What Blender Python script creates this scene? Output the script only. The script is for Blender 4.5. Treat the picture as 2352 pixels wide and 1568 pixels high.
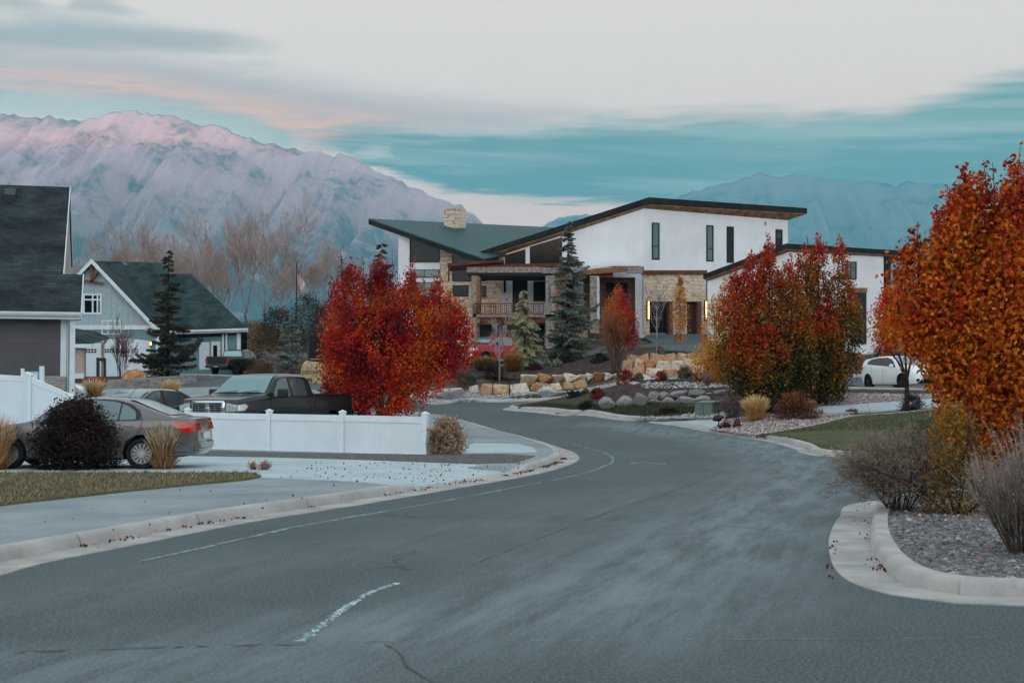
import bpy, bmesh, math, random
import numpy as np
from mathutils import Vector, Matrix, noise
random.seed(7)
rng = np.random.default_rng(7)
R = math.radians
for o in list(bpy.data.objects):
    bpy.data.objects.remove(o)
SC = bpy.context.scene
COL = SC.collection

# ---------------------------------------------------------------- camera
F = 3267.0            # focal length in the units of a 2352-wide picture (50 mm)
CX, CY, HZ, EYE = 1176.0, 784.0, 895.0, 1.65
PITCH = math.atan((HZ - CY) / F)
cam_d = bpy.data.cameras.new('camera'); cam = bpy.data.objects.new('camera', cam_d); COL.objects.link(cam)
cam.location = (0, 0, EYE); cam.rotation_euler = (math.pi / 2 + PITCH, 0, 0)
cam_d.lens = 50.0; cam_d.sensor_width = 36.0; cam_d.clip_start = 0.1; cam_d.clip_end = 80000
cam_d.dof.use_dof = True; cam_d.dof.focus_distance = 70; cam_d.dof.aperture_fstop = 4.5
SC.camera = cam

# ---------------------------------------------------------------- light
SUN_EL, SUN_ROT = R(3.0), R(180.0)
sun_d = bpy.data.lights.new('sun', 'SUN'); sun = bpy.data.objects.new('sun', sun_d); COL.objects.link(sun)
sun_d.energy = 5.0; sun_d.angle = R(0.5); sun_d.color = (1.0, 0.50, 0.30)
# the sun has just set behind the camera: its last rays rise and touch only the peaks
sun.rotation_euler = (R(90 + 6.75), 0, 0)
SC.view_settings.view_transform = 'Standard'; SC.view_settings.look = 'None'
SC.view_settings.exposure = 1.3; SC.view_settings.gamma = 1.0; SC.view_settings.use_curve_mapping = False
SC.cycles.use_denoising = True
SC.cycles.use_adaptive_sampling = True
SC.cycles.max_bounces = 8; SC.cycles.transparent_max_bounces = 12; SC.cycles.volume_bounces = 2
SC.cycles.sample_clamp_indirect = 6.0
SC.cycles.caustics_reflective = False; SC.cycles.caustics_refractive = False

def lin(r, g, b):
    f = lambda c: (c / 255 / 12.92) if c / 255 <= 0.04045 else ((c / 255 + 0.055) / 1.055) ** 2.4
    return (f(r), f(g), f(b))

world = bpy.data.worlds.new('World'); SC.world = world; world.use_nodes = True
class NT:
    """small helper to write node trees as expressions"""
    def __init__(s, tree): s.t = tree; s.n = tree.nodes; s.l = tree.links
    def node(s, typ, **kw):
        n = s.n.new(typ)
        for k, v in kw.items(): setattr(n, k, v)
        return n
    def put(s, sock, v):
        if isinstance(v, bpy.types.NodeSocket): s.l.new(v, sock)
        elif v is not None:
            if hasattr(sock.default_value, '__len__') and not hasattr(v, '__len__'): v = (v,) * len(sock.default_value)
            if hasattr(v, '__len__') and len(sock.default_value) == 4 and len(v) == 3: v = (*v, 1)
            sock.default_value = v
    def math(s, op, a, b=None, c=None, clamp=False):
        n = s.node('ShaderNodeMath', operation=op, use_clamp=clamp)
        for i, v in enumerate((a, b, c)):
            if v is not None: s.put(n.inputs[i], v)
        return n.outputs[0]
    def smooth(s, v, a, b, to0=0.0, to1=1.0):
        n = s.node('ShaderNodeMapRange', interpolation_type='SMOOTHSTEP')
        for i, x in enumerate((v, a, b, to0, to1)): s.put(n.inputs[i], x)
        return n.outputs[0]
    def mix(s, f, a, b, blend='MIX'):
        n = s.node('ShaderNodeMix', data_type='RGBA', blend_type=blend)
        s.put(n.inputs[0], f); s.put(n.inputs[6], a); s.put(n.inputs[7], b)
        return n.outputs[2]
    def noise(s, vec, scale=5, detail=4, rough=0.55, dist=0.0, dims='3D'):
        n = s.node('ShaderNodeTexNoise', noise_dimensions=dims)
        s.put(n.inputs['Vector'], vec); s.put(n.inputs['Scale'], scale); s.put(n.inputs['Detail'], detail)
        s.put(n.inputs['Roughness'], rough); s.put(n.inputs['Distortion'], dist)
        return n.outputs[0]
    def xyz(s, vec):
        n = s.node('ShaderNodeSeparateXYZ'); s.put(n.inputs[0], vec); return n.outputs
    def comb(s, x, y, z):
        n = s.node('ShaderNodeCombineXYZ')
        for i, v in enumerate((x, y, z)): s.put(n.inputs[i], v)
        return n.outputs[0]
    def mapping(s, vec, scale=(1, 1, 1), loc=(0, 0, 0), rot=(0, 0, 0)):
        n = s.node('ShaderNodeMapping'); s.put(n.inputs[0], vec); s.put(n.inputs['Scale'], scale)
        s.put(n.inputs['Location'], loc); s.put(n.inputs['Rotation'], rot)
        return n.outputs[0]
    def ramp(s, f, stops, interp='LINEAR'):
        n = s.node('ShaderNodeValToRGB'); cr = n.color_ramp; cr.interpolation = interp
        while len(cr.elements) < len(stops): cr.elements.new(0.5)
        for e, (p, c) in zip(cr.elements, stops):
            e.position = p; e.color = (*c, 1) if len(c) == 3 else c
        s.put(n.inputs[0], f); return n.outputs[0]
    def curve(s, f, pts):
        n = s.node('ShaderNodeFloatCurve'); c = n.mapping.curves[0]
        while len(c.points) < len(pts): c.points.new(0.5, 0.5)
        for p, (x, y) in zip(c.points, pts): p.location = (x, y)
        n.mapping.update(); s.put(n.inputs['Value'], f); return n.outputs[0]

def build_world():
    for n in list(world.node_tree.nodes): world.node_tree.nodes.remove(n)
    t = NT(world.node_tree)
    K = 0.1                                     # background strength
    tc = t.node('ShaderNodeTexCoord'); d = t.xyz(tc.outputs['Generated'])
    sky = t.node('ShaderNodeTexSky', sky_type='NISHITA')
    sky.sun_disc = False; sky.sun_elevation = SUN_EL; sky.sun_rotation = SUN_ROT
    sky.air_density = 1.0; sky.dust_density = 1.5; sky.ozone_density = 2.0; sky.altitude = 1400
    S = lambda rgb: tuple(c / K for c in lin(*rgb))
    az = t.math('ARCTAN2', d[0], d[1])          # 0 straight ahead of the street, + to the right
    el = t.math('ARCSINE', d[2])
    # normalised cloud coordinates: u 0..1 = picture width at the horizon, v 0..1 = 0..15.3 degrees up
    U0, U1, V1 = math.atan(-1176 / F), math.atan(1176 / F), math.atan(895 / F)
    u = t.math('DIVIDE', t.math('SUBTRACT', az, U0), U1 - U0)
    v = t.math('DIVIDE', el, V1)
    X = lambda px: (math.atan((px - 1176) / F) - U0) / (U1 - U0)
    Y = lambda py: math.atan((HZ - py) / F) / V1
    # high thin veil over the whole sky, warm to the right, cool overhead
    low = t.mix(t.smooth(u, 0.30, 0.95), S((236, 208, 201)), S((246, 200, 184)))
    veil = t.mix(t.smooth(v, 0.30, 0.95), low, S((207, 203, 206)))
    veil = t.mix(t.smooth(v, 1.1, 5.0), veil, tuple(0.85 * c for c in S(ZENITH)))
    fr = t.smooth(d[1], -0.55, 0.55)            # clear sky towards the sunken sun, veil on the other side
    glow = t.mix(t.smooth(v, 0.4, 4.5), tuple(c * 3.3 for c in S((240, 232, 230))), tuple(c * 1.0 for c in S((214, 238, 246))))
    west = t.mix(0.72, t.mix(1.0, sky.outputs[0], WEST, 'MULTIPLY'), glow)
    base = t.mix(t.math('MULTIPLY_ADD', fr, 0.85, 0.1), west, veil)
    cv = t.comb(t.math('MULTIPLY', u, 3.0), t.math('MULTIPLY', v, 9.0), 0.3)
    n1 = t.noise(cv, 1.6, 7, 0.60, 0.3)
    n2 = t.noise(t.mapping(cv, (1, 1.0, 1), (7, 3, 0)), 3.2, 6, 0.60, 0.4)
    nn = t.math('SUBTRACT', n1, 0.5); n22 = t.math('SUBTRACT', n2, 0.5)
    inview = t.smooth(t.math('ABSOLUTE', t.math('SUBTRACT', u, 0.5)), 0.55, 1.6, 1.0, 0.25)
    def band(top, bot, amp, s_top, s_bot, nz=nn):
        vt = t.curve(u, [(max(0, min(1, X(a))), Y(b)) for a, b in top])
        vb = t.curve(u, [(max(0, min(1, X(a))), Y(b)) for a, b in bot])
        vv = t.math('MULTIPLY_ADD', nz, amp, v)
        m1 = t.smooth(vv, t.math('SUBTRACT', vt, s_top), t.math('ADD', vt, s_top), 1.0, 0.0)
        m0 = t.smooth(vv, t.math('SUBTRACT', vb, s_bot), t.math('ADD', vb, s_bot), 0.0, 1.0)
        return t.math('MULTIPLY', t.math('MULTIPLY', m1, m0), inview)
    out = base
    # grey-lilac cloud, upper left
    mC = band([(0, 92), (200, 72), (420, 84), (560, 104), (640, 128), (700, 140), (2352, 140)],
              [(0, 150), (200, 140), (430, 128), (560, 122), (640, 118), (700, 60), (2352, 60)], 0.10, 0.03, 0.025)
    out = t.mix(t.math('MULTIPLY', mC, 0.9), out, S((156, 158, 170)))
    mC2 = band([(0, 30), (70, 44), (130, 52), (170, 26), (250, 26), (310, 50), (380, 56), (2352, 60)],
               [(0, 72), (70, 66), (130, 56), (170, 58), (250, 54), (310, 52), (380, 0), (2352, 0)], 0.06, 0.018, 0.018, n22)
    out = t.mix(t.math('MULTIPLY', mC2, 0.75), out, S((160, 160, 172)))
    mC3 = band([(0, 170), (540, 158), (590, 142), (640, 152), (700, 170), (2352, 170)],
               [(0, 150), (540, 152), (590, 154), (640, 150), (700, 90), (2352, 90)], 0.03, 0.008, 0.008, n22)
    out = t.mix(t.math('MULTIPLY', mC3, 0.5), out, S((188, 186, 190)))
    # pink and lilac band over the left mountain
    n3 = t.noise(t.mapping(cv, (1.3, 2.2, 1), (3, 9, 0)), 3.6, 6, 0.62, 0.5); n33 = t.math('SUBTRACT', n3, 0.5)
    mB = band([(0, 150), (250, 146), (450, 160), (800, 206), (1100, 244), (1320, 266), (1440, 292), (2352, 300)],
              [(0, 256), (300, 262), (540, 296), (760, 345), (900, 300), (1200, 288), (1400, 262), (2352, 200)], 0.06, 0.05, 0.03)
    belly = band([(0, 206), (250, 196), (500, 220), (800, 256), (1000, 276), (1200, 280), (2352, 300)],
                 [(0, 246), (250, 236), (500, 262), (760, 345), (900, 296), (1200, 240), (2352, 200)], 0.12, 0.035, 0.04, n33)
    belly = t.math('MULTIPLY', belly, t.smooth(t.math('MULTIPLY_ADD', n33, 0.8, n2), 0.34, 0.56, 0.3, 1.0))
    cB = t.mix(t.smooth(n3, 0.40, 0.62), S((166, 158, 174)), S((190, 178, 188)))
    cB = t.mix(belly, cB, S((232, 182, 164)))
    out = t.mix(t.math('MULTIPLY', mB, t.smooth(n33, -0.16, 0.04, 0.72, 0.98)), out, cB)
    mT = band([(0, 236), (120, 246), (260, 252), (520, 262), (640, 300), (700, 345), (2352, 350)],
              [(0, 300), (120, 300), (260, 300), (520, 330), (640, 360), (700, 290), (2352, 290)], 0.07, 0.02, 0.02, n22)
    out = t.mix(t.math('MULTIPLY', mT, 0.55), out, S((150, 186, 190)))
    # the big teal bank
    mA = band([(0, 420), (700, 330), (760, 308), (1200, 302), (1300, 288), (1900, 272), (2060, 272), (2130, 250), (2352, 218)],
              [(0, 400), (700, 332), (760, 340), (850, 385), (980, 432), (1200, 448), (1450, 470), (1700, 600), (2352, 640)], 0.13, 0.035, 0.016, t.math('MULTIPLY_ADD', n33, 0.5, t.math('MULTIPLY', nn, 0.7)))
    st = t.noise(t.comb(t.math('MULTIPLY', u, 1.6), t.math('MULTIPLY_ADD', u, 1.1, t.math('MULTIPLY', v, 9.5)), 2.0), 1.9, 4, 0.5)
    cA = t.mix(t.smooth(st, 0.42, 0.66), S((86, 126, 135)), S((142, 168, 174)))
    st2 = t.noise(t.comb(t.math('MULTIPLY', u, 2.6), t.math('MULTIPLY_ADD', u, 2.0, t.math('MULTIPLY', v, 15.0)), 5.0), 1.5, 5, 0.58, 0.6)
    cA = t.mix(t.math('MULTIPLY', t.smooth(st2, 0.48, 0.70, 0.0, 0.6), t.smooth(v, Y(250), Y(330), 0.35, 1.0)), cA, S((166, 186, 192)))
    cA = t.mix(t.smooth(n22, -0.1, 0.2, 0.0, 0.35), cA, S((92, 136, 148)))
    out = t.mix(t.math('MULTIPLY', mA, 0.97), out, cA)
    mP = band([(0, 520), (780, 520), (810, 350), (860, 338), (900, 348), (930, 520), (2352, 560)],
              [(0, 500), (780, 500), (810, 362), (860, 366), (900, 360), (930, 500), (2352, 500)], 0.08, 0.012, 0.012, n22)
    out = t.mix(t.math('MULTIPLY', mP, 0.7), out, S((205, 205, 208)))
    # pale strip of clear sky between the bank and the mountains
    mL = t.smooth(v, Y(462), Y(446), 1.0, 0.0)
    mL = t.math('MULTIPLY', mL, t.smooth(u, X(1700), X(1450)))
    lo = t.noise(t.mapping(cv, (0.7, 3.0, 1), (1, 8, 0)), 3, 4, 0.5)
    out = t.mix(t.math('MULTIPLY', mL, 0.0), out, S((212, 198, 198)))
    out = t.mix(t.math('MULTIPLY', t.smooth(d[1], -0.2, 0.6), t.smooth(v, 1.2, 2.6, 1.0, 0.0)), out, t.mix(1.0, out, (1.22, 0.96, 0.87), 'MULTIPLY'))
    bg = t.node('ShaderNodeBackground'); t.put(bg.inputs[0], out); bg.inputs[1].default_value = K * 0.5
    wo = t.node('ShaderNodeOutputWorld'); t.l.new(bg.outputs[0], wo.inputs[0])
ZENITH, WEST = (206, 244, 255), (15.5, 13.6, 12.6)
build_world()

# ---------------------------------------------------------------- helpers
def ray(px, py):
    c, s = math.cos(PITCH), math.sin(PITCH)
    a, b = (px - CX) / F, (CY - py) / F
    return Vector((a, c - b * s, s + b * c))
def P(px, py, D):
    """point at the distance D down the street that the camera sees in that direction"""
    d = ray(px, py); k = D / d.y
    return Vector((d.x * k, D, EYE + d.z * k))
# ---------------------------------------------------------------- terrain height
def _zc(px, py, D): return P(px, py, D)
CTRL = []
def ctl(px, py, D): p = P(px, py, D); CTRL.append((p.x, p.y, p.z))
def ctz(x, y, z): CTRL.append((x, y, z))
for x, y in [(-40, 0), (-15, 0), (0, 0), (15, 0), (40, 0), (-30, 15), (-8, 12), (0, 12), (6, 12), (20, 12), (40, 20), (-20, 25), (-8, 24), (0, 24), (6, 22), (14, 24),
             (-40, -40), (0, -40), (40, -40), (-12, 30), (-4, 30), (3, 30), (9, 30), (-12, 37), (-6, 36.5), (-2, 36), (2, 37), (5, 42), (16, 34), (30, 32)]:
    ctz(x, y, 0.0)
ctl(1935, 1047, 36); ctl(1740, 1005, 47); ctl(1640, 988, 53); ctl(1500, 967, 58); ctl(1330, 953, 64); ctl(1165, 940, 70)
ctl(1220, 1010, 45); ctl(1060, 970, 60); ctl(985, 956, 66); ctl(1000, 927, 77); ctl(1030, 920, 78.5)
ctl(1290, 916, 72); ctl(1400, 905, 74)
ctl(700, 900, 74); ctl(440, 892, 88); ctl(560, 857, 104); ctl(480, 859, 103); ctl(700, 862, 106); ctl(540, 850, 115); ctl(365, 866, 106); ctl(230, 880, 95); ctl(200, 905, 72)
ctl(100, 868, 106); ctl(-150, 868, 106)
ctz(-13, 42, 0.35); ctz(-9, 41, 0.15); ctz(-5, 40, 0.1); ctz(-15.5, 47, 0.95); ctz(-22, 46, 1.0); ctz(-30, 48, 1.1); ctz(-20, 56, 1.2)
ctl(650, 800, 140); ctl(560, 770, 170); ctl(760, 800, 135); ctl(300, 800, 180); ctl(900, 800, 130)
# lawn, boulder row, bed
ctl(1380, 934, 62.5); ctl(1560, 932, 61.5); ctl(1660, 942, 59); ctl(1280, 930, 67)
ctl(1400, 894, 65); ctl(1560, 886, 64.5); ctl(1680, 892, 63)
ctl(1500, 880, 74); ctl(1620, 876, 72)
# sandstone terraces
ctl(1100, 905, 80); ctl(1300, 900, 80); ctl(1440, 884, 77.5); ctl(1560, 870, 77.5)
ctl(1130, 860, 83.5); ctl(1300, 850, 83.5); ctl(1400, 848, 83.5)
ctl(1110, 848, 90); ctl(1250, 838, 88); ctl(1000, 850, 88)
ctl(1460, 812, 84); ctl(1600, 806, 84); ctl(1330, 822, 90)
ctl(1420, 790, 94); ctl(1540, 772, 98); ctl(1640, 772, 98); ctl(1250, 790, 97); ctl(1100, 800, 97)
ctl(1300, 775, 108); ctl(1700, 770, 108); ctl(1000, 790, 108)
# right side
ctl(1768, 948, 54); ctl(1890, 952, 54); ctl(2060, 944, 53); ctl(2200, 948, 50); ctl(1960, 1000, 43); ctl(2150, 1000, 41)
ctl(1955, 912, 60); ctl(2080, 902, 62); ctl(2200, 905, 62); ctl(1950, 895, 66.5); ctl(2080, 897, 67.5); ctl(2250, 900, 67)
ctl(1940, 868, 75); ctl(2110, 862, 77); ctl(2300, 870, 76); ctl(1990, 820, 92); ctl(2050, 780, 104); ctl(1900, 790, 100); ctl(2250, 790, 104)
ctz(60, 60, 1.5); ctz(70, 110, 7.5); ctz(90, 20, 0.3); ctz(-80, 50, 1.5); ctz(-80, 110, 4.0); ctz(-90, 0, 0); ctz(-60, 200, 9); ctz(0, 220, 9.5); ctz(70, 200, 9.5)
CA = np.array(CTRL)
_c2 = 6.0
def _phi(r2): return np.sqrt(r2 + _c2)
_n = len(CA)
_A = np.zeros((_n + 3, _n + 3))
_d2 = ((CA[:, None, :2] - CA[None, :, :2]) ** 2).sum(-1)
_A[:_n, :_n] = _phi(_d2) - np.eye(_n) * 0.25
_A[:_n, _n] = 1; _A[:_n, _n + 1:] = CA[:, :2] / 100; _A[_n, :_n] = 1; _A[_n + 1:, :_n] = CA[:, :2].T / 100
_wt = np.linalg.solve(_A, np.concatenate([CA[:, 2], np.zeros(3)]))
def gv(x, y):
    x = np.asarray(x, float); y = np.asarray(y, float); sh = x.shape
    X = x.ravel(); Y = y.ravel()
    xc = np.clip(X, -85, 85); yc = np.clip(Y, -38, 215)
    out = np.empty(len(X))
    for i in range(0, len(X), 4000):
        a, b = xc[i:i + 4000], yc[i:i + 4000]
        r2 = (a[:, None] - CA[None, :, 0]) ** 2 + (b[:, None] - CA[None, :, 1]) ** 2
        out[i:i + 4000] = _phi(r2) @ _wt[:_n] + _wt[_n] + (a * _wt[_n + 1] + b * _wt[_n + 2]) / 100
    # settle to the valley floor far from the street
    far = np.clip((np.hypot(X, Y - 60) - 150) / 300, 0, 1); far = far * far * (3 - 2 * far)
    lev = np.where(Y > 0, 9.0, 0.0) * np.clip(Y / 300, 0, 1)
    return (out * (1 - far) + lev * far).reshape(sh)
def g(x, y): return float(gv([x], [y])[0])
def W(px, py, off=0.0, D0=4.0, D1=200.0):
    """where the line of sight meets the terrain"""
    d = ray(px, py); D = np.concatenate([np.arange(D0, 60, 0.25), np.arange(60, D1, 0.5)])
    k = D / d.y; h = EYE + d.z * k - gv(d.x * k, D) - off
    idx = np.where((h[:-1] > 0) & (h[1:] <= 0))[0]
    if len(idx) == 0:
        i = int(np.argmin(np.abs(h))); Dm = D[i]
    else:
        i = idx[0]; Dm = D[i] + (D[i + 1] - D[i]) * h[i] / (h[i] - h[i + 1])
    return Vector((d.x * Dm / d.y, Dm, 0))
def G(px, D):
    """ground point at distance D in the direction px"""
    x = (px - CX) / F * D
    return Vector((x, D, g(x, D)))
# ---------------------------------------------------------------- materials
MATS = {}
def pmat(name, color, rough=0.7, spec=0.3, metal=0.0, var=0.15, vscale=3.0, bump=0.0, bscale=20.0, coat=0.0, extra=None, color2=None, detail=5):
    """principled material with a soft procedural variation of its own colour"""
    if name in MATS: return MATS[name]
    m = bpy.data.materials.new(name); m.use_nodes = True; t = NT(m.node_tree)
    b = m.node_tree.nodes['Principled BSDF']
    tc = t.node('ShaderNodeTexCoord'); vec = tc.outputs['Object']
    col = (*color, 1) if len(color) == 3 else color
    if var or color2:
        n = t.noise(vec, vscale, detail, 0.6)
        c2 = color2 if color2 else tuple(max(0, c * (1 - 2 * var)) for c in color[:3])
        c1 = color if color2 else tuple(min(1, c * (1 + var)) for c in color[:3])
        cc = t.mix(t.smooth(n, 0.3, 0.7), c2, c1)
    else: cc = None
    if extra: cc = extra(t, vec, cc if cc else col)
    if cc is not None: t.put(b.inputs['Base Color'], cc)
    else: b.inputs['Base Color'].default_value = col
    b.inputs['Roughness'].default_value = rough; b.inputs['Specular IOR Level'].default_value = spec
    b.inputs['Metallic'].default_value = metal; b.inputs['Coat Weight'].default_value = coat
    if coat: b.inputs['Coat Roughness'].default_value = 0.06
    if bump:
        bn = t.node('ShaderNodeBump'); bn.inputs['Strength'].default_value = bump; bn.inputs['Distance'].default_value = 0.02
        t.put(bn.inputs['Height'], t.noise(vec, bscale, 4, 0.65)); t.l.new(bn.outputs[0], b.inputs['Normal'])
    MATS[name] = m; return m
def emat(name, color, strength):
    m = bpy.data.materials.new(name); m.use_nodes = True; b = m.node_tree.nodes['Principled BSDF']
    b.inputs['Base Color'].default_value = (*color, 1); b.inputs['Emission Color'].default_value = (*color, 1)
    b.inputs['Emission Strength'].default_value = strength
    n = NT(m.node_tree); MATS[name] = m; return m
def leafmat(name, rough=0.6, trans=0.25, sat=1.0):
    """foliage: colour of each leaf comes from the 'tint' attribute, a little light passes through"""
    if name in MATS: return MATS[name]
    m = bpy.data.materials.new(name); m.use_nodes = True; t = NT(m.node_tree); b = m.node_tree.nodes['Principled BSDF']
    a = t.node('ShaderNodeAttribute', attribute_name='tint')
    n = t.noise(t.node('ShaderNodeTexCoord').outputs['Object'], 9, 2)
    c = t.mix(t.math('MULTIPLY', n, 0.25), a.outputs['Color'], (0.02, 0.012, 0.008))
    t.put(b.inputs['Base Color'], c); b.inputs['Roughness'].default_value = rough
    b.inputs['Specular IOR Level'].default_value = 0.2
    if trans:
        tr = t.node('ShaderNodeBsdfTranslucent'); t.put(tr.inputs[0], c)
        mx = t.node('ShaderNodeMixShader'); mx.inputs[0].default_value = trans
        t.l.new(b.outputs[0], mx.inputs[1]); t.l.new(tr.outputs[0], mx.inputs[2])
        t.l.new(mx.outputs[0], m.node_tree.nodes['Material Output'].inputs[0])
    MATS[name] = m; return m
def cells(scale, stops, edge=None, mapping=(1, 1, 1), jit=1.0):
    """extra(): every voronoi cell gets one colour of the ramp (stones, pebbles, ashlar)"""
    def f(t, vec, base):
        v = t.node('ShaderNodeTexVoronoi'); mp = t.mapping(vec, mapping); t.put(v.inputs['Vector'], mp); v.inputs['Scale'].default_value = scale
        v.inputs['Randomness'].default_value = jit
        c = t.ramp(t.xyz(v.outputs['Color'])[0], stops)
        n = t.noise(vec, scale * 3, 3)
        c = t.mix(t.math('MULTIPLY', n, 0.35), c, (0.04, 0.04, 0.04))
        if edge:
            v2 = t.node('ShaderNodeTexVoronoi', feature='DISTANCE_TO_EDGE'); t.put(v2.inputs['Vector'], mp); v2.inputs['Scale'].default_value = scale
            v2.inputs['Randomness'].default_value = jit
            c = t.mix(t.smooth(v2.outputs['Distance'], 0.0, edge), (0.05, 0.045, 0.04), c)
        return c
    return f
def boards(pitch, dark=0.45, axis=2, width=0.06):
    """extra(): shadow gaps between siding boards every `pitch` metres"""
    def f(t, vec, base):
        z = t.xyz(vec)[axis]
        fr = t.math('FRACT', t.math('DIVIDE', z, pitch))
        return t.mix(t.smooth(fr, 0.0, width, 1 - dark, 0.0), base, (0.0, 0.0, 0.0))
    return f
def shingles(t, vec, base):
    br = t.node('ShaderNodeTexBrick'); p = t.xyz(vec)
    t.put(br.inputs['Vector'], t.comb(p[0], t.math('MULTIPLY', p[2], 1.0), 0)); br.inputs['Scale'].default_value = 1.0
    br.inputs['Brick Width'].default_value = 0.32; br.inputs['Row Height'].default_value = 0.10; br.inputs['Mortar Size'].default_value = 0.007
    br.inputs['Color1'].default_value = (1, 1, 1, 1); br.inputs['Color2'].default_value = (0.55, 0.55, 0.55, 1); br.inputs['Mortar'].default_value = (0.3, 0.3, 0.3, 1)
    return t.mix(0.85, base, br.outputs[0], 'MULTIPLY')
def ashlar(stops, w=0.6, h=0.28):
    def f(t, vec, base):
        p = t.xyz(vec); 
        hn = t.noise(vec, 0.9, 2)
        uv = t.comb(t.math('ADD', p[0], p[1]), t.math('MULTIPLY_ADD', hn, 0.12, p[2]), 0)
        br = t.node('ShaderNodeTexBrick'); t.put(br.inputs['Vector'], uv); br.inputs['Scale'].default_value = 1.0
        br.inputs['Brick Width'].default_value = w; br.inputs['Row Height'].default_value = h; br.inputs['Mortar Size'].default_value = 0.012
        br.inputs['Color1'].default_value = (0, 0, 0, 1); br.inputs['Color2'].default_value = (1, 1, 1, 1); br.inputs['Mortar'].default_value = (0.5, 0.5, 0.5, 1)
        br.squash = 0.6; br.squash_frequency = 3
        v = t.node('ShaderNodeTexVoronoi'); t.put(v.inputs['Vector'], t.mapping(uv, (1 / w * 1.05, 1 / h * 1.02, 1))); v.inputs['Scale'].default_value = 1.0
        v.inputs['Randomness'].default_value = 0.6
        f1 = t.math('MULTIPLY_ADD', br.outputs[0], 0.55, t.math('MULTIPLY', t.xyz(v.outputs['Color'])[0], 0.45))
        c = t.ramp(f1, stops); n = t.noise(vec, 7, 4)
        c = t.mix(t.smooth(n, 0.35, 0.75, 0, 0.3), c, (0.1, 0.08, 0.06))
        return t.mix(t.math('MULTIPLY', br.outputs[1], 0.65), c, (0.10, 0.09, 0.08))
    return f

# ---------------------------------------------------------------- tagging, linking
def tag(o, label=None, cat=None, group=None, kind=None):
    if label: o['label'] = label
    if cat: o['category'] = cat
    if group: o['group'] = group
    if kind: o['kind'] = kind
    return o
def empty(name, loc=(0, 0, 0), rz=0.0, label=None, cat=None, group=None):
    o = bpy.data.objects.new(name, None); COL.objects.link(o); o.location = loc; o.rotation_euler = (0, 0, rz)
    o.empty_display_size = 0.2
    return tag(o, label, cat, group)
def copy_tree(o, parent=None):
    c = o.copy(); COL.objects.link(c); c.parent = parent
    for ch in o.children: copy_tree(ch, c)
    return c
def link_mesh(name, me, parent=None, mat=None, smooth=False):
    o = bpy.data.objects.new(name, me); COL.objects.link(o)
    if mat: 
        me.materials.clear(); me.materials.append(mat)
    if smooth:
        me.shade_smooth()
        if smooth != True: me.set_sharp_from_angle(angle=R(smooth))
    if parent: o.parent = parent
    return o
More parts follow.
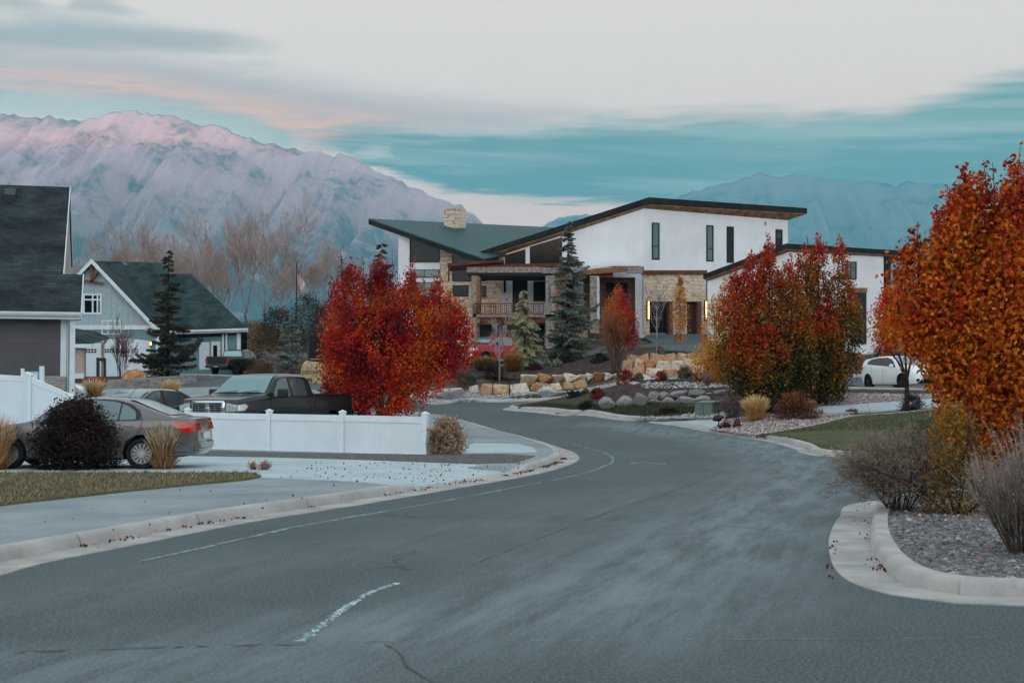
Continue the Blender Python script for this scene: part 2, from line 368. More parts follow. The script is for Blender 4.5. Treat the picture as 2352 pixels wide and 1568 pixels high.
class MB:
    """collects boxes, prisms, tubes ... and links them as ONE mesh object"""
    def __init__(s): s.v = []; s.f = []; s.mi = []
    def add(s, vs, fs, mi=0):
        b = len(s.v); s.v += [tuple(v) for v in vs]; s.f += [tuple(b + i for i in f) for f in fs]; s.mi += [mi] * len(fs); return s
    def box(s, x0, x1, y0, y1, z0, z1, mi=0):
        v = [(x, y, z) for x in (x0, x1) for y in (y0, y1) for z in (z0, z1)]
        return s.add(v, [(0, 1, 3, 2), (4, 6, 7, 5), (0, 4, 5, 1), (2, 3, 7, 6), (0, 2, 6, 4), (1, 5, 7, 3)], mi)
    def prism(s, pts, d, mi=0):
        """closed polygon of 3-D points pushed along the vector d"""
        n = len(pts); d = Vector(d); a = [Vector(p) for p in pts]; b = [p + d for p in a]
        nrm = sum(((a[i] - a[0]).cross(a[(i + 1) % n] - a[0]) for i in range(1, n - 1)), Vector())
        if nrm.dot(d) > 0: a.reverse(); b.reverse()
        fs = [tuple(range(n)), tuple(range(2 * n - 1, n - 1, -1))] + [(i, n + i, n + (i + 1) % n, (i + 1) % n) for i in range(n)]
        return s.add(a + b, fs, mi)
    def tube(s, pts, rad, n=6, cap=True, mi=0):
        pts = [Vector(p) for p in pts]
        if not hasattr(rad, '__len__'): rad = [rad] * len(pts)
        vs = []; fs = []; ref = Vector((0.3, 0.2, 1)).normalized()
        for i, p in enumerate(pts):
            d = (pts[min(i + 1, len(pts) - 1)] - pts[max(i - 1, 0)]).normalized()
            a = d.cross(ref if abs(d.dot(ref)) < 0.95 else Vector((1, 0, 0))).normalized(); b = d.cross(a)
            vs += [p + (a * math.cos(2 * math.pi * k / n) + b * math.sin(2 * math.pi * k / n)) * rad[i] for k in range(n)]
        for i in range(len(pts) - 1):
            for k in range(n): fs.append((i * n + k, i * n + (k + 1) % n, (i + 1) * n + (k + 1) % n, (i + 1) * n + k))
        if cap: fs += [tuple(range(n - 1, -1, -1)), tuple((len(pts) - 1) * n + k for k in range(n))]
        return s.add(vs, fs, mi)
    def lathe(s, prof, c=(0, 0, 0), axis='z', n=20, mi=0, cap=True):
        vs = []; fs = []
        for r, h in prof:
            for k in range(n):
                a = 2 * math.pi * k / n; u, w = r * math.cos(a), r * math.sin(a)
                p = {'z': (u, w, h), 'y': (u, h, w), 'x': (h, u, w)}[axis]
                vs.append((p[0] + c[0], p[1] + c[1], p[2] + c[2]))
        for i in range(len(prof) - 1):
            for k in range(n): fs.append((i * n + k, i * n + (k + 1) % n, (i + 1) * n + (k + 1) % n, (i + 1) * n + k))
        if cap: fs += [tuple(range(n)), tuple((len(prof) - 1) * n + k for k in range(n - 1, -1, -1))]
        return s.add(vs, fs, mi)
    def build(s, name, mat=None, parent=None, smooth=False, bevel=0, mats=None):
        me = bpy.data.meshes.new(name); me.from_pydata(s.v, [], s.f); me.update()
        bm = bmesh.new(); bm.from_mesh(me)
        if bevel: bmesh.ops.bevel(bm, geom=bm.edges[:], offset=bevel, segments=1, affect='EDGES', clamp_overlap=True)
        bmesh.ops.recalc_face_normals(bm, faces=bm.faces[:]); bm.to_mesh(me); bm.free()
        o = link_mesh(name, me, parent, mat, smooth)
        if mats:
            me.materials.clear()
            for m in mats: me.materials.append(m)
            if not bevel: me.polygons.foreach_set('material_index', s.mi)
        return o
def quads_mesh(name, V, mat, parent=None, tint=None, nv=4):
    """V: (n, nv, 3) array, one face each; tint: (n, 3) colour of each face"""
    n = len(V); me = bpy.data.meshes.new(name)
    me.vertices.add(n * nv); me.vertices.foreach_set('co', np.ascontiguousarray(V, dtype=np.float32).ravel())
    me.loops.add(n * nv); me.loops.foreach_set('vertex_index', np.arange(n * nv, dtype=np.int32))
    me.polygons.add(n); me.polygons.foreach_set('loop_start', np.arange(0, n * nv, nv, dtype=np.int32))
    me.update(calc_edges=True)
    if tint is not None:
        a = me.color_attributes.new('tint', 'FLOAT_COLOR', 'POINT')
        c = np.ones((n, nv, 4), np.float32); c[:, :, :3] = np.asarray(tint, np.float32)[:, None, :]; a.data.foreach_set('color', c.ravel())
    return link_mesh(name, me, parent, mat)

# ---------------------------------------------------------------- ground sheets
def crom(pts, step=0.5, closed=False):
    """smooth polyline through 2-D points"""
    p = [Vector(q[:2]) for q in pts]; out = []
    for i in range(len(p) - 1):
        a, b, c, d = p[max(i - 1, 0)], p[i], p[i + 1], p[min(i + 2, len(p) - 1)]
        n = max(2, int((c - b).length / step))
        for k in range(n):
            t = k / n
            out.append(0.5 * ((2 * b) + (c - a) * t + (2 * a - 5 * b + 4 * c - d) * t * t + (3 * b - a - 3 * c + d) * t ** 3))
    out.append(p[-1]); return out
def offset_line(L, d):
    out = []
    for i, p in enumerate(L):
        t = (L[min(i + 1, len(L) - 1)] - L[max(i - 1, 0)]).normalized()
        out.append(p + Vector((-t.y, t.x)) * d)
    return out
DIPS = []      # dropped kerbs at driveways: (a, b, low, reach)
def rise(x, y):
    """how far a dropped kerb lets the land sink, as a factor 0..1 (vectorised)"""
    x = np.asarray(x, float); y = np.asarray(y, float); f = np.ones_like(x)
    for a, b, low, reach in DIPS:
        d = np.array([b[0] - a[0], b[1] - a[1]]); L2 = (d ** 2).sum()
        t = np.clip(((x - a[0]) * d[0] + (y - a[1]) * d[1]) / L2, 0, 1)
        q = np.hypot(x - a[0] - t * d[0], y - a[1] - t * d[1])
        f = np.minimum(f, low + (1 - low) * np.clip(q / reach, 0, 1))
    return f
def _clip(poly, ax, c, keep_hi):
    out = []
    for i, p in enumerate(poly):
        q = poly[(i + 1) % len(poly)]; pi = (p[ax] >= c) == keep_hi or p[ax] == c; qi = (q[ax] >= c) == keep_hi or q[ax] == c
        if pi: out.append(p)
        if pi != qi:
            t = (c - p[ax]) / (q[ax] - p[ax]); r = [p[0] + (q[0] - p[0]) * t, p[1] + (q[1] - p[1]) * t]; r[ax] = c; out.append(tuple(r))
    return out
def sheet(name, poly, off, mat, step=1.0, skirt=0.2, kind='structure', dip=False):
    """a polygon draped over the terrain, `off` above it, with a skirt down into the ground"""
    from mathutils.geometry import tessellate_polygon
    pts = []
    for p in poly:
        if not pts or math.hypot(p[0] - pts[-1][0], p[1] - pts[-1][1]) > 0.03: pts.append((float(p[0]), float(p[1])))
    if sum(pts[i - 1][0] * p[1] - p[0] * pts[i - 1][1] for i, p in enumerate(pts)) < 0: pts.reverse()
    idx = {}; vs = []; fs = []
    def vid(p):
        k = (round(p[0], 4), round(p[1], 4))
        if k not in idx: idx[k] = len(vs); vs.append(k)
        return idx[k]
    for tri in tessellate_polygon([[Vector((p[0], p[1], 0)) for p in pts]]):
        T = [pts[i] for i in tri]
        if (T[1][0] - T[0][0]) * (T[2][1] - T[0][1]) - (T[1][1] - T[0][1]) * (T[2][0] - T[0][0]) < 0: T.reverse()
        x0 = math.floor(min(p[0] for p in T) / step); x1 = math.ceil(max(p[0] for p in T) / step)
        for ix in range(x0, x1):
            c = _clip(_clip(T, 0, ix * step + 0.0013, True), 0, (ix + 1) * step + 0.0013, False)
            if len(c) < 3: continue
            for iy in range(math.floor(min(p[1] for p in c) / step) - 1, math.ceil(max(p[1] for p in c) / step) + 1):
                q = _clip(_clip(c, 1, iy * step + 0.0017, True), 1, (iy + 1) * step + 0.0017, False)
                f = []
                for p in q:
                    i = vid(p)
                    if i not in f: f.append(i)
                if len(f) >= 3: fs.append(tuple(f))
    # boundary edges before the skirt
    cnt = {}
    for f in fs:
        for i, a in enumerate(f):
            b = f[(i + 1) % len(f)]; k = (min(a, b), max(a, b)); cnt[k] = cnt.get(k, 0) + 1
    arr = np.array(vs); z = gv(arr[:, 0], arr[:, 1]) + (off * (rise(arr[:, 0], arr[:, 1]) if dip else 1))
    V = [(x, y, h) for (x, y), h in zip(vs, z)]; nf = len(fs)
    if skirt:
        low = {}
        for (a, b), n in cnt.items():
            if n == 1:
                for q in (a, b):
                    if q not in low: low[q] = len(V); V.append((V[q][0], V[q][1], V[q][2] - skirt))
                fs.append((a, b, low[b], low[a]))
    me = bpy.data.meshes.new(name); me.from_pydata(V, [], fs); me.update()
    me.polygons.foreach_set('use_smooth', [i < nf for i in range(len(fs))]); me.set_sharp_from_angle(angle=R(50))
    return tag(link_mesh(name, me, None, mat), kind=kind)
def strip(name, L, prof, mat, dip=False, kind='structure', joints=None, parent=None):
    """sweeps the (across, up) profile along the ground line L; `up` follows the dropped kerbs"""
    vs = []; fs = []; n = len(prof)
    lines = [offset_line(L, a) for a, _ in prof]
    for k, (a, h) in enumerate(prof):
        xy = np.array([(p.x, p.y) for p in lines[k]]); base = gv(xy[:, 0], xy[:, 1])
        hh = h * (rise(xy[:, 0], xy[:, 1]) if (dip and h > 0) else 1)
        vs.append([(x, y, z) for (x, y), z in zip(xy, base + hh)])
    flat = [vs[k][i] for i in range(len(L)) for k in range(n)]
    for i in range(len(L) - 1):
        for k in range(n - 1): fs.append((i * n + k, i * n + k + 1, (i + 1) * n + k + 1, (i + 1) * n + k))
    me = bpy.data.meshes.new(name); me.from_pydata(flat, [], fs); me.update()
    bm = bmesh.new(); bm.from_mesh(me); bmesh.ops.recalc_face_normals(bm, faces=bm.faces[:])
    if sum(f.normal.z for f in bm.faces) < 0:
        for f in bm.faces: f.normal_flip()
    bm.to_mesh(me); bm.free()
    o = link_mesh(name, me, parent, mat, 40)
    return tag(o, kind=kind)
def WP(pts, off=0.0): return [W(x, y, off).to_2d() for x, y in pts]
# ---------------------------------------------------------------- the ground and its surfaces
def gs(pos): return pos
M_dirt = pmat('dry_earth', (0.115, 0.095, 0.078), 0.95, 0.1, var=0.3, vscale=0.6, bump=0.4, bscale=9)
def ground_mesh():
    def axis(lo, hi, s, a0, a1):
        a = list(np.arange(lo, hi + 0.01, s)); d = s; q = hi
        while q + d * 1.35 < a1: d *= 1.35; q += d; a.append(q)
        a.append(a1); d = s; q = lo
        while q - d * 1.35 > a0: d *= 1.35; q -= d; a.insert(0, q)
        a.insert(0, a0)
        return np.array(a)
    xs = axis(-50, 50, 1.6, -7900, 7900); ys = axis(-10, 150, 1.6, -2500, 10400)
    X, Y = np.meshgrid(xs, ys); Z = gv(X, Y) - 0.09
    nx, ny = len(xs), len(ys)
    v = np.stack([X, Y, Z], -1).reshape(-1, 3)
    i = np.arange(ny - 1)[:, None] * nx + np.arange(nx - 1)[None, :]; i = i.ravel()
    f = np.stack([i, i + 1, i + 1 + nx, i + nx], -1)
    me = bpy.data.meshes.new('ground'); me.from_pydata(v.tolist(), [], f.tolist()); me.update()
    tag(link_mesh('ground', me, None, M_dirt, True), kind='structure')
ground_mesh()

# kerb lines, seen in the picture and carried on where things hide them
KL = [(-9.2, 2.0), (-6.6, 8.0)] + WP([(-200, 1339), (0, 1292), (250, 1245), (500, 1198), (750, 1160), (985, 1122), (1180, 1089), (1255, 1070), (1284, 1058), (1289, 1049), (1275, 1037), (1229, 1020), (1150, 997), (1080, 976), (1030, 963)]) \
     + [Vector((-4.6, 67)), Vector((-8.5, 73)), Vector((-17, 81)), Vector((-29, 88)), Vector((-48, 93))]
KL = crom(KL, 0.4)
KR = [Vector((14, 9.2)), Vector((8, 10.4))] + WP([(2352, 1374), (2200, 1366), (2095, 1347), (2033, 1312), (2003, 1262), (1998, 1225), (2008, 1190)]) + [Vector((5.4, 20.5)), Vector((7.5, 22.3)), Vector((12, 23.2)), Vector((26, 23.6)), Vector((45, 23.6))]
KR = crom(KR, 0.3)
KC = [Vector((45, 31.5)), Vector((22, 31.8)), Vector((13, 32.6))] + WP([(1935, 1048), (1840, 1027), (1740, 1007), (1640, 989), (1500, 968), (1400, 958), (1280, 948), (1190, 941.5)]) + [Vector((-0.15, 70.4)), Vector((0.5, 71.0)), Vector((2.4, 70.6)), Vector((5, 70.2)), Vector((9, 70))]
KC = crom(KC, 0.4)
KN = [Vector((-45, 111)), Vector((-30, 106)), Vector((-21, 99)), Vector((-12, 88.5)), Vector((-7.0, 81.5))] + WP([(985, 928), (1060, 922)]) + [Vector((-0.9, 77.6)), Vector((1.5, 77.2)), Vector((3, 76.9)), Vector((9, 76.5))]
KN = crom(KN, 0.5)
# dropped kerbs: driveway of the near house, driveway across from it
a, b = WP([(990, 1120), (1185, 1088)]); DIPS.append((tuple(a), tuple(b), 0.14, 1.3))
a, b = WP([(1515, 970), (1625, 987)]); DIPS.append((tuple(a), tuple(b), 0.12, 1.6))

# ---- asphalt road with worn lighter wheel tracks, seams and patches
def road_mat():
    m = bpy.data.materials.new('asphalt'); m.use_nodes = True; t = NT(m.node_tree); b = m.node_tree.nodes['Principled BSDF']
    pos = t.node('ShaderNodeTexCoord').outputs['Object']
    big = t.noise(pos, 0.22, 5, 0.62, 0.6); mid = t.noise(t.mapping(pos, (1, 0.45, 1)), 1.3, 5, 0.65); fine = t.noise(pos, 42, 3, 0.75)
    c = t.mix(t.smooth(big, 0.30, 0.70), lin(48, 56, 58), lin(67, 75, 77))
    c = t.mix(t.smooth(mid, 0.35, 0.78, 0, 0.40), c, lin(52, 60, 63))
    c = t.mix(t.smooth(t.noise(pos, 11, 5, 0.75), 0.45, 0.7, 0, 0.5), c, lin(48, 55, 58))
    w = t.node('ShaderNodeAttribute', attribute_name='wear').outputs['Fac']
    wn = t.math('MULTIPLY', w, t.smooth(t.noise(t.mapping(t.mapping(pos, rot=(0, 0, 0.27)), (2.6, 0.34, 1)), 1.1, 8, 0.74, 0.1), 0.30, 0.66))
    c = t.mix(t.math('MULTIPLY', wn, 0.58, clamp=True), c, lin(140, 152, 154))
    c = t.mix(t.smooth(fine, 0.42, 0.72, 0.0, 0.55), c, lin(142, 150, 152))
    c = t.mix(t.smooth(t.noise(pos, 90, 2, 0.8), 0.55, 0.68, 0.0, 0.6), c, lin(30, 34, 36))
    # hairline cracks
    vo = t.node('ShaderNodeTexVoronoi', feature='DISTANCE_TO_EDGE'); vo.inputs['Scale'].default_value = 0.16
    wob = t.node('ShaderNodeMix', data_type='VECTOR')
    nz = t.node('ShaderNodeTexNoise'); t.put(nz.inputs['Vector'], pos); nz.inputs['Scale'].default_value = 1.2
    mxv = t.node('ShaderNodeVectorMath', operation='MULTIPLY_ADD'); t.put(mxv.inputs[0], nz.outputs['Color']); mxv.inputs[1].default_value = (1.6, 1.6, 0); t.put(mxv.inputs[2], pos)
    t.put(vo.inputs['Vector'], mxv.outputs[0])
    ck = t.math('MULTIPLY', t.smooth(vo.outputs['Distance'], 0.0, 0.006, 1, 0), t.smooth(t.noise(pos, 0.5, 2), 0.52, 0.62))
    c = t.mix(t.math('MULTIPLY', ck, 0.6), c, lin(35, 38, 40))
    t.put(b.inputs['Base Color'], c); b.inputs['Roughness'].default_value = 0.82; b.inputs['Specular IOR Level'].default_value = 0.35
    bn = t.node('ShaderNodeBump'); bn.inputs['Strength'].default_value = 0.55; bn.inputs['Distance'].default_value = 0.006
    t.put(bn.inputs['Height'], t.noise(pos, 70, 3, 0.8)); t.l.new(bn.outputs[0], b.inputs['Normal'])
    MATS['asphalt'] = m; return m
M_road = road_mat()
road = sheet('road', [(-11, -25), (50, -25), (50, 36), (13, 36), (12, 45), (9, 60), (5, 71.5), (9, 71.5), (9, 76.2), (4, 76.6), (0, 77.5), (-6.5, 81), (-12, 88), (-21, 98.5), (-30, 105.5), (-45, 110), (-48, 93.5), (-29, 88.5), (-17, 81.6), (-8.7, 73.5), (-4.8, 67.4), (-3.5, 60), (-1.5, 52), (-0.6, 44), (-1, 38), (-4, 30), (-6, 20), (-9, 9)], 0.0, M_road, 0.8)
def wear_attr(o, paths):
    me = o.data; n = len(me.vertices); co = np.empty(n * 3, np.float32); me.vertices.foreach_get('co', co); co = co.reshape(-1, 3)
    w = np.zeros(n)
    for pts, half, amt in paths:
        L = crom(pts, 0.8); q = np.full(n, 1e9)
        for a, b in zip(L[:-1], L[1:]):
            d = b - a; t = np.clip(((co[:, 0] - a.x) * d.x + (co[:, 1] - a.y) * d.y) / max(d.length_squared, 1e-9), 0, 1)
            q = np.minimum(q, np.hypot(co[:, 0] - a.x - t * d.x, co[:, 1] - a.y - t * d.y))
        w = np.maximum(w, amt * np.clip(1 - q / half, 0, 1) ** 0.8)
    at = me.attributes.new('wear', 'FLOAT', 'POINT'); at.data.foreach_set('value', w.astype(np.float32))
wear_attr(road, [(WP([(1300, 1420), (1500, 1310), (1700, 1200), (1820, 1120), (1840, 1070), (1760, 1030), (1600, 1000), (1400, 975)]), 1.9, 1.0),
                 (WP([(900, 1450), (1250, 1395), (1560, 1380)]), 1.5, 1.0),
                 (WP([(0, 1545), (300, 1530), (620, 1530)]), 1.3, 0.9),
                 (WP([(1770, 1310), (1735, 1275), (1800, 1225), (1900, 1130), (1950, 1085)]), 0.9, 0.8),
                 (WP([(100, 1380), (600, 1290), (1100, 1220), (1500, 1120)]), 1.2, 0.35)])
M_seal = pmat('old_sealant', lin(124, 140, 142), 0.85, 0.3, var=0.35, vscale=6)
M_tar = pmat('tar_seam', lin(48, 54, 57), 0.6, 0.4, var=0.3, vscale=4)
def ragged(L, w, seed, broken=0.0):
    """irregular painted or worn line on the road, as flat little sheets"""
    rnd = random.Random(seed); vs = []; fs = []
    for i, p in enumerate(L):
        t = (L[min(i + 1, len(L) - 1)] - L[max(i - 1, 0)]).normalized(); nrm = Vector((-t.y, t.x))
        a = p + nrm * (w * (0.5 + rnd.uniform(-.3, .4)) + rnd.uniform(-.3, .3) * w); b = p - nrm * (w * (0.5 + rnd.uniform(-.3, .4)))
        vs += [(a.x, a.y, g(a.x, a.y) + 0.004), (b.x, b.y, g(b.x, b.y) + 0.004)]
        if i and rnd.random() > broken: k = 2 * i; fs.append((k - 2, k - 1, k + 1, k))
    return vs, fs
def mark(name, lines, mat):
    mb = MB()
    for L, w, sd, br in lines: mb.add(*ragged(L, w, sd, br))
    return tag(mb.build(name, mat), kind='structure')
edge = offset_line(KL, -1.25)
i0 = min(range(len(edge)), key=lambda i: (edge[i] - Vector(WP([(250, 1300)])[0])).length); i1 = min(range(len(edge)), key=lambda i: (edge[i] - Vector((1.0, 44))).length)
mark('road_edge_line', [(crom(edge[i0:i1:3], 0.35), 0.06, 3, 0.12)], M_seal)
mark('road_scuff', [(crom(WP([(688, 1474), (735, 1440), (790, 1398), (850, 1362), (915, 1338)]), 0.035), 0.05, 5, 0.15), (crom(WP([(692, 1471), (742, 1436), (798, 1396), (856, 1359), (900, 1342)]), 0.03), 0.03, 6, 0.35),
                    (crom(WP([(1448, 1064), (1480, 1062), (1530, 1066)]), 0.1), 0.05, 10, 0.2)], pmat('pale_scuff', lin(168, 186, 188), .85, .3, var=.25, vscale=9))
mark('road_seam', [(crom(WP([(-20, 1497), (300, 1484), (700, 1476), (1300, 1470), (1800, 1468), (2380, 1462)]), 0.12), 0.010, 11, 0.3)], M_seal)
mark('road_crack', [(crom(WP([(885, 1480), (920, 1500), (935, 1530), (1010, 1575)]), 0.05), 0.016, 12, 0.1), (crom(WP([(730, 1185), (1150, 1188), (1400, 1192), (1640, 1205), (1800, 1220), (1880, 1216)]), 0.2), 0.016, 13, 0.2),
                    (crom(WP([(1100, 1290), (1400, 1175), (1620, 1100), (1660, 1070), (1600, 1040)]), 0.2), 0.014, 14, 0.35), (crom(WP([(-10, 1500), (420, 1486), (700, 1480)]), 0.06), 0.016, 15, 0.4)], M_tar)

# ---- kerbs and gutters
def conc(t, vec, base):
    n = t.noise(vec, 2.2, 6, 0.7); s = t.smooth(n, 0.56, 0.74, 0, 0.45)
    c = t.mix(s, base, lin(96, 92, 90)); f = t.noise(vec, 60, 2, 0.8)
    return t.mix(t.smooth(f, 0.4, 0.8, 0, 0.25), c, lin(205, 205, 203))
M_kerb = pmat('kerb_concrete', lin(172, 163, 158), 0.85, 0.25, var=0.10, vscale=1.2, bump=0.25, bscale=40, extra=conc)
M_gut = pmat('gutter_concrete', lin(166, 157, 153), 0.85, 0.25, var=0.14, vscale=1.6, bump=0.25, bscale=40, extra=conc)
M_walk = pmat('pavement_concrete', lin(132, 138, 141), 0.85, 0.25, var=0.12, vscale=0.7, bump=0.2, bscale=35, extra=conc)
M_drive = pmat('driveway_concrete', lin(172, 180, 182), 0.85, 0.25, var=0.07, vscale=0.8, bump=0.2, bscale=35, extra=conc)
KP = [(0.0, 0.0), (0.02, 0.085), (0.045, 0.122), (0.075, 0.134), (0.20, 0.136), (0.205, -0.1)]
GP = [(-0.44, -0.02), (-0.438, 0.010), (-0.05, 0.005), (0.004, 0.008)]
for nm, L, sgn, gut in (('kerb', KL, 1, GP), ('kerb', KR, -1, GP), ('kerb', KC, -1, [(-0.30, -0.02), (-0.298, 0.010), (0.004, 0.008)]), ('kerb', KN, 1, None)):
    strip('kerb', L, [(a * sgn, h) for a, h in KP], M_kerb, dip=True)
    if gut: strip('gutter', L, [(a * sgn, h) for a, h in gut], M_gut)
def kerb_joints(L, sgn, i0, i1, every):
    mb = MB(); acc = 0.0
    for i in range(max(1, i0), min(i1, len(L) - 1)):
        acc += (L[i] - L[i - 1]).length
        if acc < every: continue
        acc = 0; t = (L[i + 1] - L[i - 1]).normalized(); n = Vector((-t.y, t.x)) * sgn; b = L[i]; vs = []
        f = float(rise([b.x], [b.y])[0])
        if f < .97: continue
        for a, h in [(-.43, .013), (.0, .012)] + [(q, w * f + .003) for q, w in KP[1:5]]:
            for s in (-.005, .005): p = b + n * (a - .003) + t * s; vs.append((p.x, p.y, g(p.x, p.y) + h))
        mb.add(vs, [(2 * k, 2 * k + 1, 2 * k + 3, 2 * k + 2) for k in range(5)])
    tag(mb.build('kerb_joints', pmat('dark_joint', lin(96, 90, 87), .9, .1, var=.1)), kind='structure')  # thin dark lines across kerb and gutter at each joint
kerb_joints(KL, 1, 3, 190, 2.4); kerb_joints(KR, -1, 34, 90, 2.4)
# ---- land behind the kerbs
bk = lambda L, d: [tuple(p) for p in offset_line(L, d)]
lotL = bk(KL, 0.19)[::2]
sheet('pavement', lotL + [(-60, 93), (-60, -10), (-14, -10), (-10.5, 0)], 0.125, M_walk, 1.0, 0.25, dip=True)
def grass_col(a, b, c):
    def f(t, vec, base):
        n = t.noise(vec, 0.9, 5, 0.7); n2 = t.noise(t.mapping(vec, (1, 0.5, 1)), 14, 4, 0.8); n3 = t.noise(vec, 55, 2, 0.8)
        k = t.mix(t.smooth(n, 0.3, 0.7), a, b); k = t.mix(t.smooth(n2, 0.35, 0.7, 0, 0.6), k, c)
        return t.mix(t.smooth(n3, 0.4, 0.75, 0, 0.5), k, tuple(x * 0.45 for x in a))
    return f
M_lawn = pmat('dormant_lawn', (0.13, 0.125, 0.07), 0.95, 0.1, var=0, bump=1.0, bscale=50, extra=grass_col(lin(92, 90, 66), lin(118, 110, 84), lin(140, 126, 100)))
M_lawn2 = pmat('green_lawn', (0.06, 0.08, 0.04), 0.95, 0.1, var=0, bump=1.0, bscale=40, extra=grass_col(lin(52, 60, 40), lin(66, 70, 50), lin(92, 90, 66)))
M_lawn3 = pmat('fading_lawn', (0.08, 0.09, 0.05), 0.95, 0.1, var=0, bump=1.0, bscale=40, extra=grass_col(lin(66, 72, 48), lin(88, 88, 62), lin(112, 104, 80)))
lawn_edge = [(-60, 1172), (0, 1161), (300, 1128), (450, 1113), (560, 1103), (600, 1095)]
LE = crom(WP([(-500, 1200)] + lawn_edge, 0.13), 0.4)
lawn_back = WP([(575, 1089), (300, 1089), (0, 1089), (-200, 1090)], 0.13)
sheet('lawn', [tuple(p) for p in LE] + [tuple(p) for p in lawn_back] + [(-27, 27.9), (-27, 18.6)], 0.165, M_lawn, 0.8, 0.08)
KLb = offset_line(KL, 0.21); _j = [min(range(len(KLb)), key=lambda i: (KLb[i] - q).length) for q in WP([(992, 1119), (1182, 1088)])]
drv = WP([(-250, 1089), (0, 1089), (600, 1096), (720, 1101), (900, 1107), (965, 1110)], 0.13) + [tuple(p) for p in KLb[min(_j):max(_j) + 1]] + WP([(1170, 1078), (1130, 1068), (800, 1055), (480, 1046), (200, 1040), (-250, 1035)], 0.13)
sheet('driveway', [tuple(p) for p in drv], 0.131, M_drive, 0.5, 0.16, dip=True)
M_grav = pmat('dark_gravel', lin(96, 90, 88), 0.95, 0.15, var=0, bump=1.0, bscale=30, extra=cells(22, [(0, lin(70, 66, 66)), (.5, lin(108, 100, 98)), (1, lin(140, 132, 130))], 0.05))
sheet('gravel_strip', [tuple(p) for p in WP([(440, 1047), (620, 1050), (850, 1056), (1080, 1064), (1185, 1062), (1230, 1047), (1150, 1042), (1060, 1044), (985, 1044), (700, 1040), (440, 1034)], 0.13)], 0.137, M_grav, 0.8, 0.05)
sheet('concrete_strip', [tuple(p) for p in WP([(1052, 1041), (1235, 1038), (1222, 1026), (1190, 1019), (1068, 1018)], 0.13)], 0.134, M_drive, 0.8, 0.05)
# ---- corner bed, right foreground
M_peb = pmat('corner_pebbles', lin(110, 108, 108), 0.9, 0.2, var=0, bump=0.8, bscale=25, extra=cells(20, [(0, lin(66, 74, 78)), (.35, lin(98, 100, 104)), (.7, lin(140, 128, 128)), (1, lin(170, 156, 154))], 0.06))
sheet('corner_bed', [tuple(p) for p in offset_line(KR, -0.19)[::2]] + [(60, 23), (60, 9), (20, 8.8)], 0.115, M_peb, 1.0, 0.25)
# ---- lawn island, gravel and driveway apron across the road
M_mulch = pmat('bark_mulch', lin(74, 60, 55), 0.95, 0.1, var=0.3, vscale=4, bump=1.0, bscale=14)
M_white = pmat('pale_cobbles', lin(170, 162, 160), 0.9, 0.2, var=0, bump=1.0, bscale=12, extra=cells(9, [(0, lin(120, 112, 112)), (.5, lin(168, 158, 156)), (1, lin(200, 194, 192))], 0.08))
M_pink = pmat('pink_gravel', lin(160, 132, 126), 0.9, 0.2, var=0, bump=1.0, bscale=14, extra=cells(12, [(0, lin(120, 92, 90)), (.5, lin(165, 138, 132)), (1, lin(200, 184, 178))], 0.07))
sheet('garden_bed', [tuple(p) for p in offset_line(KC, -0.19)[::2]] + [(9.5, 70.5), (16, 70), (20, 62), (30, 60), (60, 59), (60, 31)], 0.118, M_mulch, 1.0, 0.25, dip=True)
KCb = offset_line(KC, -0.21)
def kc_part(p0, p1):
    j = [min(range(len(KCb)), key=lambda i: (KCb[i] - q).length) for q in WP([p0, p1])]
    return [tuple(p) for p in KCb[min(j):max(j) + 1]]
isl = kc_part((1195, 942), (1495, 967))
sheet('lawn', isl + [tuple(p) for p in WP([(1190, 936), (1240, 926), (1300, 918), (1345, 913), (1378, 926), (1560, 930), (1612, 936), (1600, 950), (1560, 958), (1500, 960)], 0.13)], 0.165, M_lawn2, 0.9, 0.08)
apr = kc_part((1500, 968), (1640, 989))
sheet('driveway_apron', apr + [tuple(p) for p in WP([(1490, 963), (1560, 961), (1665, 960), (1655, 968), (1628, 982)], 0.13)], 0.128, M_drive, 0.6, 0.05, dip=True)
sheet('cobble_border', [tuple(p) for p in WP([(1455, 960), (1490, 962.5), (1560, 960.5), (1665, 959.5), (1690, 948), (1600, 948), (1560, 956), (1500, 958)], 0.13)], 0.15, M_white, 0.7, 0.08)
kb = kc_part((1640, 990), (1744, 1008))
sheet('gravel_bed', kb + [tuple(p) for p in WP([(1632, 984), (1668, 962), (1760, 952), (1895, 948), (1960, 953), (1860, 980), (1795, 991), (1742, 1001)], 0.13)], 0.140, M_pink, 0.8, 0.08)
kb = kc_part((1742, 1008), (1935, 1048))
l2 = WP([(1737, 1001.5), (1797, 991.5), (1862, 980.5), (1960, 957), (2040, 952), (2150, 942)], 0.13)
sheet('lawn', kb + [(12, 32.9), (20, 32.2), (34, 32), (34, 47)] + [tuple(p) for p in l2[::-1]], 0.160, M_lawn3, 0.9, 0.08)
strip('mow_kerb', crom([l2[0].lerp(l2[1], .25)] + l2[1:], 0.5), [(0.07, 0.1), (0.07, 0.19), (-0.07, 0.19), (-0.07, 0.1)], M_kerb)
sheet('footpath', [tuple(p) for p in WP([(1868, 950), (1905, 953), (1962, 950), (2060, 945), (2140, 939), (2352, 930), (2400, 915), (2160, 918), (2050, 926), (1940, 934), (1868, 938)], 0.1)], 0.175, M_drive, 0.8, 0.1)
sheet('cobble_bed', [tuple(p) for p in WP([(1868, 936), (1940, 932), (2050, 924), (2160, 916), (2400, 913), (2400, 906), (2240, 908), (2080, 909), (1960, 905), (1868, 910)], 0.1)], 0.165, M_pink, 0.8, 0.1)
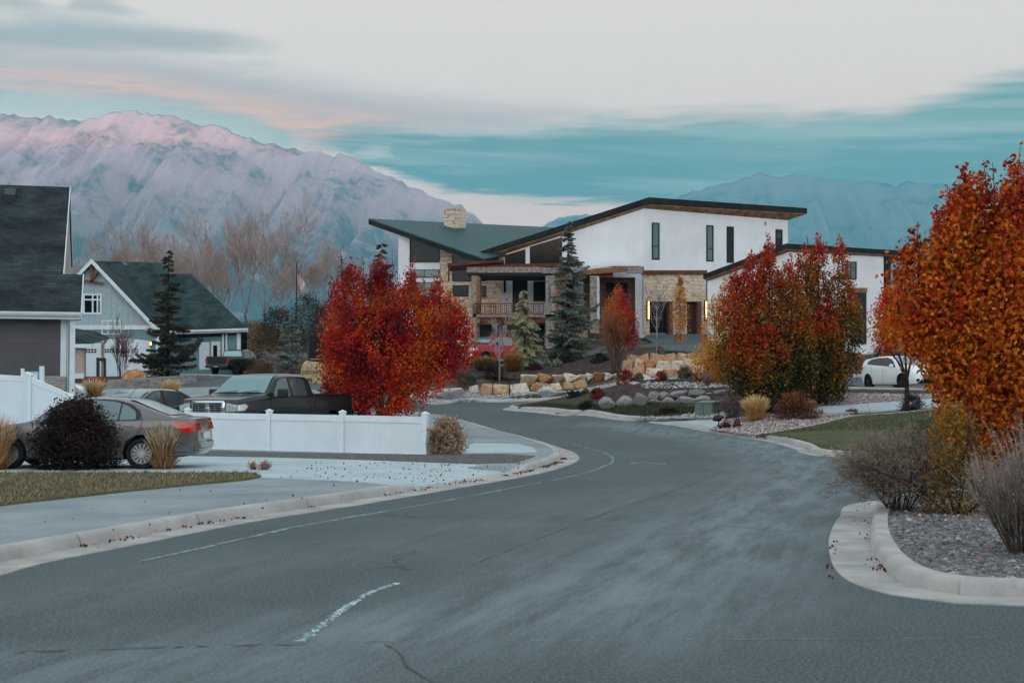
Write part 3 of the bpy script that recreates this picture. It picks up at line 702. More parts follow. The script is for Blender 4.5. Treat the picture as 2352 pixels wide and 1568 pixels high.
sheet('side_street', [(11.5, 61.5), (14.5, 62.5), (18, 62.6), (30, 61.5), (55, 60), (55, 76), (30, 75.3), (17, 74.5), (12, 75)], 0.10, M_road, 1.0, 0.3)
strip('kerb', crom([Vector(p) for p in [(12, 75), (17, 74.5), (30, 75.3), (55, 76)]], 0.8), [(0, 0.0), (0.02, 0.22), (0.2, 0.24), (0.21, 0.0)], M_kerb)
strip('kerb', crom([Vector(p) for p in [(11.5, 61.5), (14.5, 62.5), (18, 62.6), (30, 61.5), (55, 60)]], 0.8), [(-0.4, 0.11), (0.0, 0.11), (0.02, 0.2), (0.16, 0.21), (0.17, 0.0)][::-1], M_kerb)
# ---- drives of the white house
sheet('house_driveway', [tuple(p) for p in WP([(1450, 812), (1470, 800), (1500, 786), (1478, 776), (1560, 766), (1680, 766), (1690, 806), (1600, 809)], 0.05)], 0.08, M_road, 1.0, 0.1)
sheet('cobble_bed', [tuple(p) for p in offset_line(KN, 0.2)[40:]][::3] + [(9, 78.6), (4, 79.4), (0, 80), (-5, 81.2), (-9, 86)], 0.11, M_white, 1.0, 0.2)
sheet('lawn', [tuple(p) for p in WP([(1170, 913), (1190, 916), (1240, 914), (1310, 907), (1560, 893), (1560, 889), (1310, 901), (1220, 907)], 0.1)], 0.15, M_lawn2, 0.8, 0.1)
sheet('mulch_bed', [(-6, 85), (0, 82.3), (5, 82), (9, 82), (9, 87), (4, 90), (-1, 91), (-6, 91)], 0.1, M_mulch, 1.0, 0.2)
# ---------------------------------------------------------------- mountains and the air in front of them
def mountain_mat(name, cols):
    m = bpy.data.materials.new(name); m.use_nodes = True; t = NT(m.node_tree); b = m.node_tree.nodes['Principled BSDF']
    pos = t.node('ShaderNodeTexCoord').outputs['Object']; geo = t.node('ShaderNodeNewGeometry')
    rock, scrub, snow = cols
    n = t.noise(t.mapping(pos, (1, 1, 1.6)), 0.0028, 7, 0.62, 0.5); n2 = t.noise(pos, 0.011, 6, 0.7)
    z = t.xyz(pos)[2]; nz = t.xyz(geo.outputs['Normal'])[2]
    low = t.smooth(t.math('MULTIPLY_ADD', t.math('SUBTRACT', n, 0.5), 900, z), 250, 850)
    c = t.mix(low, scrub, rock)
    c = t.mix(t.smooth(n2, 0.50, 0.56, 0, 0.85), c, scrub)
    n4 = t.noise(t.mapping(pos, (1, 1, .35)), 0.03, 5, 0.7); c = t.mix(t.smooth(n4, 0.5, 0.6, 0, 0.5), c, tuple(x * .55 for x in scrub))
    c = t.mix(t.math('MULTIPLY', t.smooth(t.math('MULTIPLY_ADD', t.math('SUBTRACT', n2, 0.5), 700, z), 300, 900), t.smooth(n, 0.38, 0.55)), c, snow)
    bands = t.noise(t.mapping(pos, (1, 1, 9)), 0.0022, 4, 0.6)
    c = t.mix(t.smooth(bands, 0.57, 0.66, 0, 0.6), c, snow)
    t.put(b.inputs['Base Color'], c); b.inputs['Roughness'].default_value = 1.0; b.inputs['Specular IOR Level'].default_value = 0.0
    bn = t.node('ShaderNodeBump'); bn.inputs['Strength'].default_value = 0.8; bn.inputs['Distance'].default_value = 25
    t.put(bn.inputs['Height'], t.noise(pos, 0.02, 6, 0.7)); t.l.new(bn.outputs[0], b.inputs['Normal'])
    return m
def mountain(name, ridge, D, foot, mat, nu, nt, seed, gully):
    px = np.array([r[0] for r in ridge], float); py = np.array([r[1] for r in ridge], float)
    us = np.linspace(px[0], px[-1], nu); ry = np.interp(us, px, py); vs = []
    for i, (u, y) in enumerate(zip(us, ry)):
        top = P(u, y, D); w = Vector(((u - CX) / F, 1, 0)).normalized()
        for j in range(nt):
            t = j / (nt - 1) * 1.45 - 0.45                # t<0 is the far slope
            d = D + (-t * foot if t > 0 else -t * 0.55 * foot)
            x = (u - CX) / F * D; s = abs(t)
            prof = (1 - min(1, s / (1 if t > 0 else 0.45))) ** (1.22)
            q = Vector((u * 0.0068 + 0.35 * s + seed, s * 0.85, seed)); 
            rg = 0; amp = 1.0; fq = 1.0
            for k in range(6):
                rg += amp * (1 - abs(noise.noise(Vector((q.x * fq * 1.5 + 0.5 * noise.noise(q * 2.1), q.y * fq * 1.0, k * 3.1 + seed)))) * 2.2); amp *= 0.52; fq *= 2.03
            z = (top.z - 10) * prof + (rg - 1.0) * gully * (s ** 0.75) * (1 - s) ** 0.5 * 2.0 * (1 if s < 1 else 0)
            z += (noise.noise(Vector((u * 0.06, s * 9, seed))) * 14 if s > 0 else noise.noise(Vector((u * .11, 3, seed))) * 9)
            vs.append((x, d, 9.0 + max(-12.0, z if abs(t) < 0.999 else -12)))
    fs = [(i * nt + j, (i + 1) * nt + j, (i + 1) * nt + j + 1, i * nt + j + 1) for i in range(nu - 1) for j in range(nt - 1)]
    me = bpy.data.meshes.new(name); me.from_pydata(vs, [], fs); me.update()
    return tag(link_mesh(name, me, None, mat, True), kind='structure')
M_mt = mountain_mat('alpenglow_tinted_rock', (lin(186, 144, 154), lin(112, 112, 122), lin(206, 168, 176)))  # rock and snow colours carry the pink of the last sunlight
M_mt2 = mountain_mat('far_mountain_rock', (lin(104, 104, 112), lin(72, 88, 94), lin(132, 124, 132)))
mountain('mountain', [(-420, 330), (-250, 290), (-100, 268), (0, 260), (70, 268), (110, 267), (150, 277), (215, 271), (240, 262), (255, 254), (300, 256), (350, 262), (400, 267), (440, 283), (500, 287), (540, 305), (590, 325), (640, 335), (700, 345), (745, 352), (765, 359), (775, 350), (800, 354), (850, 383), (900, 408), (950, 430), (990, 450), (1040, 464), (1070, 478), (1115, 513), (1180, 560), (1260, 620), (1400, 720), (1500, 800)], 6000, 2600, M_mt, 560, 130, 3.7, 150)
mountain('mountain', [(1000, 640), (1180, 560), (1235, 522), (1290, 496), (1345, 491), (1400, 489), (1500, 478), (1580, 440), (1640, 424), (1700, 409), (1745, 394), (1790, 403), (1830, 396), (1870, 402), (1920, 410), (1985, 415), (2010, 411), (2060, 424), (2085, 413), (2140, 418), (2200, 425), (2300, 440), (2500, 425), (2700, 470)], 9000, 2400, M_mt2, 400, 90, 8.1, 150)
def added_west_hills():  # unseen ridge behind the camera, added to darken reflections and block low west glow
    vs = []; fs = []; n = 60
    for i in range(n + 1):
        x = -1500 + 3000 * i / n; h = 42 + 16 * noise.noise(Vector((x * .004, 1, 2))) + 7 * noise.noise(Vector((x * .02, 4, 2)))
        vs += [(x, -330, -.5), (x, -450, h * 1.3), (x, -520, h * 1.75), (x, -760, -.5)]
    for i in range(n):
        for k in range(3): fs.append((4 * i + k, 4 * i + k + 1, 4 * i + k + 5, 4 * i + k + 4))
    me = bpy.data.meshes.new('added_hills'); me.from_pydata(vs, [], fs); me.update(); tag(link_mesh('added_hills', me, None, pmat('added_hills_dark', lin(44, 50, 50), 1.0, 0, var=.3, vscale=.02), True), kind='structure')
added_west_hills()
def haze():
    mb = MB(); mb.box(-7990, 7990, -2550, 10480, -1.4, 1520)
    m = bpy.data.materials.new('haze_air'); m.use_nodes = True; nt = m.node_tree
    nt.nodes.remove(nt.nodes['Principled BSDF'])
    v = nt.nodes.new('ShaderNodeVolumePrincipled'); v.inputs['Color'].default_value = (*HAZE_COL, 1); v.inputs['Density'].default_value = HAZE_DEN
    v.inputs['Anisotropy'].default_value = 0.0
    nt.links.new(v.outputs[0], nt.nodes['Material Output'].inputs['Volume'])
    o = mb.build('haze', m); tag(o, kind='stuff')
HAZE_COL, HAZE_DEN = (0.17, 0.60, 0.72), 1.0e-4
haze()
# ---------------------------------------------------------------- vehicles
def paint(name, col, rough=0.25, metal=0.3, coat=0.8):
    return pmat(name, col, rough, 0.5, metal, var=0.03, vscale=2, coat=coat)
M_glass = pmat('car_glass', (0.20, 0.29, 0.30), 0.05, 0.9, 0.55, var=0)
M_glass_side = pmat('car_side_glass', (0.10, 0.14, 0.145), 0.05, 1.0, 0.5, var=0)
M_win_dark = pmat('tinted_glass', (0.01, 0.012, 0.013), 0.06, 0.7, 0, var=0)
M_black = pmat('black_plastic', (0.012, 0.012, 0.013), 0.5, 0.4, var=0.1)
M_tyre = pmat('tyre_rubber', (0.014, 0.014, 0.015), 0.85, 0.2, var=0.2, vscale=8)
M_rim = pmat('alloy', (0.42, 0.43, 0.45), 0.35, 0.5, 0.7, var=0.05)
M_rimd = pmat('dark_alloy', (0.08, 0.08, 0.085), 0.3, 0.5, 0.8, var=0.05)
M_chrome = pmat('chrome', (0.75, 0.76, 0.77), 0.12, 0.5, 1.0, var=0.03)
M_tail = pmat('tail_lamp', (0.50, 0.012, 0.010), 0.12, 0.6, 0, var=0.15, vscale=30, coat=1.0)
M_head = pmat('head_lamp', (0.62, 0.63, 0.62), 0.12, 0.7, 0.4, var=0.2, vscale=25, coat=1.0)
M_amber = pmat('amber_lens', (0.7, 0.22, 0.03), 0.15, 0.6, 0, var=0.1, coat=1.0)
M_under = pmat('underbody', (0.008, 0.008, 0.008), 0.9, 0.1, var=0.1)
def pch(x, xs, ys):
    """monotone cubic through (xs, ys)"""
    xs = np.array(xs, float); ys = np.array(ys, float); x = np.asarray(x, float)
    h = np.diff(xs); d = np.diff(ys) / h; m = np.zeros(len(xs)); m[0] = d[0]; m[-1] = d[-1]
    for i in range(1, len(xs) - 1): m[i] = 0 if d[i - 1] * d[i] <= 0 else 2 * d[i - 1] * d[i] / (d[i - 1] + d[i])
    i = np.clip(np.searchsorted(xs, x) - 1, 0, len(h) - 1); t = (x - xs[i]) / h[i]
    return (1 + 2 * t) * (1 - t) ** 2 * ys[i] + t * (1 - t) ** 2 * h[i] * m[i] + t * t * (3 - 2 * t) * ys[i + 1] + t * t * (t - 1) * h[i] * m[i + 1]
class Car:
    """x runs from the nose (0) to the tail (L), z up; the body is one lofted shell with cut wheel arches"""
    def __init__(s, spec): s.q = spec
    def zt(s, x): return np.interp(x, *zip(*s.q['top'])) if s.q.get('sharp') else pch(x, *zip(*s.q['top']))
    def zs(s, x): return np.minimum(pch(x, *zip(*s.q['belt'])), s.zt(x) - 0.03)
    def zb(s, x): return pch(x, *zip(*s.q['bot']))
    def w(s, x): return pch(x, *zip(*s.q['plan']))
    def side_y(s, x, z):
        w = s.w(x); zs = s.zs(x)
        return np.where(z > zs, w * 0.955 - s.q['tumble'] * (z - zs), w * 0.985)
    def body(s, name, mat, parent):
        q = s.q; L = q['L']; xs = np.unique(np.concatenate([np.linspace(0, L, 110), [p[0] for p in q['top']], [L - 0.03, 0.03]]))
        rings = []
        for x in xs:
            w, zb, zs, zt = (float(f(x)) for f in (s.w, s.zb, s.zs, s.zt)); h = zt - zs; tb = q['tumble']; m = zb + 0.52 * (zs - zb)
            half = [(0, zb), (w * .84, zb), (w * .95, zb + .04), (w * .985, zb + 0.25 * (zs - zb)), (w, m), (w * .992, m + .55 * (zs - m)), (w * .972, zs - .015), (w * .955, zs),
                    (w * .955 - tb * h * .45, zs + .45 * h), (w * .955 - tb * h * .86, zs + .86 * h), (max(.02, w * .955 - tb * h - .05 - .05 * min(1, h / .3)), zs + .965 * h), (w * .45, zt - .012 * min(1, h * 3)), (0, zt + 0.0)]
            rings.append([(x, -y, z) for y, z in half] + [(x, y, z) for y, z in half[-2:0:-1]])
        n = len(rings[0]); vs = [v for r in rings for v in r]; N = len(rings)
        fs = [(i * n + k, i * n + (k + 1) % n, (i + 1) * n + (k + 1) % n, (i + 1) * n + k) for i in range(N - 1) for k in range(n)]
        fs += [tuple(range(n - 1, -1, -1)), tuple((N - 1) * n + k for k in range(n))]
        me = bpy.data.meshes.new(name); me.from_pydata(vs, [], fs); me.update()
        bm = bmesh.new(); bm.from_mesh(me); bmesh.ops.recalc_face_normals(bm, faces=bm.faces[:]); bm.to_mesh(me); bm.free()
        o = link_mesh(name, me, None, mat)
        cut = MB()
        for x in q['axles']:
            for sg in (-1, 1):
                W0 = float(s.w(x)); r = q['arch']
                y0, y1 = sorted((sg * (W0 - 0.34), sg * (W0 + 0.2)))
                cut.lathe([(r, y0), (r, y1)], (x, 0, q['R'] + q.get('lift', 0.02)), 'y', 40)
        c = cut.build('cutter'); md = o.modifiers.new('b', 'BOOLEAN'); md.object = c; md.operation = 'DIFFERENCE'; md.solver = 'EXACT'
        c.data.materials.append(M_under)
        try: md.material_mode = 'TRANSFER'
        except Exception: pass
        dg = bpy.context.evaluated_depsgraph_get(); me2 = bpy.data.meshes.new_from_object(o.evaluated_get(dg)); o.modifiers.clear(); o.data = me2
        bpy.data.objects.remove(c); me2.name = name
        if len(me2.materials) < 2:
            pass
        me2.shade_smooth(); me2.set_sharp_from_angle(angle=R(32)); o.parent = parent
        return o
    def side_panel(s, name, outline, mat, parent, out=0.006, sides=(-1, 1)):
        """panes, lamps and trim that follow the flank; outline in (x, z); one object a side"""
        from mathutils.geometry import tessellate_polygon
        res = []
        for sg in sides:
            mb = MB()
            for tri in tessellate_polygon([[Vector((a, b, 0)) for a, b in outline]]):
                T = [outline[i] for i in tri]; st = 0.07
                for ix in range(math.floor(min(p[0] for p in T) / st), math.ceil(max(p[0] for p in T) / st)):
                    q = _clip(_clip(T, 0, ix * st + .0003, True), 0, (ix + 1) * st + .0003, False)
                    if len(q) < 3: continue
                    for iz in range(math.floor(min(p[1] for p in q) / st), math.ceil(max(p[1] for p in q) / st)):
                        r = _clip(_clip(q, 1, iz * st + .0003, True), 1, (iz + 1) * st + .0003, False)
                        if len(r) >= 3: mb.add([(x, sg * (float(s.flank(x, z)) + out), z) for x, z in r], [tuple(range(len(r)))])
            o = mb.build(name, mat, parent); bm = bmesh.new(); bm.from_mesh(o.data); bmesh.ops.remove_doubles(bm, verts=bm.verts[:], dist=1e-4)
            bmesh.ops.recalc_face_normals(bm, faces=bm.faces[:]); bm.to_mesh(o.data); bm.free(); o.data.shade_smooth(); res.append(o)
        return res
    def flank(s, x, z):
        """half width of the shell at (x, z)"""
        w = float(s.w(x)); zs = float(s.zs(x)); zb = float(s.zb(x)); m = zb + .52 * (zs - zb)
        if z >= zs: return w * .955 - s.q['tumble'] * (z - zs)
        return float(np.interp(z, [zb, zb + .04, zb + .25 * (zs - zb), m, m + .55 * (zs - m), zs - .015, zs], [w * .84, w * .95, w * .985, w, w * .992, w * .972, w * .955]))
    def top_panel(s, name, x0, x1, mat, parent, inset=0.05, out=0.008, n=10, wf=None):
        """windscreen or rear window: a patch of the top surface between two stations"""
        vs = []; xs = np.linspace(x0, x1, n); tb = s.q['tumble']
        for x in xs:
            h = float(s.zt(x) - s.zs(x)); y = float(s.w(x)) * .955 - tb * h - .04 - inset
            z = float(s.zt(x)); dz = float(s.zt(x + .01) - s.zt(x - .01)) / .02; l = math.hypot(1, dz)
            for k in (-1, -.45, 0, .45, 1):
                vs.append((x - dz / l * out, y * k, z - (0.012 if abs(k) == 1 else 0.004 if abs(k) > .1 else 0) * min(1, h * 3) + out / l + 0.004))
        fs = [(i * 5 + k, i * 5 + k + 1, (i + 1) * 5 + k + 1, (i + 1) * 5 + k) for i in range(n - 1) for k in range(4)]
        return MB().add(vs, fs).build(name, mat, parent, smooth=True)
    def wheel(s, x, side, parent, rim, spokes=5, name='wheel'):
        Rr = s.q['R']; W0 = float(s.w(x)); y = side * (W0 - 0.11); tw = 0.2
        t = MB(); t.lathe([(Rr * .66, -tw / 2), (Rr * .93, -tw / 2), (Rr, -tw / 2 + .03), (Rr, tw / 2 - .03), (Rr * .93, tw / 2), (Rr * .66, tw / 2)], (0, 0, 0), 'y', 36, cap=False)
        o = t.build(name, M_tyre, parent, smooth=40); o.location = (x, y, Rr)
        m = MB(); f = side * (tw / 2 - .012); m.lathe([(Rr * .70, f - side * .05), (Rr * .70, f), (Rr * .63, f), (Rr * .60, f - side * .05)], (0, 0, 0), 'y', 36)
        for k in range(spokes):
            a = 2 * math.pi * k / spokes + .3; ca, sa = math.cos(a), math.sin(a); hw = min(.035, 0.13 / spokes + .002)
            pts = [(ca * Rr * .12 - sa * hw, f, sa * Rr * .12 + ca * hw), (ca * Rr * .12 + sa * hw, f, sa * Rr * .12 - ca * hw), (ca * Rr * .64 + sa * hw * 1.25, f, sa * Rr * .64 - ca * hw * 1.25), (ca * Rr * .64 - sa * hw * 1.25, f, sa * Rr * .64 + ca * hw * 1.25)]
            m.prism(pts, (0, -side * .03, 0))
        m.lathe([(Rr * .17, f - side * .03), (Rr * .17, f + side * .004)], (0, 0, 0), 'y', 14)
        m.build('rim', rim, o, smooth=30)
        MB().lathe([(Rr * .64, f - side * .07), (Rr * .64, f - side * .055)], (0, 0, 0), 'y', 24).build('brake_disc', M_under, o)
        return o
    def wheels(s, parent, rim, spokes=5):
        for x in s.q['axles']:
            for sd in (-1, 1): s.wheel(x, sd, parent, rim, spokes)
    def seam(s, name, pts, parent, w=0.012, mat=None, sides=(-1, 1), out=.005):
        for sg in sides:
            mb = MB(); L = []
            for (x0, z0), (x1, z1) in zip(pts[:-1], pts[1:]):
                n = max(1, int(math.hypot(x1 - x0, z1 - z0) / .12))
                L += [(x0 + (x1 - x0) * k / n, z0 + (z1 - z0) * k / n) for k in range(n)]
            L.append(pts[-1]); vs = []
            for i, (x, z) in enumerate(L):
                d = Vector(L[min(i + 1, len(L) - 1)]) - Vector(L[max(i - 1, 0)]); d.normalize(); nx, nz = -d.y * w / 2, d.x * w / 2
                vs += [(x + nx, sg * (s.flank(x + nx, z + nz) + out), z + nz), (x - nx, sg * (s.flank(x - nx, z - nz) + out), z - nz)]
            mb.add(vs, [(2 * i, 2 * i + 1, 2 * i + 3, 2 * i + 2) for i in range(len(L) - 1)])
            mb.build(name, mat or M_black, parent)
    def handle(s, x, z, parent, mat):
        for sg in (-1, 1):
            y = sg * (s.flank(x, z) + .02)
            MB().tube([(x - .10, y - sg * .02, z), (x - .07, y, z + .004), (x + .07, y, z + .004), (x + .10, y - sg * .02, z)], .013, 6).build('door_handle', mat, parent, smooth=True)
    def mirror(s, x, z, parent, mat, size=(.10, .2, .13), out=0.0):
        for sg in (-1, 1):
            y = sg * (s.flank(x, z) + out); mb = MB(); a, b, c = size
            y0, y1 = sorted((y + sg * .03, y + sg * (.03 + b))); mb.box(x - a / 2, x + a / 2, y0, y1, z, z + c); o = mb.build('wing_mirror', mat, parent, bevel=.03, smooth=40)
            MB().tube([(x, y - sg * .02, z + .02), (x, y + sg * .06, z + .03)], .025, 6).build('mirror_arm', M_black, o)
def place(root, px, D, heading, ref=(0, 0)):
    """heading: direction the nose points, degrees anticlockwise from the right-hand side of the picture; ref: model point put at (px, D)"""
    p = G(px, D); a = R(heading) + math.pi          # model nose looks to -x
    c, s = math.cos(a), math.sin(a); x = p.x - (ref[0] * c - ref[1] * s); y = p.y - (ref[0] * s + ref[1] * c)
    root.location = (x, y, g(p.x, p.y) + 0.13); root.rotation_euler = (0, 0, a)

# ---- four-door saloons
SEDAN = dict(L=4.53, R=0.315, arch=0.365, axles=(0.88, 3.48), tumble=0.36,
    top=[(0, .52), (.04, .66), (.16, .735), (.5, .84), (1.15, .945), (1.30, .985), (1.75, 1.275), (2.05, 1.40), (2.5, 1.475), (2.9, 1.468), (3.25, 1.40), (3.55, 1.27), (4.02, 1.075), (4.12, 1.05), (4.38, 1.045), (4.47, 1.02), (4.50, .80), (4.53, .55)],
    belt=[(0, .48), (.16, .68), (.5, .78), (1.2, .90), (2.4, .955), (3.6, .99), (4.1, 1.0), (4.47, .97), (4.53, .50)],
    bot=[(0, .30), (.12, .22), (.5, .2), (1.3, .19), (3.0, .19), (3.9, .22), (4.35, .26), (4.53, .36)],
    plan=[(0, .50), (.05, .62), (.2, .76), (.55, .835), (1.1, .85), (2.2, .852), (3.4, .85), (4.0, .82), (4.35, .76), (4.48, .67), (4.53, .58)])
def sedan(name, label, pm, rim, spokes=14, detail=True):
    root = empty(name, label=label, cat='car'); c = Car(SEDAN); b = c.body('body', pm, root)
    c.top_panel('windscreen', 1.36, 2.02, M_glass, root); c.top_panel('rear_window', 3.18, 3.98, M_glass, root)
    z = lambda x: float(c.zt(x)); zs = lambda x: float(c.zs(x))
    f = [(1.62, zs(1.62) + .02), (2.38, zs(2.38) + .02), (2.38, 1.395), (2.10, 1.355), (1.86, 1.235)]
    r = [(2.50, zs(2.5) + .02), (3.36, zs(3.36) + .025), (3.34, 1.17), (3.18, 1.285), (2.92, 1.37), (2.50, 1.40)]
    c.side_panel('window_surround', [(1.50, zs(1.5) + .005), (3.46, zs(3.46) + .01), (3.42, 1.19), (3.24, 1.315), (2.95, 1.402), (2.45, 1.425), (2.08, 1.385), (1.84, 1.265)], M_black, root, out=.003)
    c.side_panel('side_window', f, M_glass_side, root, out=.008); ws = c.side_panel('side_window', r, M_glass_side, root, out=.008)
    for sg, w in zip((-1, 1), ws): c.seam('window_divider', [(3.02, zs(3) + .02), (3.06, 1.33)], w, .03, sides=(sg,), out=.012)
    c.seam('door_gap', [(2.44, 1.0), (2.44, .30), (1.32, .30), (1.24, .6), (1.36, .93)], root); c.seam('door_gap', [(3.43, 1.15), (3.50, .98), (3.42, .74), (3.20, .52), (3.10, .30), (2.46, .30)], root)
    c.handle(2.28, .845, root, pm); c.handle(3.22, .865, root, pm); c.mirror(1.66, .93, root, pm)
    c.seam('rub_strip', [(1.30, .50), (3.16, .515)], root, .035, pm)
    for sg in (-1, 1):
        pts = [(4.05, .925), (4.30, .965), (4.462, .95), (4.50, .80), (4.42, .735), (4.28, .745), (4.15, .82)]
        tl = c.side_panel('tail_light', pts, M_tail, root, .012, (sg,))[0]
        MB().prism([(4.45, sg * .40, .95), (4.50, sg * .40, .79), (4.50, sg * .62, .78), (4.45, sg * .66, .95)], (.035, 0, 0)).build('inner_lens', M_tail, tl, bevel=.006)
        hp = [(.02, .60), (.10, .70), (.40, .765), (.46, .74), (.30, .63), (.10, .56)]
        c.side_panel('headlight', hp, M_head, root, .012, (sg,))
        ap = [(.24, .60), (.46, .74), (.42, .66), (.30, .585)]
        c.side_panel('indicator', ap, M_amber, root, .018, (sg,))
    c.seam('bumper_gap', [(4.12, .69), (4.50, .70)], root, .012); c.seam('bumper_lip', [(3.95, .32), (4.45, .36)], root, .014)
    c.seam('wheel_arch_line', [(2.9, .3), (2.95, .3)], root, .002) if False else None
    g_ = MB(); g_.box(-.012, .03, -.40, .40, .50, .60); g_.build('grille', M_black, root, bevel=.008)
    MB().box(4.505, 4.545, -.26, .26, .60, .74).build('number_plate', M_head, root)
    MB().box(4.47, 4.56, -.55, .55, .40, .56).build('rear_bumper_face', pm, root, bevel=.03, smooth=40)
    MB().tube([(2.98, 0, 1.46), (3.25, 0, 1.80)], [.006, .004], 5).build('aerial', M_black, root)
    c.wheels(root, rim, spokes); return root
M_grey = paint('warm_grey_paint', lin(94, 90, 90), 0.24, 0.3)
s1 = sedan('sedan', 'warm grey four door saloon parked side on behind the dark bush and tall grass', M_grey, M_rim, 13)
place(s1, 205, 28.3, 178.5, (2.18, 0)); s1.scale.z = .95
M_teal = paint('dark_green_grey_paint', lin(62, 74, 76), 0.25, 0.4)
s2 = sedan('sedan', 'dark grey green saloon nosed in behind the low white fence beside the black pickup', M_teal, M_rim, 9)
place(s2, 330, 41.0, 240, (2.4, 0)); s2.location.z -= .1

# ---- pickups
PICK = dict(L=5.8, R=0.40, arch=0.475, axles=(1.05, 4.62), tumble=0.30, sharp=False, lift=.03,
    top=[(0, .82), (.03, 1.12), (.10, 1.23), (.5, 1.29), (1.15, 1.34), (1.30, 1.37), (1.96, 1.84), (2.22, 1.925), (2.8, 1.95), (3.38, 1.93), (3.52, 1.87), (3.66, 1.38), (3.70, 1.365), (5.70, 1.36), (5.77, 1.34), (5.80, .85)],
    belt=[(0, .74), (.1, 1.15), (.5, 1.21), (1.3, 1.28), (3.9, 1.29), (5.74, 1.30), (5.80, .8)],
    bot=[(0, .55), (.1, .42), (.4, .38), (1.6, .36), (4.0, .38), (5.3, .50), (5.80, .56)],
    plan=[(0, .84), (.06, .92), (.3, .975), (1.0, .985), (3.5, .985), (5.4, .98), (5.72, .965), (5.80, .95)])
def pickup(name, label, pm, rim, chrome=M_chrome, style='old', spokes=5):
    root = empty(name, label=label, cat='pickup truck'); c = Car(PICK); c.body('body', pm, root)
    c.top_panel('windscreen', 1.38, 2.04, M_glass, root, inset=.03); c.top_panel('rear_window', 3.545, 3.64, M_glass, root, n=4)
    zs = lambda x: float(c.zs(x))
    c.side_panel('side_window', [(1.66, zs(1.7) + .03), (2.48, zs(2.5) + .03), (2.48, 1.81), (2.24, 1.81), (2.02, 1.73), (1.80, 1.51)], M_glass_side, root)
    c.side_panel('side_window', [(2.60, zs(2.6) + .03), (3.34, zs(3.3) + .03), (3.32, 1.70), (3.22, 1.79), (2.60, 1.81)], M_glass_side, root)
    c.seam('door_gap', [(2.54, 1.85), (2.54, .46), (1.60, .46), (1.52, 1.24), (2.0, 1.81)], root, .014); c.seam('door_gap', [(3.42, 1.77), (3.44, .46), (2.55, .46)], root, .014); c.seam('bed_gap', [(3.68, 1.34), (3.68, .46)], root, .03)
    c.handle(2.36, 1.14, root, pm if style != 'old' else M_black); c.handle(3.26, 1.15, root, pm if style != 'old' else M_black)
    c.mirror(1.80, 1.27, root, M_black, (.14, .30, .24), .01)
    MB().box(3.84, 5.64, -.80, .80, 1.33, 1.378).build('bed_opening', M_under, root)
    for sg in (-1, 1):
        MB().box(3.74, 5.72, min(sg * .84, sg * .94), max(sg * .84, sg * .94), 1.34, 1.385).build('bed_rail', M_black, root, bevel=.01)
    MB().box(4.04, 5.62, -.78, .78, .72, .74).build('bed_floor', M_under, root)
    g_ = MB()
    if style == 'old':
        g_.box(-.035, .05, -.54, .54, .82, 1.20); gr = g_.build('grille', chrome, root, bevel=.05, smooth=40)
        for sg in (-1, 1):
            b = MB(); b.box(-.05, .03, min(sg * .06, sg * .46), max(sg * .06, sg * .48), .88, 1.145); bo = b.build('grille_opening', M_under, gr, bevel=.03)
            s_ = MB()
            s_.box(-.055, -.045, sg * .26 - .006, sg * .26 + .006, .91, 1.12)
            for k in range(4): s_.box(-.062, -.04, min(sg * .07, sg * .47), max(sg * .07, sg * .47), .92 + k * .055, .934 + k * .055)
            s_.build('grille_bar', M_chrome, gr)
    else:
        g_.box(-.03, .05, -.62, .62, .78, 1.04); gr = g_.build('grille', chrome, root, bevel=.04, smooth=40)
        s_ = MB()
        for k in range(3): s_.box(-.045, -.02, -.56, .56, .81 + k * .075, .85 + k * .075)
        s_.box(-.05, -.03, -.02, .02, .80, 1.02); s_.build('grille_bar', M_under, gr)
    for sg in (-1, 1):
        y0, y1 = sorted((sg * .58, sg * .90)); h = MB()
        h.prism([(-.025, y, z) for y, z in ((sg * .58, .90), (sg * .90, .92), (sg * .93, 1.08), (sg * .60, 1.14))], (.10, 0, 0)); hl = h.build('headlight', M_head, root, bevel=.012, smooth=40)
        hp = [(.03, .93), (.03, 1.08), (.30, 1.12), (.44, 1.06), (.30, .95)]
        c.side_panel('lamp_side', hp, M_head, hl, .012, (sg,))
        MB().box(5.70, 5.815, min(sg * .82, sg * .975), max(sg * .82, sg * .975), .92, 1.26).build('tail_light', M_tail, root, bevel=.01)
    MB().box(-.10, .12, -.90, .90, .50, .72).build('front_bumper', chrome, root, bevel=.04, smooth=40)
    MB().box(5.74, 5.95, -.92, .92, .52, .70).build('rear_bumper', chrome if style == 'old' else M_black, root, bevel=.04, smooth=40)
    tg = MB(); tg.box(5.79, 5.812, -.80, .80, .80, 1.33); tg = tg.build('tailgate', pm, root, bevel=.006)
    MB().box(5.81, 5.822, -.12, .12, 1.12, 1.18).build('tailgate_handle', M_black, tg)
    MB().box(5.95, 5.956, -.16, .16, .555, .655).build('number_plate', M_head, root)
    for sg in (-.36, .36):
        MB().tube([(1.35, sg + .30, 1.415), (1.40, sg, 1.442), (1.41, sg - .3, 1.465)], .008, 4).build('wiper', M_black, root)
    c.wheels(root, rim, spokes); return root
M_blk = paint('black_paint', (0.004, 0.013, 0.015), 0.2, 0.0, 0.1)
t1 = pickup('pickup_truck', 'black pickup with a chrome grille facing out behind the low white fence', M_blk, M_rim)
place(t1, 478, 37.6, 245, (0, 0)); t1.location.z += .02
M_blk2 = paint('deep_black_paint', (0.002, 0.002, 0.003), 0.2, 0.0, 0.3)
t2 = pickup('pickup_truck', 'black pickup seen from behind, parked at the blue house beyond the street', M_blk2, M_rimd, M_black, 'new')
place(t2, 498, 104.5, 70, (5.8, 0)); t2.location.z -= .2
M_red = paint('red_paint', lin(170, 20, 34), 0.3, 0.0, 0.35)
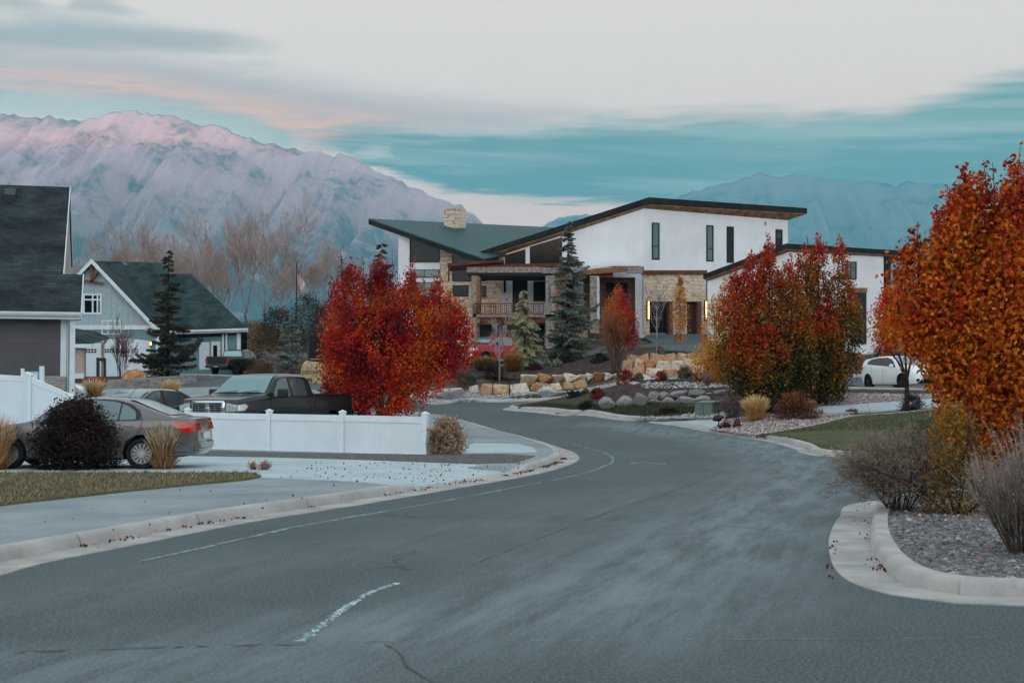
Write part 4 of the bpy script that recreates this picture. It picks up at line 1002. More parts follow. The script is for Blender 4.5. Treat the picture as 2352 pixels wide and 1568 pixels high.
t3 = pickup('pickup_truck', 'red pickup parked below the porch of the white house behind tall grasses', M_red, M_rim, M_chrome, 'new')
place(t3, 1090, 90.8, 220, (0.2, -.9))

# ---- small hatchback
HATCH = dict(L=4.36, R=0.325, arch=0.37, axles=(0.88, 3.53), tumble=0.36,
    top=[(0, .50), (.04, .66), (.14, .76), (.45, .90), (.95, 1.02), (1.10, 1.06), (1.62, 1.34), (1.92, 1.44), (2.35, 1.485), (2.9, 1.475), (3.5, 1.42), (3.86, 1.37), (3.95, 1.33), (4.22, 1.05), (4.30, .92), (4.34, .75), (4.36, .55)],
    belt=[(0, .46), (.14, .70), (.45, .82), (1.1, .93), (2.2, 1.0), (3.4, 1.08), (3.9, 1.11), (4.22, 1.0), (4.36, .5)],
    bot=[(0, .28), (.12, .20), (.5, .19), (1.3, .19), (3.0, .20), (3.9, .24), (4.36, .36)],
    plan=[(0, .50), (.05, .64), (.2, .78), (.55, .87), (1.1, .90), (2.2, .91), (3.4, .90), (3.9, .86), (4.2, .78), (4.36, .62)])
def hatchback(label, pm):
    root = empty('hatchback', label=label, cat='car'); c = Car(HATCH); c.body('body', pm, root); zs = lambda x: float(c.zs(x))
    c.top_panel('windscreen', 1.14, 1.86, M_glass, root); c.top_panel('rear_window', 3.98, 4.2, M_glass, root, n=5)
    c.side_panel('side_window', [(1.36, zs(1.36) + .02), (3.66, zs(3.66) + .02), (3.60, 1.25), (3.38, 1.34), (2.8, 1.40), (2.2, 1.40), (1.85, 1.345), (1.62, 1.22)], M_win_dark, root)
    c.seam('door_gap', [(2.30, 1.0), (2.30, .30), (1.22, .30), (1.18, .85)], root); c.seam('door_gap', [(3.30, 1.05), (3.16, .62), (3.05, .30), (2.32, .30)], root)
    c.seam('window_pillar', [(2.32, zs(2.3) + .02), (2.36, 1.40)], root, .05)
    c.handle(2.14, .86, root, pm); c.handle(3.02, .90, root, pm); c.mirror(1.50, .97, root, pm)
    for sg in (-1, 1):
        hp = [(.06, .66), (.12, .74), (.62, .90), (.70, .885), (.36, .74), (.12, .64)]
        c.side_panel('headlight', hp, M_head, root, .012, (sg,))
        tp = [(3.90, .98), (4.18, 1.03), (4.30, .92), (4.31, .80), (4.10, .86)]
        c.side_panel('tail_light', tp, M_tail, root, .012, (sg,))
        MB().prism([(-.03, sg * .62, .26), (-.03, sg * .36, .26), (-.03, sg * .40, .46)], (.25, 0, 0)).build('air_intake', M_under, root)
        MB().lathe([(.07, -.02), (.07, .1)], (.02, sg * .60, .40), 'x', 12).build('fog_light', M_black, root)
    MB().box(-.035, .05, -.34, .34, .26, .48).build('grille', M_under, root, bevel=.02); MB().box(-.02, .06, -.44, .44, .62, .665).build('upper_grille', M_black, root)
    c.wheels(root, M_rimd, 5); return root
M_whitep = paint('white_paint', lin(228, 232, 232), 0.28, 0.0, 0.8)
h1 = hatchback('white hatchback driving on the side street behind the orange tree', M_whitep)
place(h1, 2074, 66.0, -70, (2.0, 0.0)); h1.scale.z = 1.05; h1.location.z -= 0.03
# ---- the bonnet of one more car, showing between the fence and the house post
M_silver = paint('silver_paint', lin(190, 194, 196), 0.25, 0.4)
s3 = sedan('sedan', 'silver saloon mostly hidden behind the white corner post of the grey house', M_silver, M_rim, 9)
place(s3, 207, 62.0, 2, (0.0, 0.0)); s3.location.z -= 0.25
# ---------------------------------------------------------------- houses
M_trim = pmat('white_trim', lin(212, 218, 222), 0.55, 0.3, var=0.05, vscale=1.5)
M_shing = pmat('charcoal_shingles', lin(58, 64, 68), 0.95, 0.15, var=0.25, vscale=0.9, extra=shingles, bump=0.3, bscale=8)
M_shing2 = pmat('slate_shingles', lin(58, 72, 73), 0.95, 0.15, var=0.22, vscale=0.8, extra=shingles)
M_sid = pmat('grey_lap_siding', lin(92, 88, 88), 0.8, 0.2, var=0.06, vscale=0.8, extra=boards(0.205, 0.5))
M_beige = pmat('beige_siding', lin(170, 156, 150), 0.8, 0.2, var=0.06, extra=boards(0.12, 0.7, 2, 0.12))
M_sage = pmat('sage_panel', lin(138, 152, 150), 0.8, 0.2, var=0.05)
M_ledge = pmat('ledgestone', (0.3, 0.28, 0.26), 0.9, 0.2, var=0, bump=0.6, bscale=10, extra=ashlar([(0, lin(112, 98, 92)), (.3, lin(150, 142, 138)), (.6, lin(170, 160, 154)), (.85, lin(176, 150, 132)), (1, lin(140, 112, 98))], 0.42, 0.10))
M_win = pmat('window_glass', (0.006, 0.007, 0.008), 0.08, 0.22, 0, var=0)
M_winr = pmat('sky_lit_glass', (0.05, 0.09, 0.095), 0.04, 1.0, 0.55, var=0)
M_vent = pmat('vent_metal', (0.03, 0.032, 0.034), 0.5, 0.4, var=0.1)

def grey_house():
    O = P(183, 718, 46); zb = 0.9; root = empty('house', (O.x, O.y, zb), R(15), 'grey sided house with a steep charcoal roof and stone base at the left edge', 'house')
    zo = O.z - zb; s = 0.8; zz = lambda b: zo + s * b
    MB().prism([(-.66, 2.31, -.5), (-.66, 9.0, -.5), (-.66, 9.0, zo + 2.35), (-.66, 6.13, zz(6.13) - .2), (-.66, 2.31, zz(2.31) - .2)], (-9, 0, 0)).build('wall', M_sid, root)
    MB().prism([(-.635, 1.9, zz(1.9) - .22), (-.635, 6.13, zz(6.13) - .22), (-.635, 9.0, zo + 2.3), (-.635, 9.0, .5), (-.635, 1.9, .5)], (-.022, 0, 0)).build('gable_wall', M_beige, root)
    MB().box(-9.9, -.42, .452, 2.3, -.5, zo + .12).build('wall', M_sid, root)
    MB().box(-.418, -.40, .47, 2.2, -.4, zo + .1).build('side_wall', M_sage, root)
    MB().box(-.60, -.415, .425, .45, 1.1, zo + .05).build('corner_board', M_trim, root)
    MB().box(-.397, -.372, .44, .62, -.4, zo + .05).build('corner_board', M_trim, root)
    MB().box(-.30, -.14, .10, .27, -.3, zo - .02).build('column', M_trim, root, bevel=.008)
    MB().box(-1.22, -.42, .33, .449, -.4, zo - 2.10).build('stone_base', M_ledge, root)
    MB().box(-1.26, -.40, .31, .449, zo - 2.098, zo - 2.05).build('stone_cap', M_kerb, root)
    MB().box(-9.95, -1.22, .40, .449, zo - 2.9, zo - 2.45).build('skirt_board', M_sid, root)
    f = [(-10.4, -.02), (.03, -.02), (.03, 1.72), (-.6, 1.72), (-.6, 6.13), (-10.4, 6.13)]
    rf = MB(); rf.prism([(a, b, zz(b)) for a, b in f], (0, .10, -.14)); rf.prism([(-10.4, 6.14, zz(6.13)), (-.6, 6.14, zz(6.13)), (-.6, 9.3, zz(6.13) - s * 3.17), (-10.4, 9.3, zz(6.13) - s * 3.17)], (0, -.10, -.14)); roof = rf.build('roof', M_shing, root)
    for a, b0, b1, back in ((.03, 0, 1.72, 0), (-.6, 1.72, 6.13, 0), (-.6, 6.13, 9.3, 1)):
        z0, z1 = (zz(b0), zz(b1)) if not back else (zz(6.13), zz(6.13) - s * (b1 - b0))
        MB().prism([(a + .002, b0, z0 + .02), (a + .002, b1, z1 + .02), (a + .002, b1, z1 - .20), (a + .002, b0, z0 - .20)], (.03, 0, 0)).build('rake_board', M_trim, root)
    MB().prism([(.0, .03, zz(0) - .18), (.0, 1.6, zz(0) - .18), (.0, 1.6, zz(1.6) - .22)], (-.30, 0, 0)).build('eave_return', M_beige, root)
    gm = MB(); gm.prism([(-10.4, -.02, zo + .0), (-10.4, -.16, zo + .01), (-10.4, -.15, zo - .06), (-10.4, -.11, zo - .12), (-10.4, -.02, zo - .12)], (10.43, 0, 0)); gm.build('gutter', M_trim, root)
    MB().box(-10.4, .02, -.018, .02, zo - .22, zo - .03).build('fascia', M_trim, root); MB().box(-10.4, .0, .022, .44, zo - .20, zo - .17).build('soffit', M_trim, root)
    v = MB(); v.prism([(-2.78, 5.25, zz(5.25) + .005), (-2.78, 5.62, zz(5.62) + .005), (-2.78, 5.62, zz(5.62) + .22), (-2.78, 5.20, zz(5.25) + .24)], (.36, 0, 0)); v.build('roof_vent', M_vent, roof)
grey_house()

class Facade:
    """a wall plane through two picture columns at given distances; pieces are drawn on it in picture units"""
    def __init__(s, root, a, b):
        s.root = root; A = P(a[0], HZ, a[1]); B = P(b[0], HZ, b[1]); d = (B - A); d.z = 0; s.d = d.normalized(); s.n = Vector((s.d.y, -s.d.x, 0)); s.A = A
        if s.n.y > 0: s.n = -s.n
    def pt(s, px, py, out=0.0):
        d = ray(px, py); C = Vector((0, 0, EYE)); t = ((s.A + s.n * out) - C).dot(s.n) / d.dot(s.n); return C + d * t - s.root.location
    def panel(s, name, poly, mat, parent=None, out=0.0, th=0.1, bevel=0):
        pts = [s.pt(x, y, 0.0) + s.n * out for x, y in poly]
        return MB().prism(pts, -s.n * th).build(name, mat, parent or s.root, bevel=bevel)
    def rect(s, name, x0, y0, x1, y1, mat, parent=None, out=0.0, th=0.1, bevel=0):
        return s.panel(name, [(x0, y0), (x1, y0), (x1, y1), (x0, y1)], mat, parent, out, th, bevel)
    def window(s, poly, fw, fm, pm, parent=None, vb=(), hb=(), out=.04, name='window', deep=.14):
        """frame with bars as one part, its glass as a sub-part"""
        cx = sum(p[0] for p in poly) / len(poly); cy = sum(p[1] for p in poly) / len(poly); mb = MB()
        inn = [(p[0] + (fw if p[0] < cx else -fw), p[1] + (fw if p[1] < cy else -fw)) for p in poly]
        n = len(poly); O_ = [s.pt(*p) + s.n * out for p in poly]; I_ = [s.pt(*p) + s.n * out for p in inn]
        for i in range(n):
            j = (i + 1) % n; mb.prism([O_[i], O_[j], I_[j], I_[i]], -s.n * deep)
        x0 = min(p[0] for p in inn); x1 = max(p[0] for p in inn); y0 = min(p[1] for p in inn); y1 = max(p[1] for p in inn); bw = fw * .4
        for x in vb: mb.prism([s.pt(a, b) + s.n * (out - .01) for a, b in ((x - bw, y0), (x + bw, y0), (x + bw, y1), (x - bw, y1))], -s.n * .05)
        for y in hb: mb.prism([s.pt(a, b) + s.n * (out - .012) for a, b in ((x0, y - bw), (x1, y - bw), (x1, y + bw), (x0, y + bw))], -s.n * .05)
        w = mb.build(name, fm, parent or s.root)
        MB().prism([s.pt(*p) + s.n * (out - .02) for p in inn], -s.n * .012).build('pane', pm, w)
        return w
    def slab(s, name, poly, mat, back, parent=None, out=0.0):
        pts = [s.pt(x, y) + s.n * out for x, y in poly]
        return MB().prism(pts, Vector(back)).build(name, mat, parent or s.root)

M_teals = pmat('teal_lap_siding', lin(112, 142, 146), 0.8, 0.2, var=0.05, extra=boards(0.21, 0.6))
M_batten = pmat('pale_batten_siding', lin(160, 176, 180), 0.8, 0.2, var=0.05, extra=boards(0.42, 0.62, 0, 0.10))
M_wood = pmat('timber', lin(120, 78, 58), 0.75, 0.25, var=0.25, vscale=4)
M_gdoor = pmat('garage_door_white', lin(205, 214, 220), 0.6, 0.3, var=0.03, extra=boards(0.55, 0.65, 2, 0.03))
M_found = pmat('foundation', lin(150, 146, 144), 0.9, 0.2, var=0.12)
M_lit = emat('warm_lamp', (1.0, 0.36, 0.08), 2.0)
def blue_house():
    b = G(300, 106); root = empty('house', (b.x, b.y, b.z), 0, 'pale blue gabled house with teal siding and white garage doors behind the dark spruce', 'house')
    W_ = Facade(root, (0, 105.2), (600, 105.2)); S_ = Facade(root, (0, 108.4), (600, 108.4))
    W_.slab('gable_wall', [(55, 757), (365, 757), (210, 606)], M_batten, (0, 3.3, 0))
    W_.rect('band', 55, 747, 366, 757, M_trim, None, .06, .2)
    W_.slab('wall', [(55, 757.2), (362, 757.2), (362, 872), (55, 872)], M_teals, (0, 3.2, 0), out=-.03)
    S_.slab('wall', [(362, 750), (545, 744), (540, 866), (362, 872)], M_teals, (-3, 9, 0))
    W_.rect('corner_board', 358, 757.5, 366, 866, M_trim, None, .03, .3)
    rf = MB(); ov = .45
    for a, c in (((210, 597), (367, 762)), ((210, 597), (53, 762))):
        A, C = W_.pt(*a, ov), W_.pt(*c, ov); dz = Vector((0, 0, .22)); rf.prism([A, C, C - dz, A - dz], (0, 9.5, 0))
    roof = rf.build('gable_roof', M_shing2, root)
    for a, c in (((210, 594), (368, 760)), ((210, 594), (52, 760))):
        A, C = W_.pt(*a, ov + .05), W_.pt(*c, ov + .05); d = (C - A).normalized(); w = Vector((0, 0, .36)); MB().prism([A, C, C - w, A - w], (0, .045, 0)).build('rake_board', M_trim, root)
    # main roof plane facing the street
    p0 = P(440, 757, 107.7); z0 = p0.z; y0 = p0.y; sl = 0.80
    def rp(px, py):
        d = ray(px, py); C = Vector((0, 0, EYE)); n = Vector((0, -sl, 1)); t = (p0 - C).dot(n) / d.dot(n); return C + d * t - root.location
    mr = MB(); mr.prism([rp(*q) for q in ((215, 599), (368, 603), (391, 629), (439, 629), (568, 753.5), (350, 760))], (-.6, 3.0, -2.5)); mroof = mr.build('roof', M_shing2, root)
    A, B = rp(360, 760), rp(570, 753.5); MB().prism([A, B, B - Vector((0, 0, .16)), A - Vector((0, 0, .16))], (0, -.13, 0)).build('gutter', M_trim, root)
    A2, B2 = A - Vector((0, -.02, .17)), B - Vector((0, -.02, .17)); MB().prism([A2, B2, B2 - Vector((0, 0, .12)), A2 - Vector((0, 0, .12))], (0, .05, 0)).build('fascia', M_trim, root)
    for q in ((239, 610), (309, 611), (338, 613), (431, 640)):
        p = rp(*q); MB().prism([p + Vector((-.14, 0, 0)), p + Vector((-.14, .3, .25)), p + Vector((-.14, 0, .25))], (.3, 0, 0)).build('roof_vent', M_vent, mroof)
    p = [rp(x, y) + Vector((0, -.05, .06)) for x, y in ((276, 602), (286, 602), (298, 613), (286, 613))]; sk = MB().prism(p, (0, .1, -.1)).build('skylight', M_vent, mroof)
    MB().prism([rp(x, y) + Vector((0, -.06, .075)) for x, y in ((279, 603), (286, 603), (295, 612), (287, 612))], (0, .01, -.01)).build('pane', M_winr, sk)
    MB().prism([rp(323, 628) + Vector((-.04, 0, 0)), rp(323, 628) + Vector((.04, 0, 0)), rp(323, 628) + Vector((.04, 0, .5)), rp(323, 628) + Vector((-.04, 0, .5))], (0, .08, 0)).build('vent_pipe', M_vent, mroof)
    # garage doors
    W_.rect('door_trim', 186, 788, 232, 868, M_trim, None, .02, .1); W_.panel('door_trim', [(234, 780), (290, 776), (345, 783), (345, 868), (234, 868)], M_trim, None, .02, .1)
    for x0, x1, groups in ((192, 226, ((195, 222),)), (238, 338, ((240, 262), (270, 294), (302, 318)))):
        d = W_.rect('garage_door', x0, 797, x1, 864, M_gdoor, None, .05, .1)
        for a, c in groups:
            w = MB()
            for i in range(4):
                for j in range(2):
                    xa = a + (c - a) * i / 4 + .8; xb = a + (c - a) * (i + 1) / 4 - .8; ya = 801 + j * 5.2
                    w.prism([W_.pt(xx, yy, .056) for xx, yy in ((xa, ya), (xb, ya), (xb, ya + 4), (xa, ya + 4))], (0, .01, 0))
            w.build('door_window', M_win, d)
    W_.rect('foundation', 184, 864.5, 362, 876, M_found, None, .07, .2)
    W_.window([(190, 674), (234, 674), (234, 722), (190, 722)], 4.5, M_trim, M_win, vb=(213, 224), hb=(688,))
    t = MB()
    for poly in ([(207, 607), (213, 607), (213, 648), (207, 648)], [(187, 640), (236, 648), (236, 652), (187, 645)], [(213, 640), (217, 628), (226, 622), (226, 626), (219, 632), (216, 642)]): t.prism([W_.pt(*q, .3) for q in poly], (0, .15, 0))
    t.build('gable_truss', M_wood, root)
    d = S_.rect('door', 458, 786, 481, 849, M_trim, None, .05, .1); S_.rect('door_leaf', 462, 791, 478, 848, M_gdoor, d, .07, .05)
    d = S_.rect('door', 485, 784, 506, 846, M_trim, None, .05, .1); S_.rect('pane', 490, 793, 499, 842, M_win, d, .07, .05)
    for x in (513, 521): S_.rect('downpipe', x - 2, 757, x + 2, 846, M_trim, None, .16, .1)
    S_.rect('porch_column', 545, 757, 553, 846, M_trim, None, .2, .25)
    S_.rect('foundation', 363, 864, 540, 876, M_found, None, .05, .1)
    l = W_.rect('wall_lamp', 344, 783, 350, 795, M_vent, None, .14, .12); W_.rect('bulb', 345, 785, 349, 793, M_lit, l, .17, .03)
    l = W_.rect('eave_lamp', 346, 758.5, 352, 761, M_lit, None, .4, .05)
blue_house()
def outbuilding():
    b = G(184, 88); root = empty('outbuilding', (b.x, b.y, b.z), 0, 'small beige outbuilding with a low dark roof between the grey house and the garage', 'outbuilding')
    f = Facade(root, (150, 88), (300, 88)); f.slab('wall', [(130, 799), (192, 799), (192, 868), (130, 868)], M_beige, (0, .5, 0)); f.slab('roof', [(120, 790), (216, 790), (180, 774), (120, 765)], M_shing2, (0, 4, .5), out=.3)
    f.rect('fascia', 120, 790.5, 214, 799, M_trim, None, .35, .3); f.rect('base', 130, 857, 193, 869, M_trim, None, .05, .1)
outbuilding()

# ---------------------------------------------------------------- the modern house on the rise
M_stucco = pmat('white_stucco', lin(224, 222, 224), 0.9, 0.2, var=0.04, vscale=0.5, bump=0.2, bscale=25)
M_fasc = pmat('black_fascia', lin(34, 34, 36), 0.8, 0.25, var=0.25, vscale=1.5)
M_soff = pmat('cedar_soffit', lin(150, 114, 88), 0.8, 0.2, var=0.25, vscale=2, extra=boards(0.28, 0.6, 0, 0.12))
M_ash = pmat('sandstone_ashlar', (0.4, 0.34, 0.25), 0.9, 0.2, var=0, bump=0.5, bscale=8, extra=ashlar([(0, lin(176, 138, 108)), (.22, lin(210, 184, 160)), (.5, lin(222, 202, 184)), (.74, lin(204, 176, 150)), (.9, lin(190, 134, 84)), (1, lin(216, 204, 194))], 0.52, 0.26))
M_rust = pmat('corten_steel', lin(104, 52, 42), 0.75, 0.25, var=0.25, vscale=2)
M_metal = pmat('standing_seam_roof', lin(30, 72, 74), 0.55, 0.4, 0.25, var=0.10, vscale=1.0, extra=boards(0.45, 0.55, 0, 0.10))
M_oldw = pmat('weathered_timber', lin(150, 138, 132), 0.9, 0.15, var=0.25, vscale=5, extra=boards(0.30, 0.5, 0, 0.05))
M_oran = pmat('oiled_timber', lin(146, 100, 66), 0.8, 0.2, var=0.25, vscale=5)
M_brick = pmat('brown_ledgestone', (0.12, 0.07, 0.05), 0.9, 0.2, var=0, bump=0.5, bscale=8, extra=ashlar([(0, lin(58, 40, 34)), (.4, lin(104, 72, 56)), (.7, lin(140, 96, 70)), (1, lin(70, 48, 40))], 0.5, 0.14))
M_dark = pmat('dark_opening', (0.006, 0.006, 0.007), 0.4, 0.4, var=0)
M_num = pmat('number_black', (0.02, 0.02, 0.02), 0.5, 0.3, var=0)
M_strip = emat('strip_lamp', (1.0, 0.46, 0.14), 2.5)
FONT = {'1': ['010', '110', '010', '010', '111'], '6': ['111', '100', '111', '101', '111'], '2': ['111', '001', '111', '100', '111'],
        'O': ['0110', '1001', '1001', '1001', '0110'], 'D': ['1110', '1001', '1001', '1001', '1110'], 'A': ['0110', '1001', '1111', '1001', '1001'], 'R': ['1110', '1001', '1110', '1010', '1001'],
        'I': ['1', '1', '1', '1', '1'], 'N': ['1001', '1101', '1011', '1001', '1001'], 'G': ['0111', '1000', '1011', '1001', '0111'], 'L': ['100', '100', '100', '100', '111'], 'E': ['111', '100', '110', '100', '111'], 'S': ['0111', '1000', '0110', '0001', '1110'], "'": ['1', '1', '0', '0', '0']}
def lettering(mb, text, o, ux, uz, cell, depth, gap=1):
    x = 0
    for ch in text:
        gl = FONT[ch]
        for r, row in enumerate(gl):
            for c_, bit in enumerate(row):
                if bit == '1':
                    p = o + ux * ((x + c_) * cell) - uz * (r * cell); mb.prism([p, p + ux * cell, p + ux * cell - uz * cell, p - uz * cell], depth)
        x += len(gl[0]) + gap
def roof_slab(root, name, pts, th, mat, parent=None):
    return MB().prism([p - root.location for p in pts], (0, 0, -th)).build(name, mat, parent or root)
def plane_z(p0, p1, p2):
    n = (p1 - p0).cross(p2 - p0); return lambda x, y: p0.z - (n.x * (x - p0.x) + n.y * (y - p0.y)) / n.z
def white_house():
    b = G(1480, 101); root = empty('house', (b.x, b.y, b.z), 0, 'modern white house with black slanted roofs, sandstone walls and a timber porch on the rise', 'house')
    L0 = Facade(root, (1105, 99.0), (1480, 99.0)); R0 = Facade(root, (1480, 99.0), (1812, 104.6))
    # ---- upper volume
    T0, T1, T2 = P(1490, 453, 98.72), P(1854, 478, 104.64), P(1104, 577, 98.6); T3 = T2 + (T1 - T0); hz = plane_z(T0, T1, T2)
    plan = [P(1145, HZ, 99), P(1480, HZ, 99), P(1812, HZ, 104.6)]; plan += [plan[2] + Vector((-5.2, 9.0, 0)), plan[0] + Vector((5, 9, 0))]
    lo = P(1478, 622, 99).z; vs = []; n = len(plan)
    for p in plan: vs += [(p.x, p.y, lo), (p.x, p.y, hz(p.x, p.y) - .42)]
    vs = [tuple(Vector(v) - root.location) for v in vs]
    MB().add(vs, [(2 * i, 2 * ((i + 1) % n), 2 * ((i + 1) % n) + 1, 2 * i + 1) for i in range(n)] + [tuple(2 * i for i in range(n))[::-1], tuple(2 * i + 1 for i in range(n))]).build('wall', M_stucco, root)
    roof_slab(root, 'roof', [T2, T0, T1, T3], .40, M_fasc)
    i4 = lambda q: q - Vector((0, 0, .402)); ce = (T0 + T1 + T2 + T3) / 4; roof_slab(root, 'soffit', [i4(q + (ce - q).normalized() * .12) for q in (T2, T0, T1, T3)], .05, M_soff)
    for x0, y0, x1, y1, bar in ((1497, 511, 1514.5, 596, 566), (1622, 517, 1638.5, 600, 571), (1669, 520, 1685, 603, None), (1781, 526.5, 1797, 610, 548)):
        R0.window([(x0, y0), (x1, y0 + .9), (x1, y1 + .6), (x0, y1)], 2.6, M_fasc, M_winr if bar and x0 < 1700 else M_win, hb=(bar,) if bar else ())
    R0.rect('pane', 1783.5, 531, 1793, 546, M_winr, None, .02, .02); v = R0.panel('wall_vent', [(1756, 510), (1759, 508), (1759, 518), (1756, 516)], M_oldw, None, .06, .1)
    L0.window([(1160, 586), (1207, 572), (1207, 606.5), (1160, 606.5)], 2.2, M_fasc, M_win); L0.window([(1217, 567), (1291, 545), (1291, 606.5), (1217, 606.5)], 2.2, M_fasc, M_win)
    # ---- lower storey, garage front of stone
    R0.rect('steel_band', 1474, 621, 1622, 630, M_rust, None, .12, .3)
    bk = MB()
    for x in (1488, 1515, 1540, 1566, 1592): bk.prism([R0.pt(a, c, .06) for a, c in ((x - 1, 630), (x + 1, 630), (x + 1, 638), (x - 1, 638))], R0.n * -.06)
    st = R0.panel('stone_wall', [(1480, 628), (1622, 628), (1622, 692), (1480, 692)], M_ash, None, 0, .6)
    for x0, x1 in ((1480, 1492), (1546, 1574), (1612, 1622)): R0.rect('stone_wall', x0, 692, x1, 790, M_ash, None, 0, .6)
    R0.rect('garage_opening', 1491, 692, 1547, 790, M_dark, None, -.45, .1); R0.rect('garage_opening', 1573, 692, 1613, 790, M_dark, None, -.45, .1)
    g1 = R0.rect('garage_door', 1493, 697, 1537, 768, M_win, None, -.40, .04); 
    bars = MB()
    for x in (1508, 1522): bars.prism([R0.pt(a, c, -.38) for a, c in ((x - .5, 697), (x + .5, 697), (x + .5, 768), (x - .5, 768))], R0.n * -.03)
    for y in (715, 733, 750): bars.prism([R0.pt(a, c, -.385) for a, c in ((1493, y - .5), (1537, y - .5), (1537, y + .5), (1493, y + .5))], R0.n * -.03)
    bars.build('door_bar', M_vent, g1)
    R0.rect('bottom_rail', 1493, 764, 1537, 768, M_oldw, g1, -.36, .03); R0.rect('door_jamb', 1538, 693, 1546, 775, M_wood, None, -.05, .35); R0.rect('side_door', 1576, 697, 1584, 775, M_stucco, None, -.35, .05); R0.rect('side_door', 1586, 697, 1606, 775, pmat('red_brown_door', lin(66, 36, 30), 0.5, 0.3, var=.1), None, -.36, .05); R0.rect('door_jamb', 1604, 693, 1612, 775, M_wood, None, -.05, .35)
    for x in (1487, 1619.5):
        l = R0.rect('wall_lamp', x - 2.2, 690, x + 2.4, 736, M_fasc, None, .10, .10); R0.rect('lamp_tube', x - .2, 692, x + 2.0, 733, M_strip, l, .125, .03)
    ch = MB()
    for k in range(34): 
        p = R0.pt(1476.5, 631 + k * 4.05, .12); q = R0.pt(1476.5, 631 + k * 4.05 + 4.6, .12); o = Vector((.05 if k % 2 else .01, 0, 0)); ch.tube([p - o, (p + q) / 2 + o * 1.5 + Vector((.03, 0, 0)), q - o], .022, 4)
    ch.build('rain_chain', M_rust, root)
    # ---- left face below the porch roof
    L0.panel('wall', [(1408, 612.5), (1480, 612.5), (1480, 790), (1459, 790), (1459, 637), (1408, 637)], M_stucco, None, 0, .3)
    L0.rect('ledgestone_wall', 1340, 630, 1459, 790, M_brick, None, -.32, .3)
    for x0, x1 in ((1368, 1378), (1394, 1412), (1426, 1443)): L0.window([(x0, 648), (x1, 648), (x1, 742), (x0, 742)], 1.5, M_fasc, M_win, out=-.27)
    L0.rect('wall', 1150, 612.5, 1407.6, 637, M_stucco, None, -.02, .3); L0.rect('wall', 1150, 637.2, 1177, 790, M_stucco, None, -.02, .3); L0.rect('wall', 1212, 637.2, 1340, 790, M_stucco, None, -.06, .3)
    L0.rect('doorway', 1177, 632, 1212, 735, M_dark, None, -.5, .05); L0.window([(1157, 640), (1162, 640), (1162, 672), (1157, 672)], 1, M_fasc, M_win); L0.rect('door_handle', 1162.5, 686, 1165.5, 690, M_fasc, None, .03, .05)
    L0.window([(1225, 646), (1256, 646), (1256, 692), (1225, 692)], 2, M_fasc, M_win); L0.window([(1298, 646), (1318, 646), (1318, 692), (1298, 692)], 2, M_fasc, M_win)
    # ---- porch
    Pf = Facade(root, (1080, 94.0), (1480, 94.0))
    pr = Pf.slab('porch_roof', [(1072, 613), (1246, 613), (1246, 626), (1072, 626)], M_oldw, (0, 4.2, 0)); Pf.slab('flashing', [(1072, 608), (1322, 603), (1322, 612.8), (1072, 612.8)], M_rust, (0, 4.2, 0), out=-.05)
    for k in range(5): Pf.slab('shingle_end', [(1246.5 + k * 20, 615 - k * .6), (1265.5 + k * 20, 614.5 - k * .6), (1265.5 + k * 20, 628), (1246.5 + k * 20, 628)], M_oldw, (0, .5, 0), out=.08)
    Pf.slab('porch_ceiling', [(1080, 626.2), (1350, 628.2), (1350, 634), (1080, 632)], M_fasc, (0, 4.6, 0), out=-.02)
    Pf.slab('canopy_slab', [(1346, 612), (1408, 607.5), (1474, 609), (1474, 611), (1408, 611), (1346, 620)], M_trim, (0, 4.5, .3)); Pf.slab('timber_beam', [(1346, 620), (1440, 611.2), (1440, 623), (1346, 631)], M_oran, (0, .4, 0)); Pf.slab('timber_beam', [(1441, 613), (1477, 613), (1477, 627), (1441, 627)], M_oldw, (0, .5, 0)); Pf.slab('steel_beam', [(1318, 627), (1408, 625), (1408, 636), (1318, 638)], M_rust, (0, 3.5, 0), out=-.3)
    Pf.slab('steel_canopy', [(1028, 605), (1158, 596), (1158, 602.6), (1028, 612)], M_rust, (0, 4.0, 0), out=.2); Pf.slab('canopy_post', [(1029, 612), (1033, 612), (1033, 645), (1029, 645)], M_rust, (0, .15, 0), out=.1)
    for x0, x1, x2, y1 in ((1083, 1094, 1102, 775), (1253, 1276, 1300, 800), (1355, 1371, 1375, 765)):
        p = Pf.slab('post', [(x0, 633), (x1, 633), (x1, y1), (x0, y1)], M_oldw, (.2, .5, 0)); Pf.slab('post_side', [(x1 + .4, 634), (x2, 634), (x2, y1 - 32), (x1 + .4, y1 - 32)], M_oran if x2 < 1350 else M_trim, (.1, .45, 0), p, -.04)
        if x0 == 1253:
            nb = MB()
            for k, c_ in enumerate('1626'): lettering(nb, c_, Pf.pt(1260.2, 660 + k * 9, .012), Vector((1, 0, 0)), Vector((0, 0, 1)), .042, (0, .01, 0))
            nb.build('house_number', M_num, p)
    Pf.slab('deck', [(1086, 722), (1345, 722), (1345, 728), (1086, 728)], M_oldw, (0, 4.6, 0)); Pf.slab('deck_beam', [(1088, 728.2), (1345, 728.2), (1345, 741), (1088, 741)], M_rust, (0, .3, 0), out=-.1)
    def railing(x0, x1):
        m = MB(); bar = lambda a, c, d, e: m.prism([Pf.pt(q, w, .05) for q, w in ((a, c), (d, c), (d, e), (a, e))], (0, .05, 0))
        bar(x0, 696, x1, 698.2); bar(x0, 719, x1, 721.2); x = x0; k = 0
        while x < x1 - 8:
            bar(x, 698, x + 1.6, 719)
            if k % 2 == 0:
                for y in (702, 707, 712, 716): bar(x + 1.6, y, min(x + 13, x1), y + 1.4)
                x += 13
            else:
                for q in (4, 8): bar(x + q, 698, x + q + 1.3, 719)
                x += 12
            k += 1
        bar(x1 - 1.6, 698, x1, 719); m.build('railing', M_rust, root)
    railing(1087, 1250); railing(1302, 1354)
